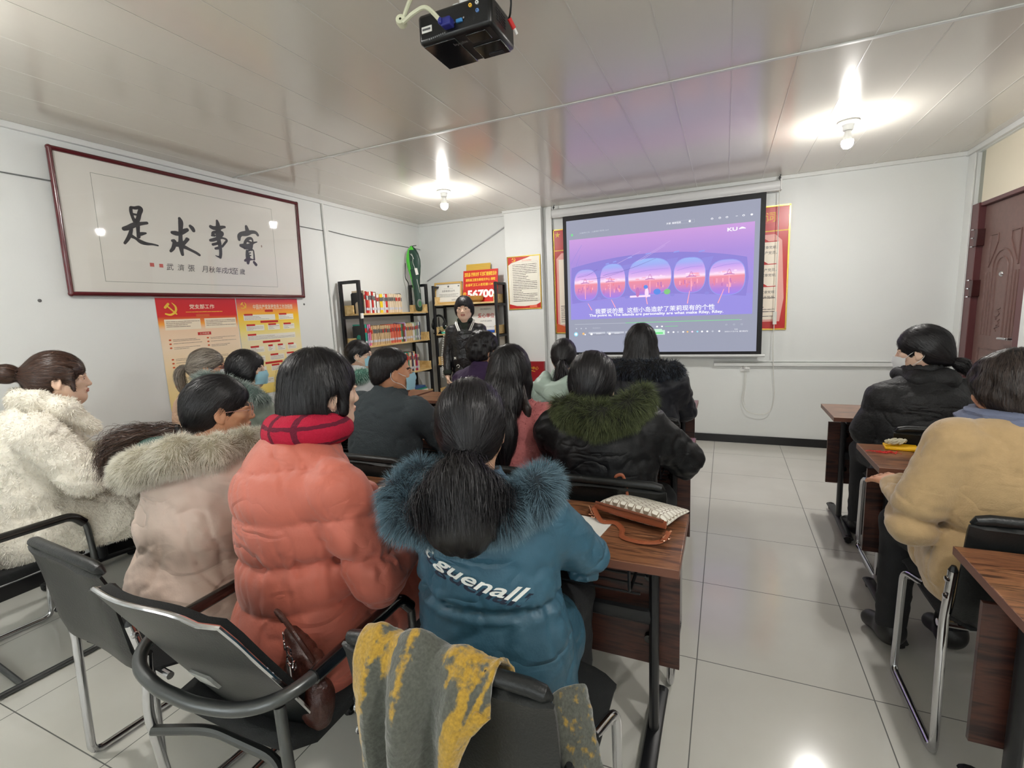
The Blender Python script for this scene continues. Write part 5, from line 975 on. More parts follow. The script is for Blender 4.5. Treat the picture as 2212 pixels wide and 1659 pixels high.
# ================================================================== people
import openvdb
def vec(*a): return np.array(a, float)
_RN = np.random.RandomState(5).rand(24, 24, 24).astype(np.float32)
def noise3(P, sc):
    """smooth value noise, P (n,3), scale per axis"""
    Q = P*np.array(sc, float)+37.3; I = np.floor(Q).astype(int); F = (Q-I); F = F*F*(3-2*F); I %= 24; J = (I+1) % 24
    x0, y0, z0 = I.T; x1, y1, z1 = J.T; fx, fy, fz = F.T; g = _RN
    a = g[x0, y0, z0]*(1-fx)+g[x1, y0, z0]*fx; b = g[x0, y1, z0]*(1-fx)+g[x1, y1, z0]*fx
    c = g[x0, y0, z1]*(1-fx)+g[x1, y0, z1]*fx; d = g[x0, y1, z1]*(1-fx)+g[x1, y1, z1]*fx
    return ((a*(1-fy)+b*fy)*(1-fz)+(c*(1-fy)+d*fy)*fz)*2-1
class SDF:
    def __init__(s, lo, hi, h):
        s.lo = np.array(lo, float); s.h = h; s.n = np.ceil((np.array(hi)-s.lo)/h).astype(int)+1
        s.ax = [s.lo[i]+h*np.arange(s.n[i]) for i in range(3)]; s.d = np.full(s.n, .2, np.float32)
    def _sl(s, lo, hi):
        a = np.clip(np.floor((np.array(lo)-s.lo)/s.h).astype(int), 0, s.n); b = np.clip(np.ceil((np.array(hi)-s.lo)/s.h).astype(int)+1, 0, s.n)
        return tuple(slice(int(a[i]), int(b[i])) for i in range(3))
    def _g(s, sl): return s.ax[0][sl[0]][:, None, None], s.ax[1][sl[1]][None, :, None], s.ax[2][sl[2]][None, None, :]
    def _op(s, sl, v, k, op):
        a = s.d[sl]
        if a.size == 0: return
        v = v.astype(np.float32)
        if op == 'u':
            r = np.minimum(a, v)
            if k > 0: q = np.maximum(k-np.abs(a-v), 0); r = r-q*q/(4*k)
        elif op == 's':
            r = np.maximum(a, -v)
            if k > 0: q = np.maximum(k-np.abs(a+v), 0); r = r+q*q/(4*k)
        s.d[sl] = r
    def cone(s, a, b, ra, rb, k=.02, flat=None, op='u'):
        """round cone; flat=(fx,fy,fz) squashes the section along the axes (values < 1)"""
        a, b = np.array(a, float), np.array(b, float); f = np.array(flat if flat is not None else (1, 1, 1), float)
        m = max(ra, rb)+k+.03; sl = s._sl(np.minimum(a, b)-m, np.maximum(a, b)+m); X, Y, Z = s._g(sl)
        A, B_ = a/f, b/f; ab = B_-A; L2 = max(ab@ab, 1e-9)
        x, y, z = X/f[0]-A[0], Y/f[1]-A[1], Z/f[2]-A[2]
        t = np.clip((x*ab[0]+y*ab[1]+z*ab[2])/L2, 0, 1)
        q = np.sqrt((x-t*ab[0])**2+(y-t*ab[1])**2+(z-t*ab[2])**2)-(ra+(rb-ra)*t)
        s._op(sl, q*min(1, f.min()*1.15), k, op); return s
    def chain(s, pts, rs, k=.02, flat=None, op='u'):
        for i in range(len(pts)-1): s.cone(pts[i], pts[i+1], rs[i], rs[i+1], k, flat, op)
        return s
    def ell(s, c, r, k=.02, op='u', R=None):
        c, r = np.array(c, float), np.array(r, float); m = r.max()+k+.03; sl = s._sl(c-m, c+m); X, Y, Z = s._g(sl)
        x, y, z = X-c[0], Y-c[1], Z-c[2]
        if R is not None:
            R = np.array(R); x, y, z = (R[0, 0]*x+R[1, 0]*y+R[2, 0]*z), (R[0, 1]*x+R[1, 1]*y+R[2, 1]*z), (R[0, 2]*x+R[1, 2]*y+R[2, 2]*z)
        k0 = np.sqrt((x/r[0])**2+(y/r[1])**2+(z/r[2])**2); k1 = np.sqrt((x/r[0]**2)**2+(y/r[1]**2)**2+(z/r[2]**2)**2)
        s._op(sl, k0*(k0-1)/np.maximum(k1, 1e-6), k, op); return s
    def half(s, p, n, k=.01):
        """keep the side the normal points away from"""
        n = np.array(n, float)/np.linalg.norm(n); X, Y, Z = s._g((slice(None),)*3)
        v = (X-p[0])*n[0]+(Y-p[1])*n[1]+(Z-p[2])*n[2]; a = s.d; v = np.broadcast_to(v, a.shape).astype(np.float32); q = np.maximum(k-np.abs(a-v), 0); s.d = np.maximum(a, v)+q*q/(4*k); return s
    def disp(s, fn, band=.05):
        m = np.abs(s.d) < band; idx = np.nonzero(m)
        P = np.stack([s.ax[i][idx[i]] for i in range(3)], 1); s.d[m] -= fn(P).astype(np.float32); return s
    def sample(s, P):
        Q = (np.asarray(P)-s.lo)/s.h; I = np.clip(np.floor(Q).astype(int), 0, s.n-2); F = np.clip(Q-I, 0, 1); x, y, z = I.T; fx, fy, fz = F.T; g = s.d
        a = g[x, y, z]*(1-fx)+g[x+1, y, z]*fx; b = g[x, y+1, z]*(1-fx)+g[x+1, y+1, z]*fx
        c = g[x, y, z+1]*(1-fx)+g[x+1, y, z+1]*fx; d = g[x, y+1, z+1]*(1-fx)+g[x+1, y+1, z+1]*fx
        return (a*(1-fy)+b*fy)*(1-fz)+(c*(1-fy)+d*fy)*fz
    def grad(s, P):
        e = s.h; G = np.stack([s.sample(P+np.eye(3)[i]*e)-s.sample(P-np.eye(3)[i]*e) for i in range(3)], 1); return G/np.maximum(np.linalg.norm(G, axis=1, keepdims=True), 1e-9)
    def mesh(s):
        d = np.minimum(s.d, .19); d = d.copy(); d[0] = d[-1] = .1; d[:, 0] = d[:, -1] = .1; d[:, :, 0] = d[:, :, -1] = .1
        g = openvdb.FloatGrid(.2); g.copyFromArray(np.ascontiguousarray(d, np.float32)); v, q = g.convertToQuads(0.0)
        return np.asarray(v, float)*s.h+s.lo, np.asarray(q)[:, ::-1]
def link_mesh(name, vs, quads, mat, parent, smooth=True, idx=None, mats=None):
    me = bpy.data.meshes.new(name); me.from_pydata(vs.tolist() if hasattr(vs, 'tolist') else vs, [], quads.tolist() if hasattr(quads, 'tolist') else quads)
    for m in (mats or [mat]): me.materials.append(MATS[m] if isinstance(m, str) else m)
    if idx is not None: me.polygons.foreach_set('material_index', idx)
    me.update()
    if smooth: me.shade_smooth()
    o = bpy.data.objects.new(name, me); COL.objects.link(o); o.parent = parent; return o
def xf(M_, P): return P @ M_[:3, :3].T + M_[:3, 3]
def frame_m(c, yaw, pitch=0, roll=0, s=1.0):
    """4x4 numpy: local +y forward turned by yaw about z, pitch > 0 looks up"""
    cy, sy = math.cos(yaw), math.sin(yaw); cp, sp = math.cos(pitch), math.sin(pitch); cr, sr = math.cos(roll), math.sin(roll)
    Rz = np.array([[cy, -sy, 0], [sy, cy, 0], [0, 0, 1]]); Rx = np.array([[1, 0, 0], [0, cp, -sp], [0, sp, cp]]); Ry = np.array([[cr, 0, sr], [0, 1, 0], [-sr, 0, cr]])
    M_ = np.eye(4); M_[:3, :3] = Rz @ Rx @ Ry * s; M_[:3, 3] = c; return M_
# ---- strands: thin ribbons, with point attributes tip (0 root .. 1 end) and rnd
def ribbons(name, paths, width, mat, parent, side, taper=1.0, wr=None):
    """paths (n,k,3); side (n,k,3) ribbon side vectors"""
    n, k, _ = paths.shape; t = np.linspace(0, 1, k); w = (width*(1-taper*t**1.5))[None, :, None]*(wr[:, None, None] if wr is not None else 1)
    A, B_ = paths-side*w/2, paths+side*w/2; vs = np.stack([A, B_], 2).reshape(-1, 3); base = (np.arange(n)*k*2)[:, None]; i = np.arange(k-1)[None, :]*2
    a = (base+i).reshape(-1); F = np.stack([a, a+1, a+3, a+2], 1)
    me = bpy.data.meshes.new(name); me.vertices.add(len(vs)); me.vertices.foreach_set('co', vs.astype(np.float32).ravel()); me.loops.add(F.size); me.loops.foreach_set('vertex_index', F.astype(np.int32).ravel())
    me.polygons.add(len(F)); me.polygons.foreach_set('loop_start', np.arange(0, F.size, 4, dtype=np.int32)); me.polygons.foreach_set('loop_total', np.full(len(F), 4, np.int32)); me.update(); me.shade_smooth()
    at = me.attributes.new('tip', 'FLOAT', 'POINT'); at.data.foreach_set('value', np.broadcast_to(t[None, :, None], (n, k, 2)).astype(np.float32).ravel())
    rn = np.random.RandomState(n).rand(n).astype(np.float32); at = me.attributes.new('rnd', 'FLOAT', 'POINT'); at.data.foreach_set('value', np.repeat(rn, k*2))
    me.materials.append(MATS[mat]); o = bpy.data.objects.new(name, me); COL.objects.link(o); o.parent = parent; o['kind'] = 'stuff' if False else 'thing'; del o['kind']; return o
def hair_mat(name, c0, c1, rough=.35, tipc=None, spec=.5):
    if name in MATS: return name
    m = bpy.data.materials.new(name); m.use_nodes = True; nt = m.node_tree; b = nt.nodes['Principled BSDF']; b.inputs['Roughness'].default_value = rough; b.inputs['Specular IOR Level'].default_value = spec
    ar = nt.nodes.new('ShaderNodeAttribute'); ar.attribute_name = 'rnd'; at = nt.nodes.new('ShaderNodeAttribute'); at.attribute_name = 'tip'
    m1 = nt.nodes.new('ShaderNodeMix'); m1.data_type = 'RGBA'; nt.links.new(ar.outputs['Fac'], m1.inputs[0]); m1.inputs[6].default_value = srgb(c0); m1.inputs[7].default_value = srgb(c1)
    out = m1.outputs[2]
    if tipc is not None:
        m2 = nt.nodes.new('ShaderNodeMix'); m2.data_type = 'RGBA'; nt.links.new(at.outputs['Fac'], m2.inputs[0]); nt.links.new(out, m2.inputs[6]); m2.inputs[7].default_value = srgb(tipc); out = m2.outputs[2]
    nt.links.new(out, b.inputs['Base Color']); MATS[name] = m; return name
def surf_pts(vs, q, n, R):
    """random points on a quad mesh"""
    a, b, c, d = vs[q[:, 0]], vs[q[:, 1]], vs[q[:, 2]], vs[q[:, 3]]; ar = np.linalg.norm(np.cross(c-a, d-b), axis=1); i = R.choice(len(q), n, p=ar/ar.sum())
    u, v = R.rand(n, 1), R.rand(n, 1); return a[i]*(1-u)*(1-v)+b[i]*u*(1-v)+c[i]*u*v+d[i]*(1-u)*v
def nrm(v): return v/np.maximum(np.linalg.norm(v, axis=-1, keepdims=True), 1e-9)
def fur(name, S_, vs, q, n, length, width, mat, parent, M_=None, lean=.5, flow=(0, 0, -1), k=4, jitter=.5, keep=None, seed=1, droop=.6, lvar=.4):
    R = np.random.RandomState(seed); P = surf_pts(vs, q, n, R)
    if keep is not None: P = P[keep(P)]
    n = len(P); N = S_.grad(P); fl = np.broadcast_to(np.array(flow, float), (n, 3)) if not callable(flow) else flow(P); clump = np.stack([noise3(P, (38, 38, 38)), noise3(P+3.1, (38, 38, 38)), noise3(P+7.7, (38, 38, 38))], 1)
    D = nrm(N*(1-lean)+fl*lean+clump*jitter*.9+R.randn(n, 3)*jitter*.28); L = length*(1-lvar*R.rand(n, 1)); pts = [P-N*.003]; d = D
    for i in range(1, k): d = nrm(d+fl*droop/k); pts.append(pts[-1]+d*L/(k-1))
    path = np.stack(pts, 1); rv = nrm(R.randn(n, 3)); sd = nrm(np.cross(D, rv))[:, None, :]*np.ones((1, k, 1))
    if M_ is not None: path = xf(M_, path.reshape(-1, 3)).reshape(n, k, 3); sd = nrm((sd.reshape(-1, 3) @ M_[:3, :3].T)).reshape(n, k, 3)
    return ribbons(name, path, width, mat, parent, sd, .85)
def comb(name, S_, vs, q, n, length, width, mat, parent, M_, flow, k=9, off=.002, keep=None, seed=1, spread=.12, stop=None):
    """strands lying on a hair shell, following flow(P) -> directions"""
    R = np.random.RandomState(seed); P = surf_pts(vs, q, n, R)
    if keep is not None: P = P[keep(P)]
    n = len(P); o = off*(.3+R.rand(n)*1.6)+(R.rand(n) < .05)*R.rand(n)*.006; L = length*(.6+.5*R.rand(n, 1)); jit = R.randn(n, 3)*spread; pts = []; sds = []
    for i in range(k):
        N = S_.grad(P); P = P-N*(S_.sample(P)-o)[:, None]; pts.append(P); f = nrm(flow(P)+jit); f = f-N*(f*N).sum(1)[:, None]; f = nrm(f); sds.append(nrm(np.cross(f, N)+N*R.randn(n, 1)*.25)); P = P+f*L/(k-1)
    path = np.stack(pts, 1); sd = np.stack(sds, 1)
    path = xf(M_, path.reshape(-1, 3)).reshape(n, k, 3); sd = nrm((sd.reshape(-1, 3) @ M_[:3, :3].T)).reshape(n, k, 3)
    return ribbons(name, path, width, mat, parent, sd, .5)
# ---- skin
def skin_mat(name, c, lip=(190, 120, 108)):
    m = M(name, c, .5, bump=(500, .06), mottle=(18, .06)); b = m.node_tree.nodes['Principled BSDF']; b.inputs['Subsurface Weight'].default_value = .12; b.inputs['Subsurface Radius'].default_value = (.012, .005, .003); b.inputs['Subsurface Scale'].default_value = .5
    M(name+'_lip', lip, .4); M(name+'_brow', (60, 42, 34), .7); return name
skin_mat('skin_fair', (232, 196, 172)); skin_mat('skin_mid', (214, 168, 138)); skin_mat('skin_warm', (206, 150, 116), (160, 92, 80)); M('eye_white', (232, 228, 222), .25); M('eye_dark', (30, 22, 20), .15)
def head_sdf(mouth=0.0, h=.003):
    """head, chin down -z; origin between the ears; face towards +y"""
    s = SDF((-.10, -.12, -.20), (.10, .135, .13), h)
    s.ell((0, -.012, .032), (.074, .092, .086), .02); s.ell((0, .018, -.035), (.060, .070, .072), .04); s.cone((0, .050, -.083), (0, .058, -.092), .026, .022, .03)
    for x in (-1, 1):
        s.cone((x*.058, .0, -.045), (x*.022, .055, -.088), .014, .016, .03)      # jaw
        s.ell((x*.040, .056, -.018), (.022, .020, .018), .02)                     # cheek
        s.ell((x*.030, .080, .012), (.022, .012, .008), .015)                     # brow ridge
        s.ell((x*.031, .094, -.002), (.016, .014, .011), .012, 's')               # socket
        s.ell((x*.031, .0745, -.002), (.0135, .0125, .0115), .004)                # eyelid bulge
    s.cone((0, .082, .006), (0, .098, -.030), .0085, .0105, .014)                  # nose
    for x in (-1, 1): s.ell((x*.011, .090, -.033), (.008, .010, .007), .006)
    s.ell((0, .083, -.054), (.025, .012, .005), .006); s.ell((0, .082, -.063), (.021, .012, .006), .006)
    if mouth > 0: s.ell((0, .092, -.0585), (.015, .012, mouth), .003, 's')
    else: s.cone((-.02, .094, -.0585), (.02, .094, -.0585), .0018, .0018, .002, op='s')
    for x in (-1, 1):                                                              # ears
        s.ell((x*.079, -.004, -.008), (.008, .019, .030), .006); s.ell((x*.086, .002, -.006), (.006, .010, .018), .006, 's'); s.ell((x*.078, .002, -.034), (.006, .008, .009), .004)
    s.cone((0, -.022, -.05), (0, -.04, -.19), .056, .056, .03); s.cone((0, .028, -.12), (0, .0, -.19), .022, .030, .03)
    return s
_HEADS = {}
def head_mesh(mouth):
    if mouth not in _HEADS:
        s = head_sdf(mouth); v, q = s.mesh(); c = v[q].mean(1); idx = np.zeros(len(q), int)
        lip = (np.abs(c[:, 0]) < .022-.5*np.abs(c[:, 2]+.0585)) & (c[:, 2] < -.051) & (c[:, 2] > -.068) & (c[:, 1] > .082); idx[lip] = 1
        bx = np.abs(c[:, 0]); zb = .020-.25*(bx-.032)**2/.02; brow = (bx > .014) & (bx < .050) & (np.abs(c[:, 2]-zb) < .0036) & (c[:, 1] > .05); idx[brow] = 2
        _HEADS[mouth] = (v, q, idx)
    return _HEADS[mouth]
def hand_pts(W, D, U, side, curl=.5, s=1.0, spread=.12, splay=None):
    """wrist W, pointing D, back of hand U, side=+1 right hand; list of finger chains"""
    W, D, U = vec(*W), nrm(vec(*D)), vec(*U); U = nrm(U-D*(U@D)); T = np.cross(D, U)*side   # T: towards the little finger
    out = []; lens = [(.042, .027, .02), (.047, .030, .022), (.043, .028, .021), (.034, .021, .018)]
    for i, Ls in enumerate(lens):
        x = -.030+.020*i; base = W+D*.082*s*(1-.03*abs(i-1.2))+T*x*s; pts = [base]; a = curl*.35; dirn = D+T*spread*(i-1.5)*.5
        for j, L in enumerate(Ls): a += curl*(.55, .75, .55)[j]; dd = nrm(dirn)*math.cos(a)-U*math.sin(a); pts.append(pts[-1]+dd*L*s)
        out.append((pts, (.0095, .0085, .0078, .0066)))
    b0 = W+D*.028*s-T*.030*s; b1 = b0+(D*.026-T*.024-U*.010)*s; b2 = b1+(D*.030-T*(.012-.01*curl)-U*.012*curl)*s; b3 = b2+(D*.024+T*.004*curl-U*.01*curl)*s
    out.append(([b0, b1, b2, b3], (.013, .011, .0095, .0075))); return out, W, D, U, T
def add_hand(s, W, D, U, side, curl=.5, sc=1.0):
    ch, W, D, U, T = hand_pts(W, D, U, side, curl, sc)
    for x in (-.026, -.009, .009, .026): s.cone(W+D*.012*sc+T*x*.75*sc, W+D*.078*sc+T*x*sc, .0125*sc, .0115*sc, .014)
    for pts, rs in ch: s.chain(pts, [r*sc for r in rs], .004)
    s.cone(W-D*.06, W+D*.015, .026, .023, .015)
def np3(p): return np.array(p, float)
SIT = dict(pel=(0, 0, .55), ch=(0, .05, .87), nk=(0, .10, 1.03), hd=(0, .145, 1.165), shL=(-.165, .07, .945), shR=(.165, .07, .945), elL=(-.25, .22, .77), elR=(.25, .22, .77), haL=(-.12, .42, .785), haR=(.12, .42, .785),
           hipL=(-.09, .03, .55), hipR=(.09, .03, .55), knL=(-.11, .40, .545), knR=(.11, .40, .545), anL=(-.11, .42, .10), anR=(.11, .42, .10), toeL=(-.12, .54, .045), toeR=(.12, .54, .045))
def person(label, x, y, yaw, J=None, base=SIT, skin='skin_fair', face=(0, 0, 0), mouth=0.0, hscale=1.0, hands=(), detail=.012):
    """an Empty at the floor; returns dict with root and joints in root space"""
    root = empty('person', (x, y, 0), label, 'person', rz=yaw); j = {k: np3(v) for k, v in base.items()}
    for k, v in (J or {}).items(): j[k] = np3(v)
    # body: one mesh (torso, limbs, hands) joined with the head
    allp = np.array(list(j.values())); s = SDF(allp.min(0)-.16, allp.max(0)+.16, detail)
    s.cone(j['pel']+vec(0, 0, .03), j['ch'], .105, .11, .05, (1, .72, 1)); s.cone(j['ch'], j['nk']-vec(0, 0, .06), .11, .07, .05, (1, .75, 1)); s.cone(j['nk']-vec(0, .01, .04), j['nk']+(j['hd']-j['nk'])*.3, .058, .052, .03)
    for c in 'LR':
        s.cone(j['ch']+vec(0, 0, .09), j['sh'+c], .07, .05, .04); s.cone(j['sh'+c], j['el'+c], .046, .036, .03); s.cone(j['el'+c], j['ha'+c], .036, .024, .02)
        s.cone(j['hip'+c], j['kn'+c], .072, .056, .04); s.cone(j['kn'+c], j['an'+c], .054, .036, .03); s.cone(j['an'+c]-vec(0, .01, .03), j['toe'+c], .036, .028, .02)
    V1, Q1 = s.mesh(); off = len(V1); vs = [V1]; qs = [Q1]; ix = [np.zeros(len(Q1), int)]
    for c, D, U, curl in hands:
        W = j['ha'+c]; hs = SDF(W-.13, W+.24*nrm(np3(D))*0+.17, .0035); hs = SDF(np.minimum(W-.09, W+np3(D)*.2-.09), np.maximum(W+.09, W+np3(D)*.2+.09), .0034)
        add_hand(hs, W-nrm(np3(D))*.01, D, U, 1 if c == 'R' else -1, curl); v, q = hs.mesh(); vs.append(v); qs.append(q+off); off += len(v); ix.append(np.zeros(len(q), int))
    Mh = frame_m(j['hd'], face[0], face[1], face[2], hscale); hv, hq, hi = head_mesh(mouth); vs.append(xf(Mh, hv)); qs.append(hq+off); ix.append(hi)
    body = link_mesh('body', np.concatenate(vs), np.concatenate(qs), None, root, idx=np.concatenate(ix), mats=[skin, skin+'_lip', skin+'_brow'])
    w = MB()
    for xx in (-1, 1): w.mi = 0; w.ball((xx*.031, .0755, -.003), .0118, 12, 8, (1.05, 1, .55)); w.mi = 1; w.ball((xx*.031, .0838, -.003), .0048, 10, 6, (1, 1, .95))
    w.v = [tuple(xf(Mh, np.array([p]))[0]) for p in w.v]; w.build('eyes', ['eye_white', 'eye_dark'], root)
    return dict(root=root, j=j, Mh=Mh, skin=skin)
# ---- clothes
def trousers(p, mat='trouser_black', shoe='shoe_black', r=1.0, h=.012):
    j = p['j']; P = np.array([j[k] for k in ('pel', 'hipL', 'hipR', 'knL', 'knR', 'anL', 'anR')]); s = SDF(P.min(0)-.15, P.max(0)+.15, h)
    s.cone(j['pel']+vec(0, 0, .04), (j['hipL']+j['hipR'])/2+vec(0, 0, .03), .12*r, .11*r, .04, (1, .8, 1))
    for c in 'LR': s.cone(j['hip'+c], j['kn'+c], .084*r, .068*r, .04); s.cone(j['kn'+c], j['an'+c], .068*r, .052*r, .03)
    s.disp(lambda P_: .004*noise3(P_, (22, 22, 40))); v, q = s.mesh(); link_mesh('trousers', v, q, mat, p['root'])
    for c in 'LR':
        a, t = j['an'+c], j['toe'+c]; s = SDF(np.minimum(a, t)-.1, np.maximum(a, t)+.1, .008); s.cone(a-vec(0, .02, .02), t, .045, .036, .03); s.cone(a, a-vec(0, 0, .04), .05, .048, .02); s.half((0, 0, .006), (0, 0, -1), .004); v, q = s.mesh(); link_mesh('shoe', v, q, shoe, p['root'])
def coat(p, mat, w=.185, dep=.70, waist=None, hip=.20, arm=.062, fore=.05, hem=None, skirt=None, collar=.075, colh=.05, dispf=None, h=.008, bulge=0.0, name='coat', sl=.0, thigh=.1, drop=0.0, back=0.0, keepmesh=False, cuff=True):
    """torso, sleeves, optional skirt part over the lap"""
    j = p['j']; waist = waist or w*.92; P = np.array([j[k] for k in ('pel', 'ch', 'nk', 'shL', 'shR', 'elL', 'elR', 'haL', 'haR')]+([j['knL'], j['knR']] if skirt else [])); s = SDF(P.min(0)-.22-vec(0, 0, drop), P.max(0)+.16, h)
    mid = (j['pel']+j['ch'])/2; f = (1, dep, 1); b = vec(0, back, 0)
    s.cone(j['pel']-vec(0, 0, .03), mid-b, hip, waist, .06, f); s.cone(mid-b, j['ch'], waist, w, .06, f); s.cone(j['ch'], j['nk']-vec(0, .01, .085), w*.95, .105, .06, (1, dep+.05, 1))
    if drop: s.cone(j['pel']-vec(0, .0, .05), j['pel']-vec(0, .0, drop), hip, hip+.012, .04, f)
    s.cone(j['nk']-vec(0, 0, .06), j['nk']+(j['hd']-j['nk'])*.1+vec(0, -.01, colh*.3), collar+.015, collar, .03)
    for c in 'LR':
        S0, E, Hn = j['sh'+c], j['el'+c], j['ha'+c]
        s.cone(j['ch']+vec(0, 0, .075), S0, .095, arm+.010, .05, (1, .85, 1)); s.cone(S0, E, arm+.012, arm, .016); W = Hn+(E-Hn)*.16; s.cone(E, W, arm, fore, .012)
        if skirt: s.cone(j['hip'+c], j['hip'+c]+(j['kn'+c]-j['hip'+c])*skirt, hip*.62, thigh, .06)
    # openings at the neck and the cuffs
    top = j['nk']+(j['hd']-j['nk'])*.1+vec(0, -.01, colh*.3); s.cone(top, top+vec(0, .03, .12), collar-.012, collar+.03, .006, op='s')
    if dispf: s.disp(dispf)
    if hem is None and j['pel'][2] < .7: hem = .461
    if hem is not None: s.half((0, 0, hem), (0, 0, -1), .012)
    v, q = s.mesh(); o = link_mesh(name, v, q, mat, p['root']); return (s, v, q, o)
def puffer(rows, amp=.016, pitch=.11, z0=0, wr=.006, tilt=0.0, seam=.5):
    """quilted down: bulging channels between stitched seams, with puckers running across the seams"""
    def f(P):
        wob = .012*noise3(P, (7, 7, 7)); u = (P[:, 2]+wob+tilt*P[:, 0]-z0)/pitch; s_ = np.abs(np.sin(PI*u)); near = np.exp(-(s_/.45)**2)
        Q = P+np.stack([noise3(P, (5, 5, 5)), noise3(P+9, (5, 5, 5)), noise3(P+4, (5, 5, 5))], 1)*.06; Q = Q @ np.array([[.86, 0, -.5], [0, 1, 0], [.5, 0, .86]]); rg = 1-np.abs(noise3(Q, (24, 24, 9)))*2.6
        return amp*(s_**seam-.6)-near*wr*.55*(noise3(P, (62, 62, 10)) > .15)*1.0*np.abs(noise3(P, (62, 62, 10)))+wr*.8*noise3(P, (7, 7, 10))-wr*.75*np.clip(rg, 0, 1)**3
    return f
def wrinkles(amp=.006, sc=(9, 9, 22), fine=.3, ridge=True):
    def f(P):
        Q = P+np.stack([noise3(P, (6, 6, 6)), noise3(P+9, (6, 6, 6)), noise3(P+4, (6, 6, 6))], 1)*.05; n = noise3(Q, sc); c_ = np.clip(1-np.abs(noise3(Q @ np.array([[.8, 0, -.6], [0, 1, 0], [.6, 0, .8]]), (13, 13, 9)))*5, 0, 1)**1.5
        return amp*(.8*n-.8*c_)+amp*fine*noise3(P, (45, 45, 70))
    return f
M('trouser_black', (24, 25, 28), .8, bump=(300, .2)); M('trouser_navy', (28, 32, 44), .8, bump=(300, .2)); M('shoe_black', (20, 20, 21), .4)
def fluff_mesh(p, name, path, radii, h=.008, k=.03, dispa=.006, flat=None, keep=None):
    P = np.array(path, float); s = SDF(P.min(0)-.14, P.max(0)+.14, h); s.chain(P, radii, k, flat); s.disp(lambda q: dispa*noise3(q, (24, 24, 24))); v, q = s.mesh(); return s, v, q
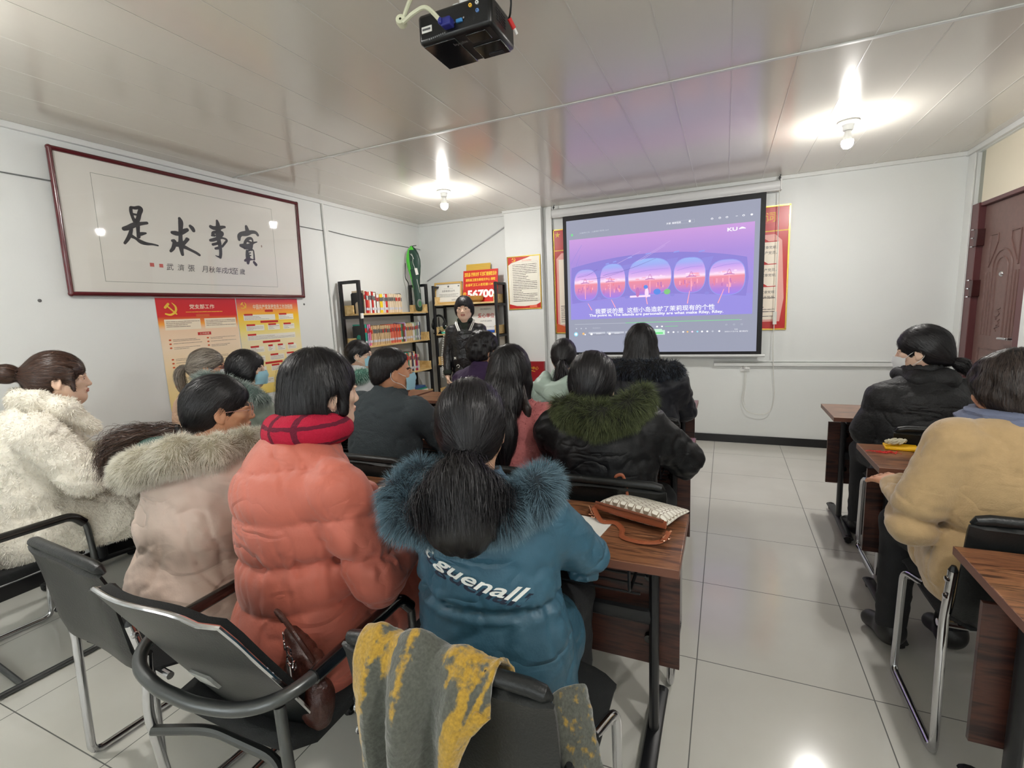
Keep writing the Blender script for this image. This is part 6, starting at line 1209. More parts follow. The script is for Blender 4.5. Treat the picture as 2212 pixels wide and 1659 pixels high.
# ---- hair
def to_head(p, pts):
    Mi = np.linalg.inv(p['Mh']); return [tuple(xf(Mi, np.array([q], float))[0]) for q in pts]
def hair(p, style, mat, smat, n=2600, width=.0011, fringe=True, vol=1.0, tie=None, seed=3, parting=None, h=.004, tail=None, length=None, flowf=None, tflat=1.0, back=None, low=-.03, ear=True, extra=None):
    Mh = p['Mh']; s = SDF((-.17, -.26, -.62 if style in ('long',) else -.24), (.17, .15, .16), h); v = vol
    s.ell((0, -.012, .034), (.081*v, .100*v, .093*v), .02); s.ell((0, -.040, -.015), (.072*v, .070*v, .070*v), .03)
    if style == 'crop': s.half((0, -.06, -.035), (0, .8, -1), .015)
    if style in ('bob', 'short'):
        s.ell((0, -.035, -.03), (.076*v, .070*v, .072*v), .03)
        for x in (-1, 1): s.cone((x*.070*v, .0, .02), (x*.070*v, -.01, low), .018, .012, .03)
    if style == 'long':
        L = length or -.45; yy_ = (-.078, -.10, -.105) if not back else back; s.chain([(0, -.045, 0), (0, yy_[0], -.12), (0, yy_[1], -.25), (0, yy_[2], L)], [.082*v, .088*v, .10*v, .085*v], .04, (1, .45, 1))
        for x in (-1, 1): s.chain([(x*.066, .01, .02), (x*.074, -.01, -.06), (x*.078, -.05, -.18), (x*.075, -.09, L*.8)], [.022, .024, .028, .015], .03)
    if tie is not None:
        t = vec(*tie); s.cone((0, -.06, .02), t, .055, .014, .05)
        if style == 'bun': s.ell(t+vec(0, -.035, .01), (.042, .040, .040), .01)
    # keep the face free
    fz = .045 if fringe else .062
    s.ell((0, .135, -.062), (.072, .085, .12), .012, 's') if not fringe else s.ell((0, .135, -.075), (.066, .088, .112), .012, 's')
    s.ell((0, .08, -.125), (.075, .07, .09), .02, 's')
    if ear:
        for x in (-1, 1): s.ell((x*.088, .012, -.028), (.024, .034, .034), .01, 's')
    if style in ('tied', 'bun'): 
        s.half((0, -.05, -.075), (0, .35, -1), .02)
    if style == 'short': s.half((0, -.06, low-.03), (0, .5, -1), .02)
    if extra: extra(s)
    if flowf is None:
        if tie is not None and style != 'long':
            T = vec(*tie); flowf = lambda P: nrm(T-P)
        else:
            C = vec(0, -.03, .20) if parting is None else vec(*parting); flowf = lambda P: nrm(nrm(P-C)*1.0+vec(0, 0, -1.3)+np.where(P[:, 1:2] > .02, vec(0, .35, 0), vec(0, 0, 0)))
    fl = flowf
    def groove(P):
        d = fl(P); a = np.cross(d, vec(0, .2, 1)); th = np.arctan2(P[:, 0]-(0 if tie is None else tie[0]), P[:, 2]+.3); ph = np.arctan2(P[:, 1], P[:, 0]); r = np.linalg.norm(P-vec(0, 0, 0), axis=1)
        Q = np.stack([ph*.12 if tie is None else th*.25, r*0, P[:, 2]*.06 if tie is None else r*.12], 1); return .0022*noise3(Q, (420, 1, 20))+.0015*noise3(P, (30, 30, 30))
    s.disp(groove); vv, q = s.mesh(); root = p['root']; o = link_mesh('hair', xf(Mh, vv), q, mat, root)
    ln = length and .12 or {'bob': .085, 'short': .05, 'crop': .03, 'tied': .10, 'bun': .10, 'long': .16}[style]
    if n: c = comb('hair_strands', s, vv, q, n, ln, width, smat, o, Mh, flowf, k=8, seed=seed, spread=.15 if style == 'bob' else .09 if style not in ('short', 'crop') else .2); c.parent = o
    if tail:   # hanging ponytail: list of points in head space, radii, number of strands, colour
        pts, rads, nt_, spread_ = tail; pts = [vec(*a) for a in pts]; ts = SDF(np.min(pts, 0)-.09, np.max(pts, 0)+.09, h); ts.chain(pts, [r_*.84 for r_ in rads], .015, (1, tflat, 1)); ts.disp(lambda P: .0025*noise3(P, (90, 90, 7)))
        tv, tq = ts.mesh(); to = link_mesh('ponytail', xf(Mh, tv), tq, mat, root)
        R = np.random.RandomState(seed); SP = np.array(smooth_path([V(tuple(a)) for a in pts], 5)); K = len(SP); off = R.randn(nt_, 3)*.4; path = []; T = nrm(np.gradient(SP, axis=0)); rr = np.interp(np.linspace(0, 1, K), np.linspace(0, 1, len(rads)), rads)
        st = R.rand(nt_, 1)*.25; en = .8+.32*R.rand(nt_, 1)
        tt = st+(en-st)*np.linspace(0, 1, 12)[None, :]; ti = np.clip(tt*(K-1), 0, K-1.001); i0 = ti.astype(int); fr = (ti-i0)[..., None]; base = SP[i0]*(1-fr)+SP[i0+1]*fr; ext = np.maximum(tt-1, 0)[..., None]*T[-1]*1.2*np.linalg.norm(SP[-1]-SP[0]); rad = rr[i0][..., None]
        oo = nrm(R.randn(nt_, 1, 3)); oo = oo-T[i0]*(oo*T[i0]).sum(-1, keepdims=True); oo = oo*np.array([1, tflat, 1]); rs_ = (.72+.50*R.rand(nt_, 1, 1)); path = base+ext+oo*rad*rs_+np.cumsum(R.randn(nt_, 12, 3)*.0012, 1)*spread_
        sd = nrm(np.cross(T[i0], oo)+.3*R.randn(nt_, 1, 3)); path = xf(Mh, path.reshape(-1, 3)).reshape(nt_, 12, 3); sd = nrm(sd.reshape(-1, 3) @ Mh[:3, :3].T).reshape(nt_, 12, 3); ribbons('ponytail_strands', path, width*1.3, smat, to, sd, .6)
        w = MB(); w.tube([tuple(xf(Mh, np.array([pts[0]+T[0]*.004*k-T[0]*.004]))[0]) for k in range(4)], [.016, .018, .018, .016], 14); w.build('hair_tie', M('hair_tie_black', (18, 18, 20), .6), o)
    return s, o
hair_mat('hs_black', (12, 11, 13), (40, 38, 42), .42); M('hair_black', (17, 16, 18), .42, bump=(90, .3), stretch=(1, 1, .15))
hair_mat('hs_brown', (40, 28, 24), (92, 64, 50), .36); M('hair_brown', (42, 30, 27), .42, bump=(90, .3), stretch=(1, 1, .15))
hair_mat('hs_grey', (84, 76, 68), (168, 158, 144), .4); M('hair_grey', (104, 96, 86), .45, bump=(90, .3), stretch=(1, 1, .15))
def mask(p, mat='mask_blue', low=0.0):
    """pleated surgical mask with ear loops"""
    w = MB(); vs = []; A, B_ = 15, 9
    for side in (0, 1):
        for i in range(B_):
            for k in range(A):
                u = -1+2*k/(A-1); v = -1+2*i/(B_-1); a = u*1.25; z = -.052-low+v*.043*(1-.12*u*u); r = .0-.0
                yy = .030+.076*math.cos(a)*(1-.10*abs(v)**2)+(.014 if v > .1 else .008)*math.exp(-(u/.25)**2)+(side*.0015)+.001*math.sin(v*14); xx = .067*math.sin(a)*(1-.06*(v < 0))
                vs.append(V((xx, yy, z)))
    fs = []; N_ = A*B_
    for side in (0, 1):
        for i in range(B_-1):
            for k in range(A-1): a = side*N_+i*A+k; fs.append((a, a+1, a+A+1, a+A))
    for i in range(B_-1):
        for k in (0, A-1): a = i*A+k; fs.append((a, a+A, N_+a+A, N_+a))
    for i in (0, B_-1):
        for k in range(A-1): a = i*A+k; fs.append((a, a+1, N_+a+1, N_+a))
    w.add(vs, fs); T_ = lambda mb: [tuple(xf(p['Mh'], np.array([q]))[0]) for q in mb.v]; w.v = T_(w); o = w.build('face_mask', mat, p['root'])
    w = MB()
    for x in (-1, 1): w.tube(smooth_path([(x*.063, .055, -.02-low), (x*.074, .03, -.008), (x*.080, -.012, .018), (x*.084, -.026, -.008), (x*.080, -.014, -.036), (x*.070, .03, -.06-low), (x*.063, .052, -.085-low)]), .0013, 6)
    w.v = T_(w); w.build('ear_loop', 'mask_white', o)
M('mask_blue', (158, 206, 222), .7); M('mask_white', (236, 238, 238), .7)
def glasses(p, mat):
    w = MB()
    for x in (-1, 1):
        c = x*.033; w.tube([(c+.023*math.cos(2*PI*k/20), .098-.004*math.cos(PI*k/10)*x, -.004+.019*math.sin(2*PI*k/20)) for k in range(20)], .0013, 6, closed=True)
        w.tube([(x*.056, .094, .002), (x*.068, .07, .002), (x*.078, .01, .0), (x*.080, -.012, -.004)], .0014, 6)
    w.tube([(-.011, .101, .0), (0, .104, .003), (.011, .101, .0)], .0012, 6); w.v = [tuple(xf(p['Mh'], np.array([q]))[0]) for q in w.v]; w.build('glasses', mat, p['root'])
M('frame_pink', (196, 150, 140), .25, .5); M('frame_purple', (88, 52, 84), .3); M('frame_grey', (120, 116, 118), .25, .6)
def scr_yaw(x, y, yaw, hx=0, hy=.15, tx=-.65): return math.atan2(-(tx-(x+hx)), YF-(y+hy))-yaw
def W(x, y, yaw, **k):
    """world points to the person's own frame"""
    c, s_ = math.cos(-yaw), math.sin(-yaw); out = {}
    for n, P in k.items():
        dx, dy = P[0]-x, P[1]-y; out[n] = (dx*c-dy*s_, dx*s_+dy*c, P[2])
    return out
def up(dz, dy=0, dx=0, keys=('ch', 'nk', 'hd', 'shL', 'shR')):
    return {k: (SIT[k][0]+dx, SIT[k][1]+dy, SIT[k][2]+dz) for k in keys}
def fur_ring(p, name, pts, rads, mat, fmat, n, length, width, lean=.4, flow=(0, -.2, -1), h=.009, droop=.7, jitter=.6, flat=None, seed=1):
    s, v, q = fluff_mesh(p, name, pts, rads, h, .03, flat=flat); o = link_mesh(name, v, q, mat, p['root']); o2 = fur('fur', s, v, q, n, length, width, fmat, o, None, lean, flow, 5, jitter, seed=seed, droop=droop); return s, o
# ---------------------------------------------------------------- teal parka, nearest
x, y, a = -.53, .975, .04
p = person('person in teal parka with blue fur hood and black ponytail, beside the clutch bag', x, y, a, dict(pel=(.02, 0, .55), ch=(-.01, .04, .85), nk=(-.055, .09, 1.01), hd=(-.09, .15, 1.135), shL=(-.165, .06, .945), shR=(.125, .06, .95), elL=(-.27, .17, .80), elR=(.215, .17, .80), haL=(-.10, .38, .79), haR=(.06, .40, .79)), face=(.42, -.10, .0), hands=(('R', (-.3, 1, -.05), (0, 0, 1), .6), ('L', (.3, 1, -.05), (0, 0, 1), .6)), skin='skin_mid', hscale=1.06)
trousers(p)
M('teal_nylon', (52, 92, 112), .48, crease=(5, 0.5), bump=(140, .09), mottle=(6, .08))
def teal_d(P):
    z = P[:, 2]+.03*P[:, 0]; g = np.exp(-((z-.775)/.013)**2); f = wrinkles(.007, (8, 8, 17))(P)
    return f-.016*g+.010*np.exp(-((z-.775)/.03)**2)*noise3(P, (60, 60, 8))+.006*np.sin((z-.62)*30)*(z < .75)
S1, v, q, o = coat(p, 'teal_nylon', w=.178, dep=.72, waist=.172, hip=.185, arm=.062, fore=.052, skirt=.45, dispf=teal_d, h=.0065, drop=.06, name='parka', thigh=.105)
def on_back(S_, x, z, y0=-.45):
    P = np.array([[x, y0, z]]); 
    for _ in range(40):
        d = S_.sample(P)[0]; P[0, 1] += max(min(d, .05), -.01)*.9
        if abs(d) < .0008: break
    return P[0]
def back_print(p, S_, txt, xa, za, xb, zb, hgt, mat, off, name, dxy=(0, 0), skew=.35, bold=.03):
    vs, fs = text_polys(txt, bold); x0 = min(a_ for a_, b_ in vs); x1 = max(a_ for a_, b_ in vs); y0_ = min(b_ for a_, b_ in vs); y1_ = max(b_ for a_, b_ in vs); out = []
    L = math.hypot(xb-xa, zb-za); ux, uz = (xb-xa)/L, (zb-za)/L
    for a_, b_ in vs:
        t = (a_-x0)/(x1-x0)*L; hh = (b_-y0_)/(y1_-y0_)*hgt; t += hh*skew; P = on_back(S_, xa+ux*t-uz*hh+dxy[0], za+uz*t+ux*hh+dxy[1]); P[1] -= off; out.append(P)
    o = link_mesh(name, np.array(out), [list(f) for f in fs], mat, p['root'], smooth=False); so = o.modifiers.new('solid', 'SOLIDIFY'); so.thickness = .001; return o
M('print_shadow', (24, 34, 56), .6)
back_print(p, S1, 'l st guenall', -.195, .90, .105, .80, .042, 'print_shadow', .0012, 'lettering_shadow', (.006, -.014), .6, .015); back_print(p, S1, 'l st guenall', -.195, .90, .105, .80, .042, 'paper', .0022, 'lettering', (0, 0), .6, .015)
hair_mat('fur_teal', (10, 16, 22), (62, 86, 102), .65, (112, 142, 156)); M('fur_teal_core', (26, 38, 46), .9)
fur_ring(p, 'hood_fur', [(-.13, .09, 1.03), (-.18, .02, 1.03), (-.19, -.04, 1.005), (-.155, -.085, .98), (-.08, -.10, .975), (.01, -.10, .985), (.09, -.075, 1.01), (.14, -.01, 1.03), (.14, .05, 1.035), (.11, .10, 1.02)], [.026, .034, .038, .038, .034, .034, .038, .038, .034, .024], 'fur_teal_core', 'fur_teal', 26000, .042, .0009, .2, (0, -.25, -1))
s, v, q = fluff_mesh(p, 'hood', [(-.09, -.02, 1.03), (-.03, -.055, 1.03), (.05, -.04, 1.03)], [.045, .05, .045], .008, dispa=.01); link_mesh('hood', v, q, 'teal_nylon', p['root'])
hair(p, 'tied', 'hair_black', 'hs_black', n=9000, width=.0010, fringe=False, tie=(.0, -.118, -.040), vol=1.03, h=.0035, tflat=.5, tail=(to_head(p, [(-.038, .040, 1.088), (-.028, .0, 1.088), (-.012, -.05, 1.085), (.008, -.105, 1.072), (.026, -.140, 1.046), (.034, -.155, 1.018)]), [.015, .022, .036, .062, .094, .085], 13000, 2.2))
# ---------------------------------------------------------------- salmon coat
x, y, a = -1.12, .915, -.12
J = up(.075, -.005); J.update(hd=(.03, .14, 1.235), shR=(.185, .03, 1.0), shL=(-.13, .045, .985), elR=(.25, .09, .73), elL=(-.25, .18, .84), haR=(.17, .34, .78), haL=(-.1, .42, .80), pel=(0, .0, .56))
p = person('person in long salmon down coat and crimson scarf with short black hair', x, y, a, J, face=(scr_yaw(x, y, a)-.35, -.02, 0), skin='skin_fair', hscale=1.0, hands=(('R', (-.2, 1, 0), (0, 0, 1), .5), ('L', (.3, 1, 0), (0, 0, 1), .5)))
trousers(p)
M('salmon_nylon', (198, 106, 86), .56, crease=(5, 0.5), bump=(120, .09), mottle=(5, .06), sheen=.25)
def sal_d(P):
    z = P[:, 2]; f = puffer(6, .015, .125, .80, .006, -.06, .3)(P); g = np.exp(-((z-.80-.06*P[:, 0])/.02)**2); return f-.010*g+.008*np.exp(-((z-.80)/.05)**2)*noise3(P, (70, 70, 7))
S2, v, q, o = coat(p, 'salmon_nylon', w=.185, dep=.78, waist=.165, hip=.20, arm=.066, fore=.056, skirt=.7, dispf=sal_d, h=.0065, drop=.10, name='down_coat', thigh=.115, collar=.07)
m = M('scarf_red', (186, 14, 54), .85, bump=(220, .5)); nt = m.node_tree; b = nt.nodes['Principled BSDF']; t = nt.nodes.new('ShaderNodeTexCoord'); sp = nt.nodes.new('ShaderNodeSeparateXYZ'); nt.links.new(t.outputs['Object'], sp.inputs[0])
nz = nt.nodes.new('ShaderNodeTexNoise'); nz.inputs['Scale'].default_value = 60; nt.links.new(t.outputs['Object'], nz.inputs['Vector'])
bands = _mth('MAXIMUM', _mth('SINE', _mth('MULTIPLY', sp.outputs[0], 95.0)), _mth('SINE', _mth('MULTIPLY_ADD', sp.outputs[2], 120.0, .5))); bands = _mth('GREATER_THAN', _mth('MULTIPLY_ADD', nz.outputs[0], .5, bands), 1.05)
mx = nt.nodes.new('ShaderNodeMix'); mx.data_type = 'RGBA'; nt.links.new(bands, mx.inputs[0]); mx.inputs[6].default_value = srgb((188, 14, 56)); mx.inputs[7].default_value = srgb((104, 10, 42)); nt.links.new(mx.outputs[2], b.inputs['Base Color'])
nk = p['j']['nk']; s, v, q = fluff_mesh(p, 'scarf', [tuple(nk+vec(.085*math.cos(t_)+.01, .078*math.sin(t_)+.0, .030-.012*math.sin(t_)+.006*math.cos(t_))) for t_ in np.linspace(0, 2*PI, 13)], [.040]*13, .006, .02, .004, (1, 1, 1)); s.chain([tuple(nk+vec(.05, -.07, .0)), tuple(nk+vec(.09, -.02, -.05))], [.02, .02], .02); link_mesh('scarf', v, q, 'scarf_red', p['root'])
hair(p, 'bob', 'hair_black', 'hs_black', n=9000, width=.0011, vol=1.04, low=-.055, h=.0035, extra=lambda s: (s.cone((.074, .035, .01), (.078, .030, -.052), .015, .009, .02), s.cone((-.074, .035, .01), (-.078, .030, -.052), .015, .009, .02), s.ell((0, -.075, -.055), (.062, .045, .050), .03)))
w = MB(); w.tube([tuple(xf(p['Mh'], np.array([[-.052+.006*k, -.035+.008*k, .116+.003*math.sin(k)]]))[0]) for k in range(4)], [.004, .006, .006, .004], 8); w.build('hair_clip', M('clip_mauve', (170, 130, 160), .3), p['root'])
# ---------------------------------------------------------------- cream parka
x, y, a = -1.71, .98, -.18
J = up(-.01, .02); J.update(shL=(-.19, .08, .95), shR=(.18, .09, .96), elL=(-.27, .2, .74), elR=(.26, .24, .76), haL=(-.1, .42, .79), haR=(.12, .44, .79), pel=(0, -.0, .55), hd=(.02, .17, 1.14))
p = person('person in cream pink parka with beige fur hood and thin-framed glasses', x, y, a, J, face=(scr_yaw(x, y, a)-.38, -.08, 0), skin='skin_warm', hands=(('R', (-.2, 1, 0), (0, 0, 1), .5), ('L', (.3, 1, 0), (0, 0, 1), .5)))
trousers(p); M('cream_nylon', (222, 198, 182), .5, crease=(5, 0.5), bump=(110, .09), mottle=(5, .05), sheen=.2)
coat(p, 'cream_nylon', w=.195, dep=.75, waist=.20, hip=.225, arm=.07, fore=.06, skirt=.6, dispf=lambda P: wrinkles(.011, (7, 7, 15))(P)+.007*np.sin(P[:, 2]*34+3*P[:, 0]), h=.008, drop=.12, name='parka', thigh=.12)
hair_mat('fur_beige', (176, 168, 142), (222, 216, 196), .75, (238, 234, 222)); M('fur_beige_core', (150, 142, 120), .9)
fur_ring(p, 'hood_fur', list(W(x, y, a, a1=(-1.50, 1.18, 1.045), a2=(-1.47, 1.08, 1.045), a3=(-1.475, .98, 1.045), a4=(-1.54, .90, 1.05), a5=(-1.66, .865, 1.015), a6=(-1.75, .88, .985), a7=(-1.82, .93, .985), a8=(-1.83, 1.02, 1.01)).values()), [.03, .04, .048, .05, .05, .05, .045, .03], 'fur_beige_core', 'fur_beige', 24000, .030, .0011, .3, (-.2, -.2, -1))
s, v, q = fluff_mesh(p, 'hood', [(-.14, .0, 1.0), (-.05, -.03, 1.02), (.07, .0, 1.03)], [.04, .05, .045], .01, dispa=.01); link_mesh('hood', v, q, M('hood_green', (44, 78, 70), .6), p['root'])
hair(p, 'tied', 'hair_black', 'hs_black', n=6000, width=.0012, fringe=False, tie=(-.035, -.10, -.075), vol=1.0, tail=(to_head(p, list(W(x, y, a, a1=(-1.73, 1.03, 1.09), a2=(-1.78, .98, 1.085), a3=(-1.83, .93, 1.075), a4=(-1.88, .91, 1.045), a5=(-1.91, .90, .985)).values())), [.010, .014, .018, .016, .006], 3500, 5.0)); glasses(p, 'frame_pink')
for o_ in p['root'].children:
    if o_.name.startswith('ponytail'): o_.data.materials[0] = MATS['hair_brown']; [c_.data.materials.__setitem__(0, MATS['hs_brown']) for c_ in o_.children]
# ---------------------------------------------------------------- white fluffy coat
x, y, a = -2.87, 1.03, -.42
J = up(.055, .0); J.update(elR=(.24, .20, .80), haR=(.10, .44, .83), elL=(-.25, .2, .8), haL=(-.06, .44, .83), hd=(.02, .17, 1.225), shR=(.18, .07, 1.02), shL=(-.18, .05, 1.02))
p = person('person in white fluffy coat with brown hair bun, in profile by the wall', x, y, a, J, face=(-.13, .0, 0), skin='skin_fair', hands=(('R', (-.5, 1, .1), (0, 0, 1), .5), ('L', (.4, 1, .1), (0, 0, 1), .5)))
trousers(p); M('fluffy_white', (238, 232, 218), .95, bump=(90, .6))
S4, v, q, o = coat(p, 'fluffy_white', w=.19, dep=.85, waist=.19, hip=.215, arm=.078, fore=.066, skirt=.75, dispf=lambda P: wrinkles(.010, (7, 7, 12))(P)+.005*noise3(P, (40, 40, 40)), h=.009, drop=.02, name='fluffy_coat', thigh=.12, collar=.085, colh=.1)
hair_mat('fluff_white', (230, 223, 208), (250, 247, 238), .9)
fur('fluff', S4, v, q, 26000, .020, .0028, 'fluff_white', o, None, .25, (0, 0, -1), 4, .8, seed=4)
nk = p['j']['nk']; s, v, q = fluff_mesh(p, 'collar', [tuple(nk+vec(-.10, .07, .02)), tuple(nk+vec(-.09, -.03, .055)), tuple(nk+vec(0, -.07, .07)), tuple(nk+vec(.09, -.02, .06)), tuple(nk+vec(.13, .07, .01)), tuple(nk+vec(.13, .15, -.08))], [.04, .04, .042, .045, .05, .035], .009); o = link_mesh('collar', v, q, 'fluffy_white', p['root']); fur('fluff', s, v, q, 7000, .02, .0028, 'fluff_white', o, None, .25, (0, 0, -1), 4, .8, seed=6)
hair(p, 'bun', 'hair_brown', 'hs_brown', n=6000, width=.0013, fringe=True, tie=(0, -.135, .035), vol=1.04, extra=lambda s: (s.cone((.066, .05, .04), (.072, .052, -.05), .012, .006, .015), s.ell((0, -.085, -.04), (.05, .03, .035), .03), s.ell((0, -.195, .045), (.036, .034, .034), .01)))
w = MB(); w.box((-2.60, 1.60, .80), (-2.52, 1.615, .95)); w.v = [tuple(W(x, y, a, k=v_)['k']) for v_ in w.v]
# ---------------------------------------------------------------- grey ponytail
x, y, a = -3.17, 1.96, -.2
p = person('person with grey-brown ponytail, purple glasses and black collar by the posters', x, y, a, dict(up(-.01, .02), hd=(0, .16, 1.16)), face=(scr_yaw(x, y, a)-.15, -.02, 0), skin='skin_warm', detail=.015)
trousers(p, h=.016); M('tan_jacket', (206, 170, 142), .7, crease=(5, 0.3), bump=(80, .2)); coat(p, 'tan_jacket', w=.185, dispf=wrinkles(.008), h=.012, name='jacket', skirt=.3); coat_j = p['j']['nk']
s, v, q = fluff_mesh(p, 'collar', [tuple(coat_j+vec(.06*math.cos(t_), .055*math.sin(t_)+.01, .03)) for t_ in np.linspace(0, 2*PI, 10)], [.028]*10, .008); link_mesh('collar', v, q, 'black_fabric', p['root'])
hair(p, 'tied', 'hair_grey', 'hs_grey', n=3000, width=.0022, fringe=False, tie=(0, -.112, .0), vol=1.02, h=.005, tail=([(0, -.112, 0), (0, -.150, .004), (0, -.172, -.04), (0, -.165, -.11), (0, -.15, -.17)], [.013, .022, .028, .026, .008], 900, 1.0)); mask(p, 'mask_white'); glasses(p, 'frame_purple')
# ---------------------------------------------------------------- sage parka
x, y, a = -2.84, 1.98, -.2
p = person('person in sage green parka with grey-green fur hood and blue face mask', x, y, a, dict(up(-.015, .02), hd=(0, .17, 1.145), shR=(.19, .08, .96)), face=(scr_yaw(x, y, a)-.35, -.02, 0), detail=.015)
trousers(p, h=.016); M('sage_nylon', (150, 160, 146), .5, crease=(5, 0.5), bump=(90, .09)); coat(p, 'sage_nylon', w=.20, dep=.8, arm=.07, waist=.2, hip=.22, dispf=puffer(5, .010, .10, 0, .006), h=.01, name='parka', skirt=.4)
hair_mat('fur_sage', (84, 98, 94), (138, 152, 146), .6, (176, 188, 182)); M('fur_sage_core', (96, 116, 110), .9)
fur_ring(p, 'hood_fur', [(-.08, .14, 1.07), (-.12, .03, 1.09), (-.06, -.07, 1.10), (.06, -.10, 1.095), (.18, -.05, 1.07), (.28, .03, 1.02), (.28, .12, .98)], [.03, .042, .05, .055, .055, .05, .03], 'fur_sage_core', 'fur_sage', 9000, .042, .002, .3)
hair(p, 'tied', 'hair_black', 'hs_black', n=2500, width=.002, fringe=False, tie=(0, -.10, -.09), vol=1.06, h=.005, ear=False, extra=lambda s: [s.ell((sx*.066, .005, -.02), (.03, .055, .065), .02) for sx in (-1, 1)]); mask(p)
# ---------------------------------------------------------------- man in grey fleece
x, y, a = -1.61, 1.92, -.15
p = person('person in dark grey fleece with cropped hair and blue face mask', x, y, a, dict(up(.0, .0), shR=(.20, .07, .97), shL=(-.2, .07, .97), elR=(.29, .22, .77), haR=(.20, .46, .80), hd=(.0, .13, 1.155)), face=(scr_yaw(x, y, a)-.45, 0, 0), skin='skin_warm', hscale=1.02, hands=(('R', (-.3, 1, 0), (0, 0, 1), .7), ('L', (.3, 1, 0), (0, 0, 1), .6)), detail=.012)
trousers(p, h=.016); M('grey_fleece', (62, 70, 74), .9, crease=(5, 0.25), bump=(200, .4), mottle=(4, .1), spec=.3); coat(p, 'grey_fleece', w=.205, dep=.72, waist=.195, hip=.20, arm=.068, fore=.052, dispf=wrinkles(.008, (7, 7, 16)), h=.008, name='fleece', collar=.07, colh=.06)
nk = p['j']['nk']; s, v, q = fluff_mesh(p, 'c', [tuple(nk+vec(.062*math.cos(t_), .06*math.sin(t_)+.005, .012+.006*math.sin(t_))) for t_ in np.linspace(0, 2*PI, 12)], [.022]*12, .006, dispa=.002); link_mesh('collar', v, q, 'grey_fleece', p['root'])
hair(p, 'crop', 'hair_black', 'hs_black', n=5000, width=.0014, fringe=False, vol=1.0, low=-.03, h=.0045, extra=lambda s: s.ell((0, -.02, .05), (.078, .085, .072), .02)); mask(p)
# ---------------------------------------------------------------- pink fluffy coat, long hair
x, y, a = -.92, 1.96, .05
p = person('person in pink fluffy coat with long straight black hair', x, y, a, dict(up(-.01, .02), elR=(.25, .2, .78), hd=(0, .13, 1.165)), face=(scr_yaw(x, y, a), .02, 0), detail=.014)
trousers(p, h=.016); M('pink_fluff', (196, 116, 116), .95, bump=(80, .5)); S5, v, q, o = coat(p, 'pink_fluff', w=.19, dep=.75, waist=.195, arm=.072, fore=.06, hip=.21, dispf=wrinkles(.009, (7, 7, 12)), h=.009, name='fluffy_coat')
hair_mat('fluff_pink', (178, 100, 100), (220, 150, 146), .8); fur('fluff', S5, v, q, 9000, .018, .003, 'fluff_pink', o, None, .3, (0, 0, -1), 4, .8, seed=9)
hair(p, 'long', 'hair_black', 'hs_black', n=9000, width=.0016, fringe=False, vol=1.02, length=-.40, back=(-.13, -.215, -.255), ear=False, h=.006, flowf=lambda P: nrm(np.stack([P[:, 0]*(.9*np.clip(P[:, 2]+.02, 0, .1)/.1)*6, -.25*np.ones(len(P))*(P[:, 2] < 0), -np.ones(len(P))*(.15+np.clip(.11-P[:, 2], 0, .1)*9)], 1)))
w = None
for dx_, L in ((.10, -.40), (.13, -.33)):
    Mh = p['Mh']; pts = [(dx_*.55, -.06, -.05), (dx_*.9, -.10, -.16), (dx_, -.125, -.27), (dx_*1.05, -.125, L)]; ts = SDF((-.1, -.25, -.5), (.25, .05, .05), .006); ts.chain(pts, [.02, .022, .02, .008], .02, (1, .7, 1)); tv, tq = ts.mesh(); link_mesh('hair_lock', xf(Mh, tv), tq, 'hair_brown', p['root'])
# ---------------------------------------------------------------- green fur hood
x, y, a = -.44, 1.83, .12
p = person('person in black parka with olive green fur hood, leaning on an elbow', x, y, a, dict(pel=(.02, .03, .55), ch=(.0, .08, .86), nk=(-.03, .14, 1.01), hd=(-.05, .17, 1.12), shL=(-.20, .10, .94), shR=(.17, .11, .955), elR=(.32, .20, .80), haR=(.20, .40, .79), elL=(-.24, .28, .79), haL=(-.1, .48, .79), knR=(.22, .38, .545), anR=(.13, .28, .1), toeR=(.15, .40, .045)), face=(scr_yaw(x, y, a), -.12, 0), detail=.012, hscale=1.05)
trousers(p, r=1.1); M('black_nylon', (16, 17, 20), .5, crease=(5, 0.5), bump=(120, .09), spec=.3)
coat(p, 'black_nylon', w=.20, dep=.75, waist=.195, hip=.21, arm=.078, fore=.064, skirt=.5, dispf=wrinkles(.010, (8, 8, 18)), h=.008, name='parka', drop=.04)
hair_mat('fur_olive', (14, 15, 12), (40, 44, 30), .65, (92, 102, 60)); M('fur_olive_core', (30, 32, 24), .9)
fur_ring(p, 'hood_fur', [(-.12, .12, 1.04), (-.15, .03, 1.05), (-.10, -.05, 1.045), (0, -.085, 1.03), (.10, -.05, 1.055), (.155, .03, 1.09), (.14, .12, 1.07)], [.025, .035, .045, .05, .048, .04, .025], 'fur_olive_core', 'fur_olive', 15000, .048, .0014, .35, (0, -.2, -1), flat=(1, 1, 1))
hair(p, 'tied', 'hair_black', 'hs_black', n=5000, width=.0015, fringe=False, tie=(-.02, -.10, -.08), vol=1.12, h=.0045)
w = MB(); w.tube([tuple(xf(p['Mh'], np.array([[.088*math.cos(PI*k/12), -.005, .025+.098*math.sin(PI*k/12)]]))[0]) for k in range(13)], .005, 8); w.build('hair_band', 'black_gloss', p['root'])
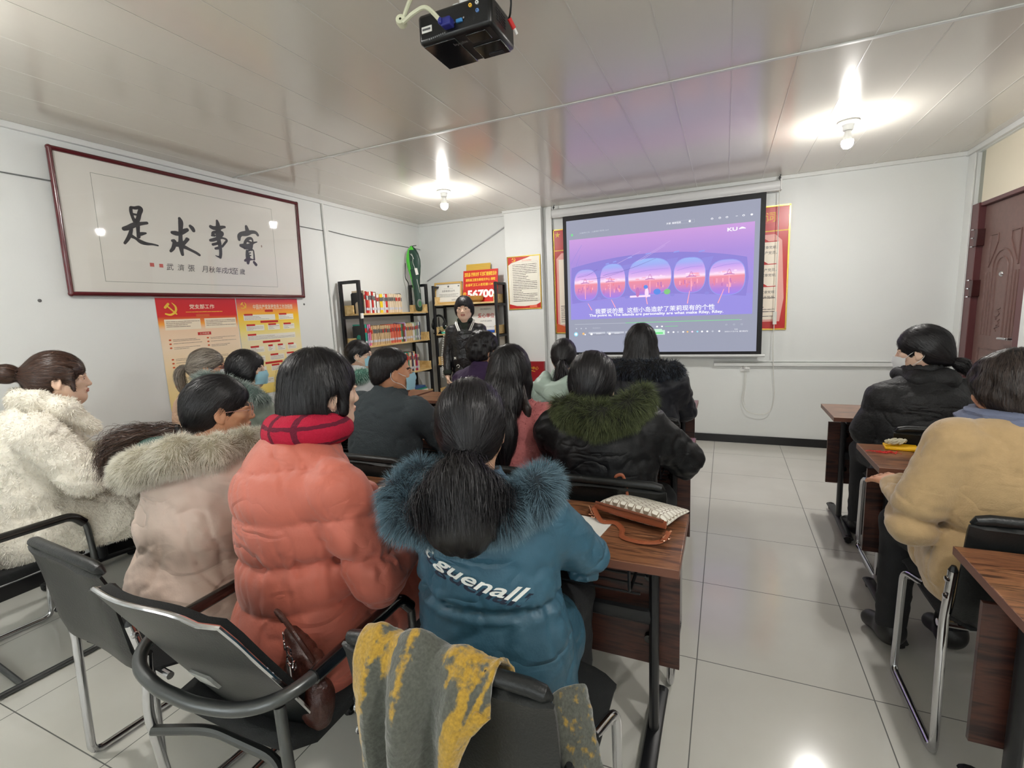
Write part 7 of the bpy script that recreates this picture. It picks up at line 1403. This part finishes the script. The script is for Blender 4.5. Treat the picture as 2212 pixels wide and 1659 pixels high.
# ---------------------------------------------------------------- purple jacket
x, y, a = -1.61, 3.0, -.1
p = person('person in dark purple jacket with short wavy black hair', x, y, a, dict(up(.01, -.0), hd=(.0, .12, 1.18)), face=(scr_yaw(x, y, a)-.3, -.1, 0), skin='skin_mid', detail=.014)
trousers(p, h=.016); M('purple_cloth', (48, 26, 66), .8, crease=(5, 0.3), bump=(100, .09)); coat(p, 'purple_cloth', w=.20, dep=.75, hip=.22, waist=.2, dispf=wrinkles(.008), h=.01, name='jacket', drop=.1)
hair(p, 'short', 'hair_black', 'hs_black', n=4000, width=.002, fringe=False, vol=1.12, low=-.06, h=.005, extra=lambda s: s.disp(lambda P: .008*noise3(P, (38, 38, 38)))); w = MB()
# ---------------------------------------------------------------- mint parka
x, y, a = -1.0, 3.0, .0
p = person('person in pale mint parka with low black ponytail, front row', x, y, a, dict(up(-.05, .02), hd=(.0, .14, 1.12)), face=(scr_yaw(x, y, a)+.35, -.1, 0), detail=.014)
trousers(p, h=.016); M('mint_nylon', (176, 198, 186), .5, crease=(5, 0.5), bump=(90, .09)); S6, v, q, o = coat(p, 'mint_nylon', w=.19, dep=.8, hip=.22, waist=.20, dispf=puffer(5, .008, .12, 0, .005), h=.009, name='parka', drop=.1)
s, v, q = fluff_mesh(p, 'hood', [(-.10, .03, 1.0), (-.08, -.07, .95), (0, -.11, .91), (.08, -.07, .95), (.10, .03, 1.0)], [.04, .055, .06, .055, .04], .009, dispa=.008); link_mesh('hood', v, q, 'mint_nylon', p['root'])
hair(p, 'tied', 'hair_black', 'hs_black', n=3000, width=.002, fringe=False, tie=(.0, -.112, -.02), vol=1.0, h=.005, tail=([(0, -.112, -.02), (.0, -.145, -.06), (0, -.165, -.12), (-.02, -.17, -.19)], [.012, .03, .042, .015], 1400, 2.5))
# ---------------------------------------------------------------- black fur-trimmed coat, front row centre
x, y, a = -.46, 2.98, .0
p = person('person in dark navy coat with black fur hood before the projection screen', x, y, a, dict(up(.03, .0), hd=(-.02, .12, 1.21), shR=(.18, .06, .97), elR=(.23, .2, .78), haR=(.14, .44, .79)), face=(scr_yaw(x, y, a), -.05, 0), detail=.014)
trousers(p, h=.016); M('navy_nylon', (17, 20, 31), .55, crease=(5, 0.5), bump=(100, .09)); coat(p, 'navy_nylon', w=.20, dep=.75, hip=.22, waist=.2, arm=.075, fore=.06, dispf=wrinkles(.009), h=.009, name='parka', drop=.1)
hair_mat('fur_black', (18, 20, 25), (38, 44, 54), .6, (58, 68, 82)); M('fur_black_core', (16, 17, 20), .9)
fur_ring(p, 'hood_fur', [(-.13, .10, 1.08), (-.16, .0, 1.08), (-.10, -.07, 1.075), (0, -.09, 1.07), (.11, -.07, 1.075), (.19, .0, 1.06), (.22, .08, 1.02)], [.03, .04, .048, .05, .048, .045, .03], 'fur_black_core', 'fur_black', 5000, .032, .003, .35)
hair(p, 'long', 'hair_black', 'hs_black', n=3500, width=.002, fringe=False, vol=1.0, length=-.16, ear=False, h=.006)
# ---------------------------------------------------------------- white coat with green fur
x, y, a = -2.84, 3.07, -.2
p = person('person in white coat with green fur collar beside the bookshelf', x, y, a, dict(up(-.03, .02), hd=(0, .14, 1.135)), face=(scr_yaw(x, y, a)-.35, .0, 0), detail=.015)
trousers(p, h=.016); M('white_nylon', (222, 224, 226), .45, crease=(5, 0.5), bump=(90, .09)); coat(p, 'white_nylon', w=.20, dep=.8, hip=.22, waist=.2, dispf=puffer(5, .008, .12, 0, .005), h=.011, name='down_coat')
hair_mat('fur_green', (60, 110, 96), (110, 156, 138), .6, (190, 220, 208)); M('fur_green_core', (80, 130, 114), .9)
fur_ring(p, 'hood_fur', [(-.14, .12, .99), (-.18, .0, .985), (-.10, -.1, .975), (.02, -.13, .97), (.13, -.1, .975), (.19, .0, .985), (.15, .1, .99)], [.03, .045, .05, .05, .05, .045, .03], 'fur_green_core', 'fur_green', 4000, .04, .0035, .3)
hair(p, 'tied', 'hair_black', 'hs_black', n=1800, width=.0025, fringe=False, tie=(0, -.10, -.06), vol=1.0, h=.005); mask(p); glasses(p, 'frame_grey')
# ---------------------------------------------------------------- black padded jacket, door side
x, y, a = .93, 2.96, .15
p = person('person in black padded jacket with white face mask, door side front', x, y, a, dict(up(-.01, .0), hd=(.0, .12, 1.155), shL=(-.165, .06, .925), shR=(.165, .06, .935), elL=(-.225, .10, .735), haL=(-.14, .32, .74)), face=(scr_yaw(x, y, a)+.55, -.08, 0), skin='skin_fair', detail=.014)
trousers(p, h=.014); M('black_down', (12, 13, 17), .6, crease=(5, 0.5), bump=(100, .3)); coat(p, 'black_down', w=.195, dep=.78, waist=.20, hip=.22, arm=.072, fore=.062, dispf=puffer(6, .008, .14, .02, .006), h=.008, name='down_jacket', drop=.06, collar=.085, colh=.08)
hair(p, 'tied', 'hair_black', 'hs_black', n=5000, width=.0015, fringe=False, tie=(0, -.115, -.055), vol=1.06, h=.0045, tail=([(0, -.112, -.055), (.01, -.15, -.075), (.02, -.175, -.12)], [.014, .034, .014], 900, 1.0)); mask(p, 'mask_white', .012)
nk = p['j']['nk']; s, v, q = fluff_mesh(p, 'hood', [tuple(nk+vec(-.09, .02, .02)), tuple(nk+vec(-.05, -.08, .0)), tuple(nk+vec(.06, -.09, .0)), tuple(nk+vec(.10, .02, .02))], [.035, .045, .05, .035], .009, dispa=.006); link_mesh('hood', v, q, 'black_down', p['root'])
# ---------------------------------------------------------------- camel coat
x, y, a = .86, 1.90, .25
p = person('person in camel wool coat and blue-grey scarf, door side second row', x, y, a, dict(up(.0, .0), hd=(.0, .12, 1.125), shL=(-.18, .05, .97), shR=(.18, .05, .98), elL=(-.275, .07, .70), haL=(-.21, .28, .755), pel=(0, .02, .56)), face=(.1, -.16, 0), skin='skin_warm', hands=(('L', (.0, 1, -.02), (-.3, 0, 1), .25), ('R', (-.2, 1, 0), (0, 0, 1), .5)), detail=.012)
trousers(p); M('camel_wool', (178, 150, 108), .9, crease=(5, 0.3), bump=(220, .15), mottle=(40, .08), sheen=.4)
S7, v, q, o = coat(p, 'camel_wool', w=.205, dep=.80, waist=.20, hip=.215, arm=.074, fore=.058, dispf=lambda P: wrinkles(.007, (7, 7, 12))(P)-.02*np.exp(-((P[:, 2]-.70+.12*(P[:, 0]+.1))/.02)**2), h=.0075, name='wool_coat', drop=.04, skirt=.4)
hair_mat('wool_fuzz', (174, 146, 104), (196, 170, 128), .9); fur('fuzz', S7, v, q, 9000, .006, .0009, 'wool_fuzz', o, None, .2, (0, 0, -1), 3, .8, seed=12)
M('scarf_blue', (104, 112, 136), .85, bump=(40, .5), stretch=(1, 1, 8)); nk = p['j']['nk']; s, v, q = fluff_mesh(p, 'scarf', [tuple(nk+vec(.100*math.cos(t_), .090*math.sin(t_), .0+.008*math.sin(2*t_))) for t_ in np.linspace(0, 2*PI, 13)], [.036]*13, .006, dispa=.003); s.disp(lambda P: .005*np.sin(P[:, 2]*260)); v, q = s.mesh(); link_mesh('scarf', v, q, 'scarf_blue', p['root'])
hair_mat('hs_dark', (22, 18, 18), (66, 54, 48), .42); hair(p, 'bob', 'hair_black', 'hs_dark', n=8000, width=.0012, fringe=True, vol=1.10, low=-.02, h=.004, extra=lambda s: (s.half((0, -.06, -.075), (0, .4, -1), .02), s.disp(lambda P: .006*noise3(P, (30, 30, 30)))))
# ---------------------------------------------------------------- the speaker, standing
x, y, a = -2.36, 4.24, PI+.38
ST_ = dict(pel=(0, 0, .86), ch=(0, .01, 1.18), nk=(0, -.01, 1.345), hd=(0, .03, 1.485), shL=(-.145, 0, 1.275), shR=(.145, 0, 1.275), elL=(-.185, -.02, 1.04), elR=(.195, -.01, 1.04), haL=(-.185, .05, .84), haR=(.20, .05, .83), hipL=(-.08, 0, .82), hipR=(.08, 0, .82), knL=(-.09, .01, .45), knR=(.09, .01, .45), anL=(-.09, -.02, .10), anR=(.09, -.02, .10), toeL=(-.10, .12, .045), toeR=(.10, .12, .045))
p = person('person with bowl-cut hair standing in black leather jacket at the shelf', x, y, a, ST_, base=ST_, face=(-.05, .02, 0), mouth=.0055, skin='skin_fair', hands=(('R', (-.1, .25, -1), (1, 0, 0), 1.5), ('L', (.1, .25, -1), (-1, 0, 0), 1.5)), detail=.01)
trousers(p, 'trouser_navy', h=.012); M('black_leather', (20, 21, 25), .32, crease=(8, .5), bump=(60, .4), coat=.2)
coat(p, 'black_leather', w=.14, dep=.66, waist=.138, hip=.145, arm=.046, fore=.040, dispf=wrinkles(.004, (10, 10, 24)), h=.0065, name='leather_jacket', drop=.10, collar=.056, colh=-.12)
nk = p['j']['nk']; s, v, q = fluff_mesh(p, 'c', [tuple(nk+vec(.052*math.cos(t_), .052*math.sin(t_)+.008, .030+.004*math.sin(t_))) for t_ in np.linspace(0, 2*PI, 12)]+[tuple(nk+vec(0, .07, -.03)), tuple(nk+vec(0, .095, -.10))], [.018]*12+[.035, .028], .006, dispa=.002); link_mesh('turtleneck', v, q, M('dark_green_knit', (42, 52, 44), .9, bump=(200, .5)), p['root'])
w = MB()
for sx in (-1, 1):
    for d_ in (0, .016): w.tube(smooth_path([tuple(nk+vec(sx*(.078+d_*.6), .0, .030)), tuple(nk+vec(sx*(.074+d_), .070, .0)), tuple(nk+vec(sx*(.045+d_), .115, -.07))]), [(.005, .006)]*13, 6)
w.build('collar_stripes', 'paper', p['root'])
w = MB(); e_, h_ = p['j']['elR'], p['j']['haR']; sh_ = p['j']['shR']
for k in range(22):
    t_ = k/21; P_ = (sh_*(1-t_*2)+e_*t_*2) if t_ < .5 else (e_*(2-2*t_)+h_*(2*t_-1)); rr = .075-.022*t_; w.box((P_[0]+rr*.75, P_[1]+rr*.62, P_[2]-.006), (P_[0]+rr*.9, P_[1]+rr*.72, P_[2]+.006))
w.build('sleeve_lettering', 'paper', p['root'], smooth=0)
w = MB(); w.tube([(.10, .088, 1.0), (.12, .088, 1.02)], .004, 6); w.tube([(.12, .088, 1.0), (.10, .088, 1.02)], .004, 6); w.tube([(.085+.014*math.cos(t_), .088, .93+.014*math.sin(t_)) for t_ in np.linspace(0, 5, 10)], .003, 6); w.build('chest_patches', 'paper', p['root'])
for c in 'LR':
    hh = p['j']['ha'+c]; w = MB(); w.tube([tuple(hh+vec(0, -.01, .055)), tuple(hh+vec(0, 0, .02))], [.046, .040], 14); w.build('cuff', 'dark_green_knit', p['root'])
hair(p, 'bob', 'hair_black', 'hs_black', n=3500, width=.002, fringe=True, vol=1.04, low=-.04, h=.004, ear=False, extra=lambda s: (s.ell((0, .110, -.070), (.085, .082, .108), .006, 's'), s.ell((0, .085, -.14), (.1, .08, .09), .01, 's')))
# ---------------------------------------------------------------- brown handbag on the arm chair
e = empty('handbag', (-.955, .785, .463), 'slouchy dark brown leather handbag with keyring on the armchair seat', 'bag', rz=-.4)
s = SDF((-.22, -.12, -.03), (.22, .12, .32), .006); s.cone((-.06, 0, .05), (.06, 0, .05), .055, .055, .03, (1, .7, 1)); s.cone((-.06, 0, .14), (.06, 0, .14), .035, .035, .06, (1, .7, 1)); s.cone((-.08, 0, .19), (.09, 0, .17), .014, .014, .05); s.disp(wrinkles(.008, (16, 16, 20))); s.half((0, 0, .001), (0, 0, -1), .005); v, q = s.mesh(); link_mesh('bag_body', v, q, M('brown_leather', (62, 30, 22), .35, bump=(180, .2)), e)
w = MB(); w.tube(smooth_path([(-.08, .0, .18), (-.07, -.03, .25), (0, -.04, .28), (.07, -.03, .25), (.09, 0, .17)]), .006, 8); w.build('bag_strap', 'brown_leather', e)
w = MB(); R_ = random.Random(2)
for k in range(5):
    c_ = (.02+.014*k, -.045-.004*(k % 2), .235-.012*k); a_ = R_.uniform(0, 3); w.tube([(c_[0]+.011*math.cos(t_)*math.cos(a_), c_[1]+.011*math.cos(t_)*math.sin(a_), c_[2]+.011*math.sin(t_)) for t_ in np.linspace(0, 2*PI, 13)[:-1]], .002, 6, closed=True)
for k in range(3): w.box((.06+.01*k, -.058, .16), (.066+.01*k, -.056, .20))
w.build('keyring', 'chrome', e)
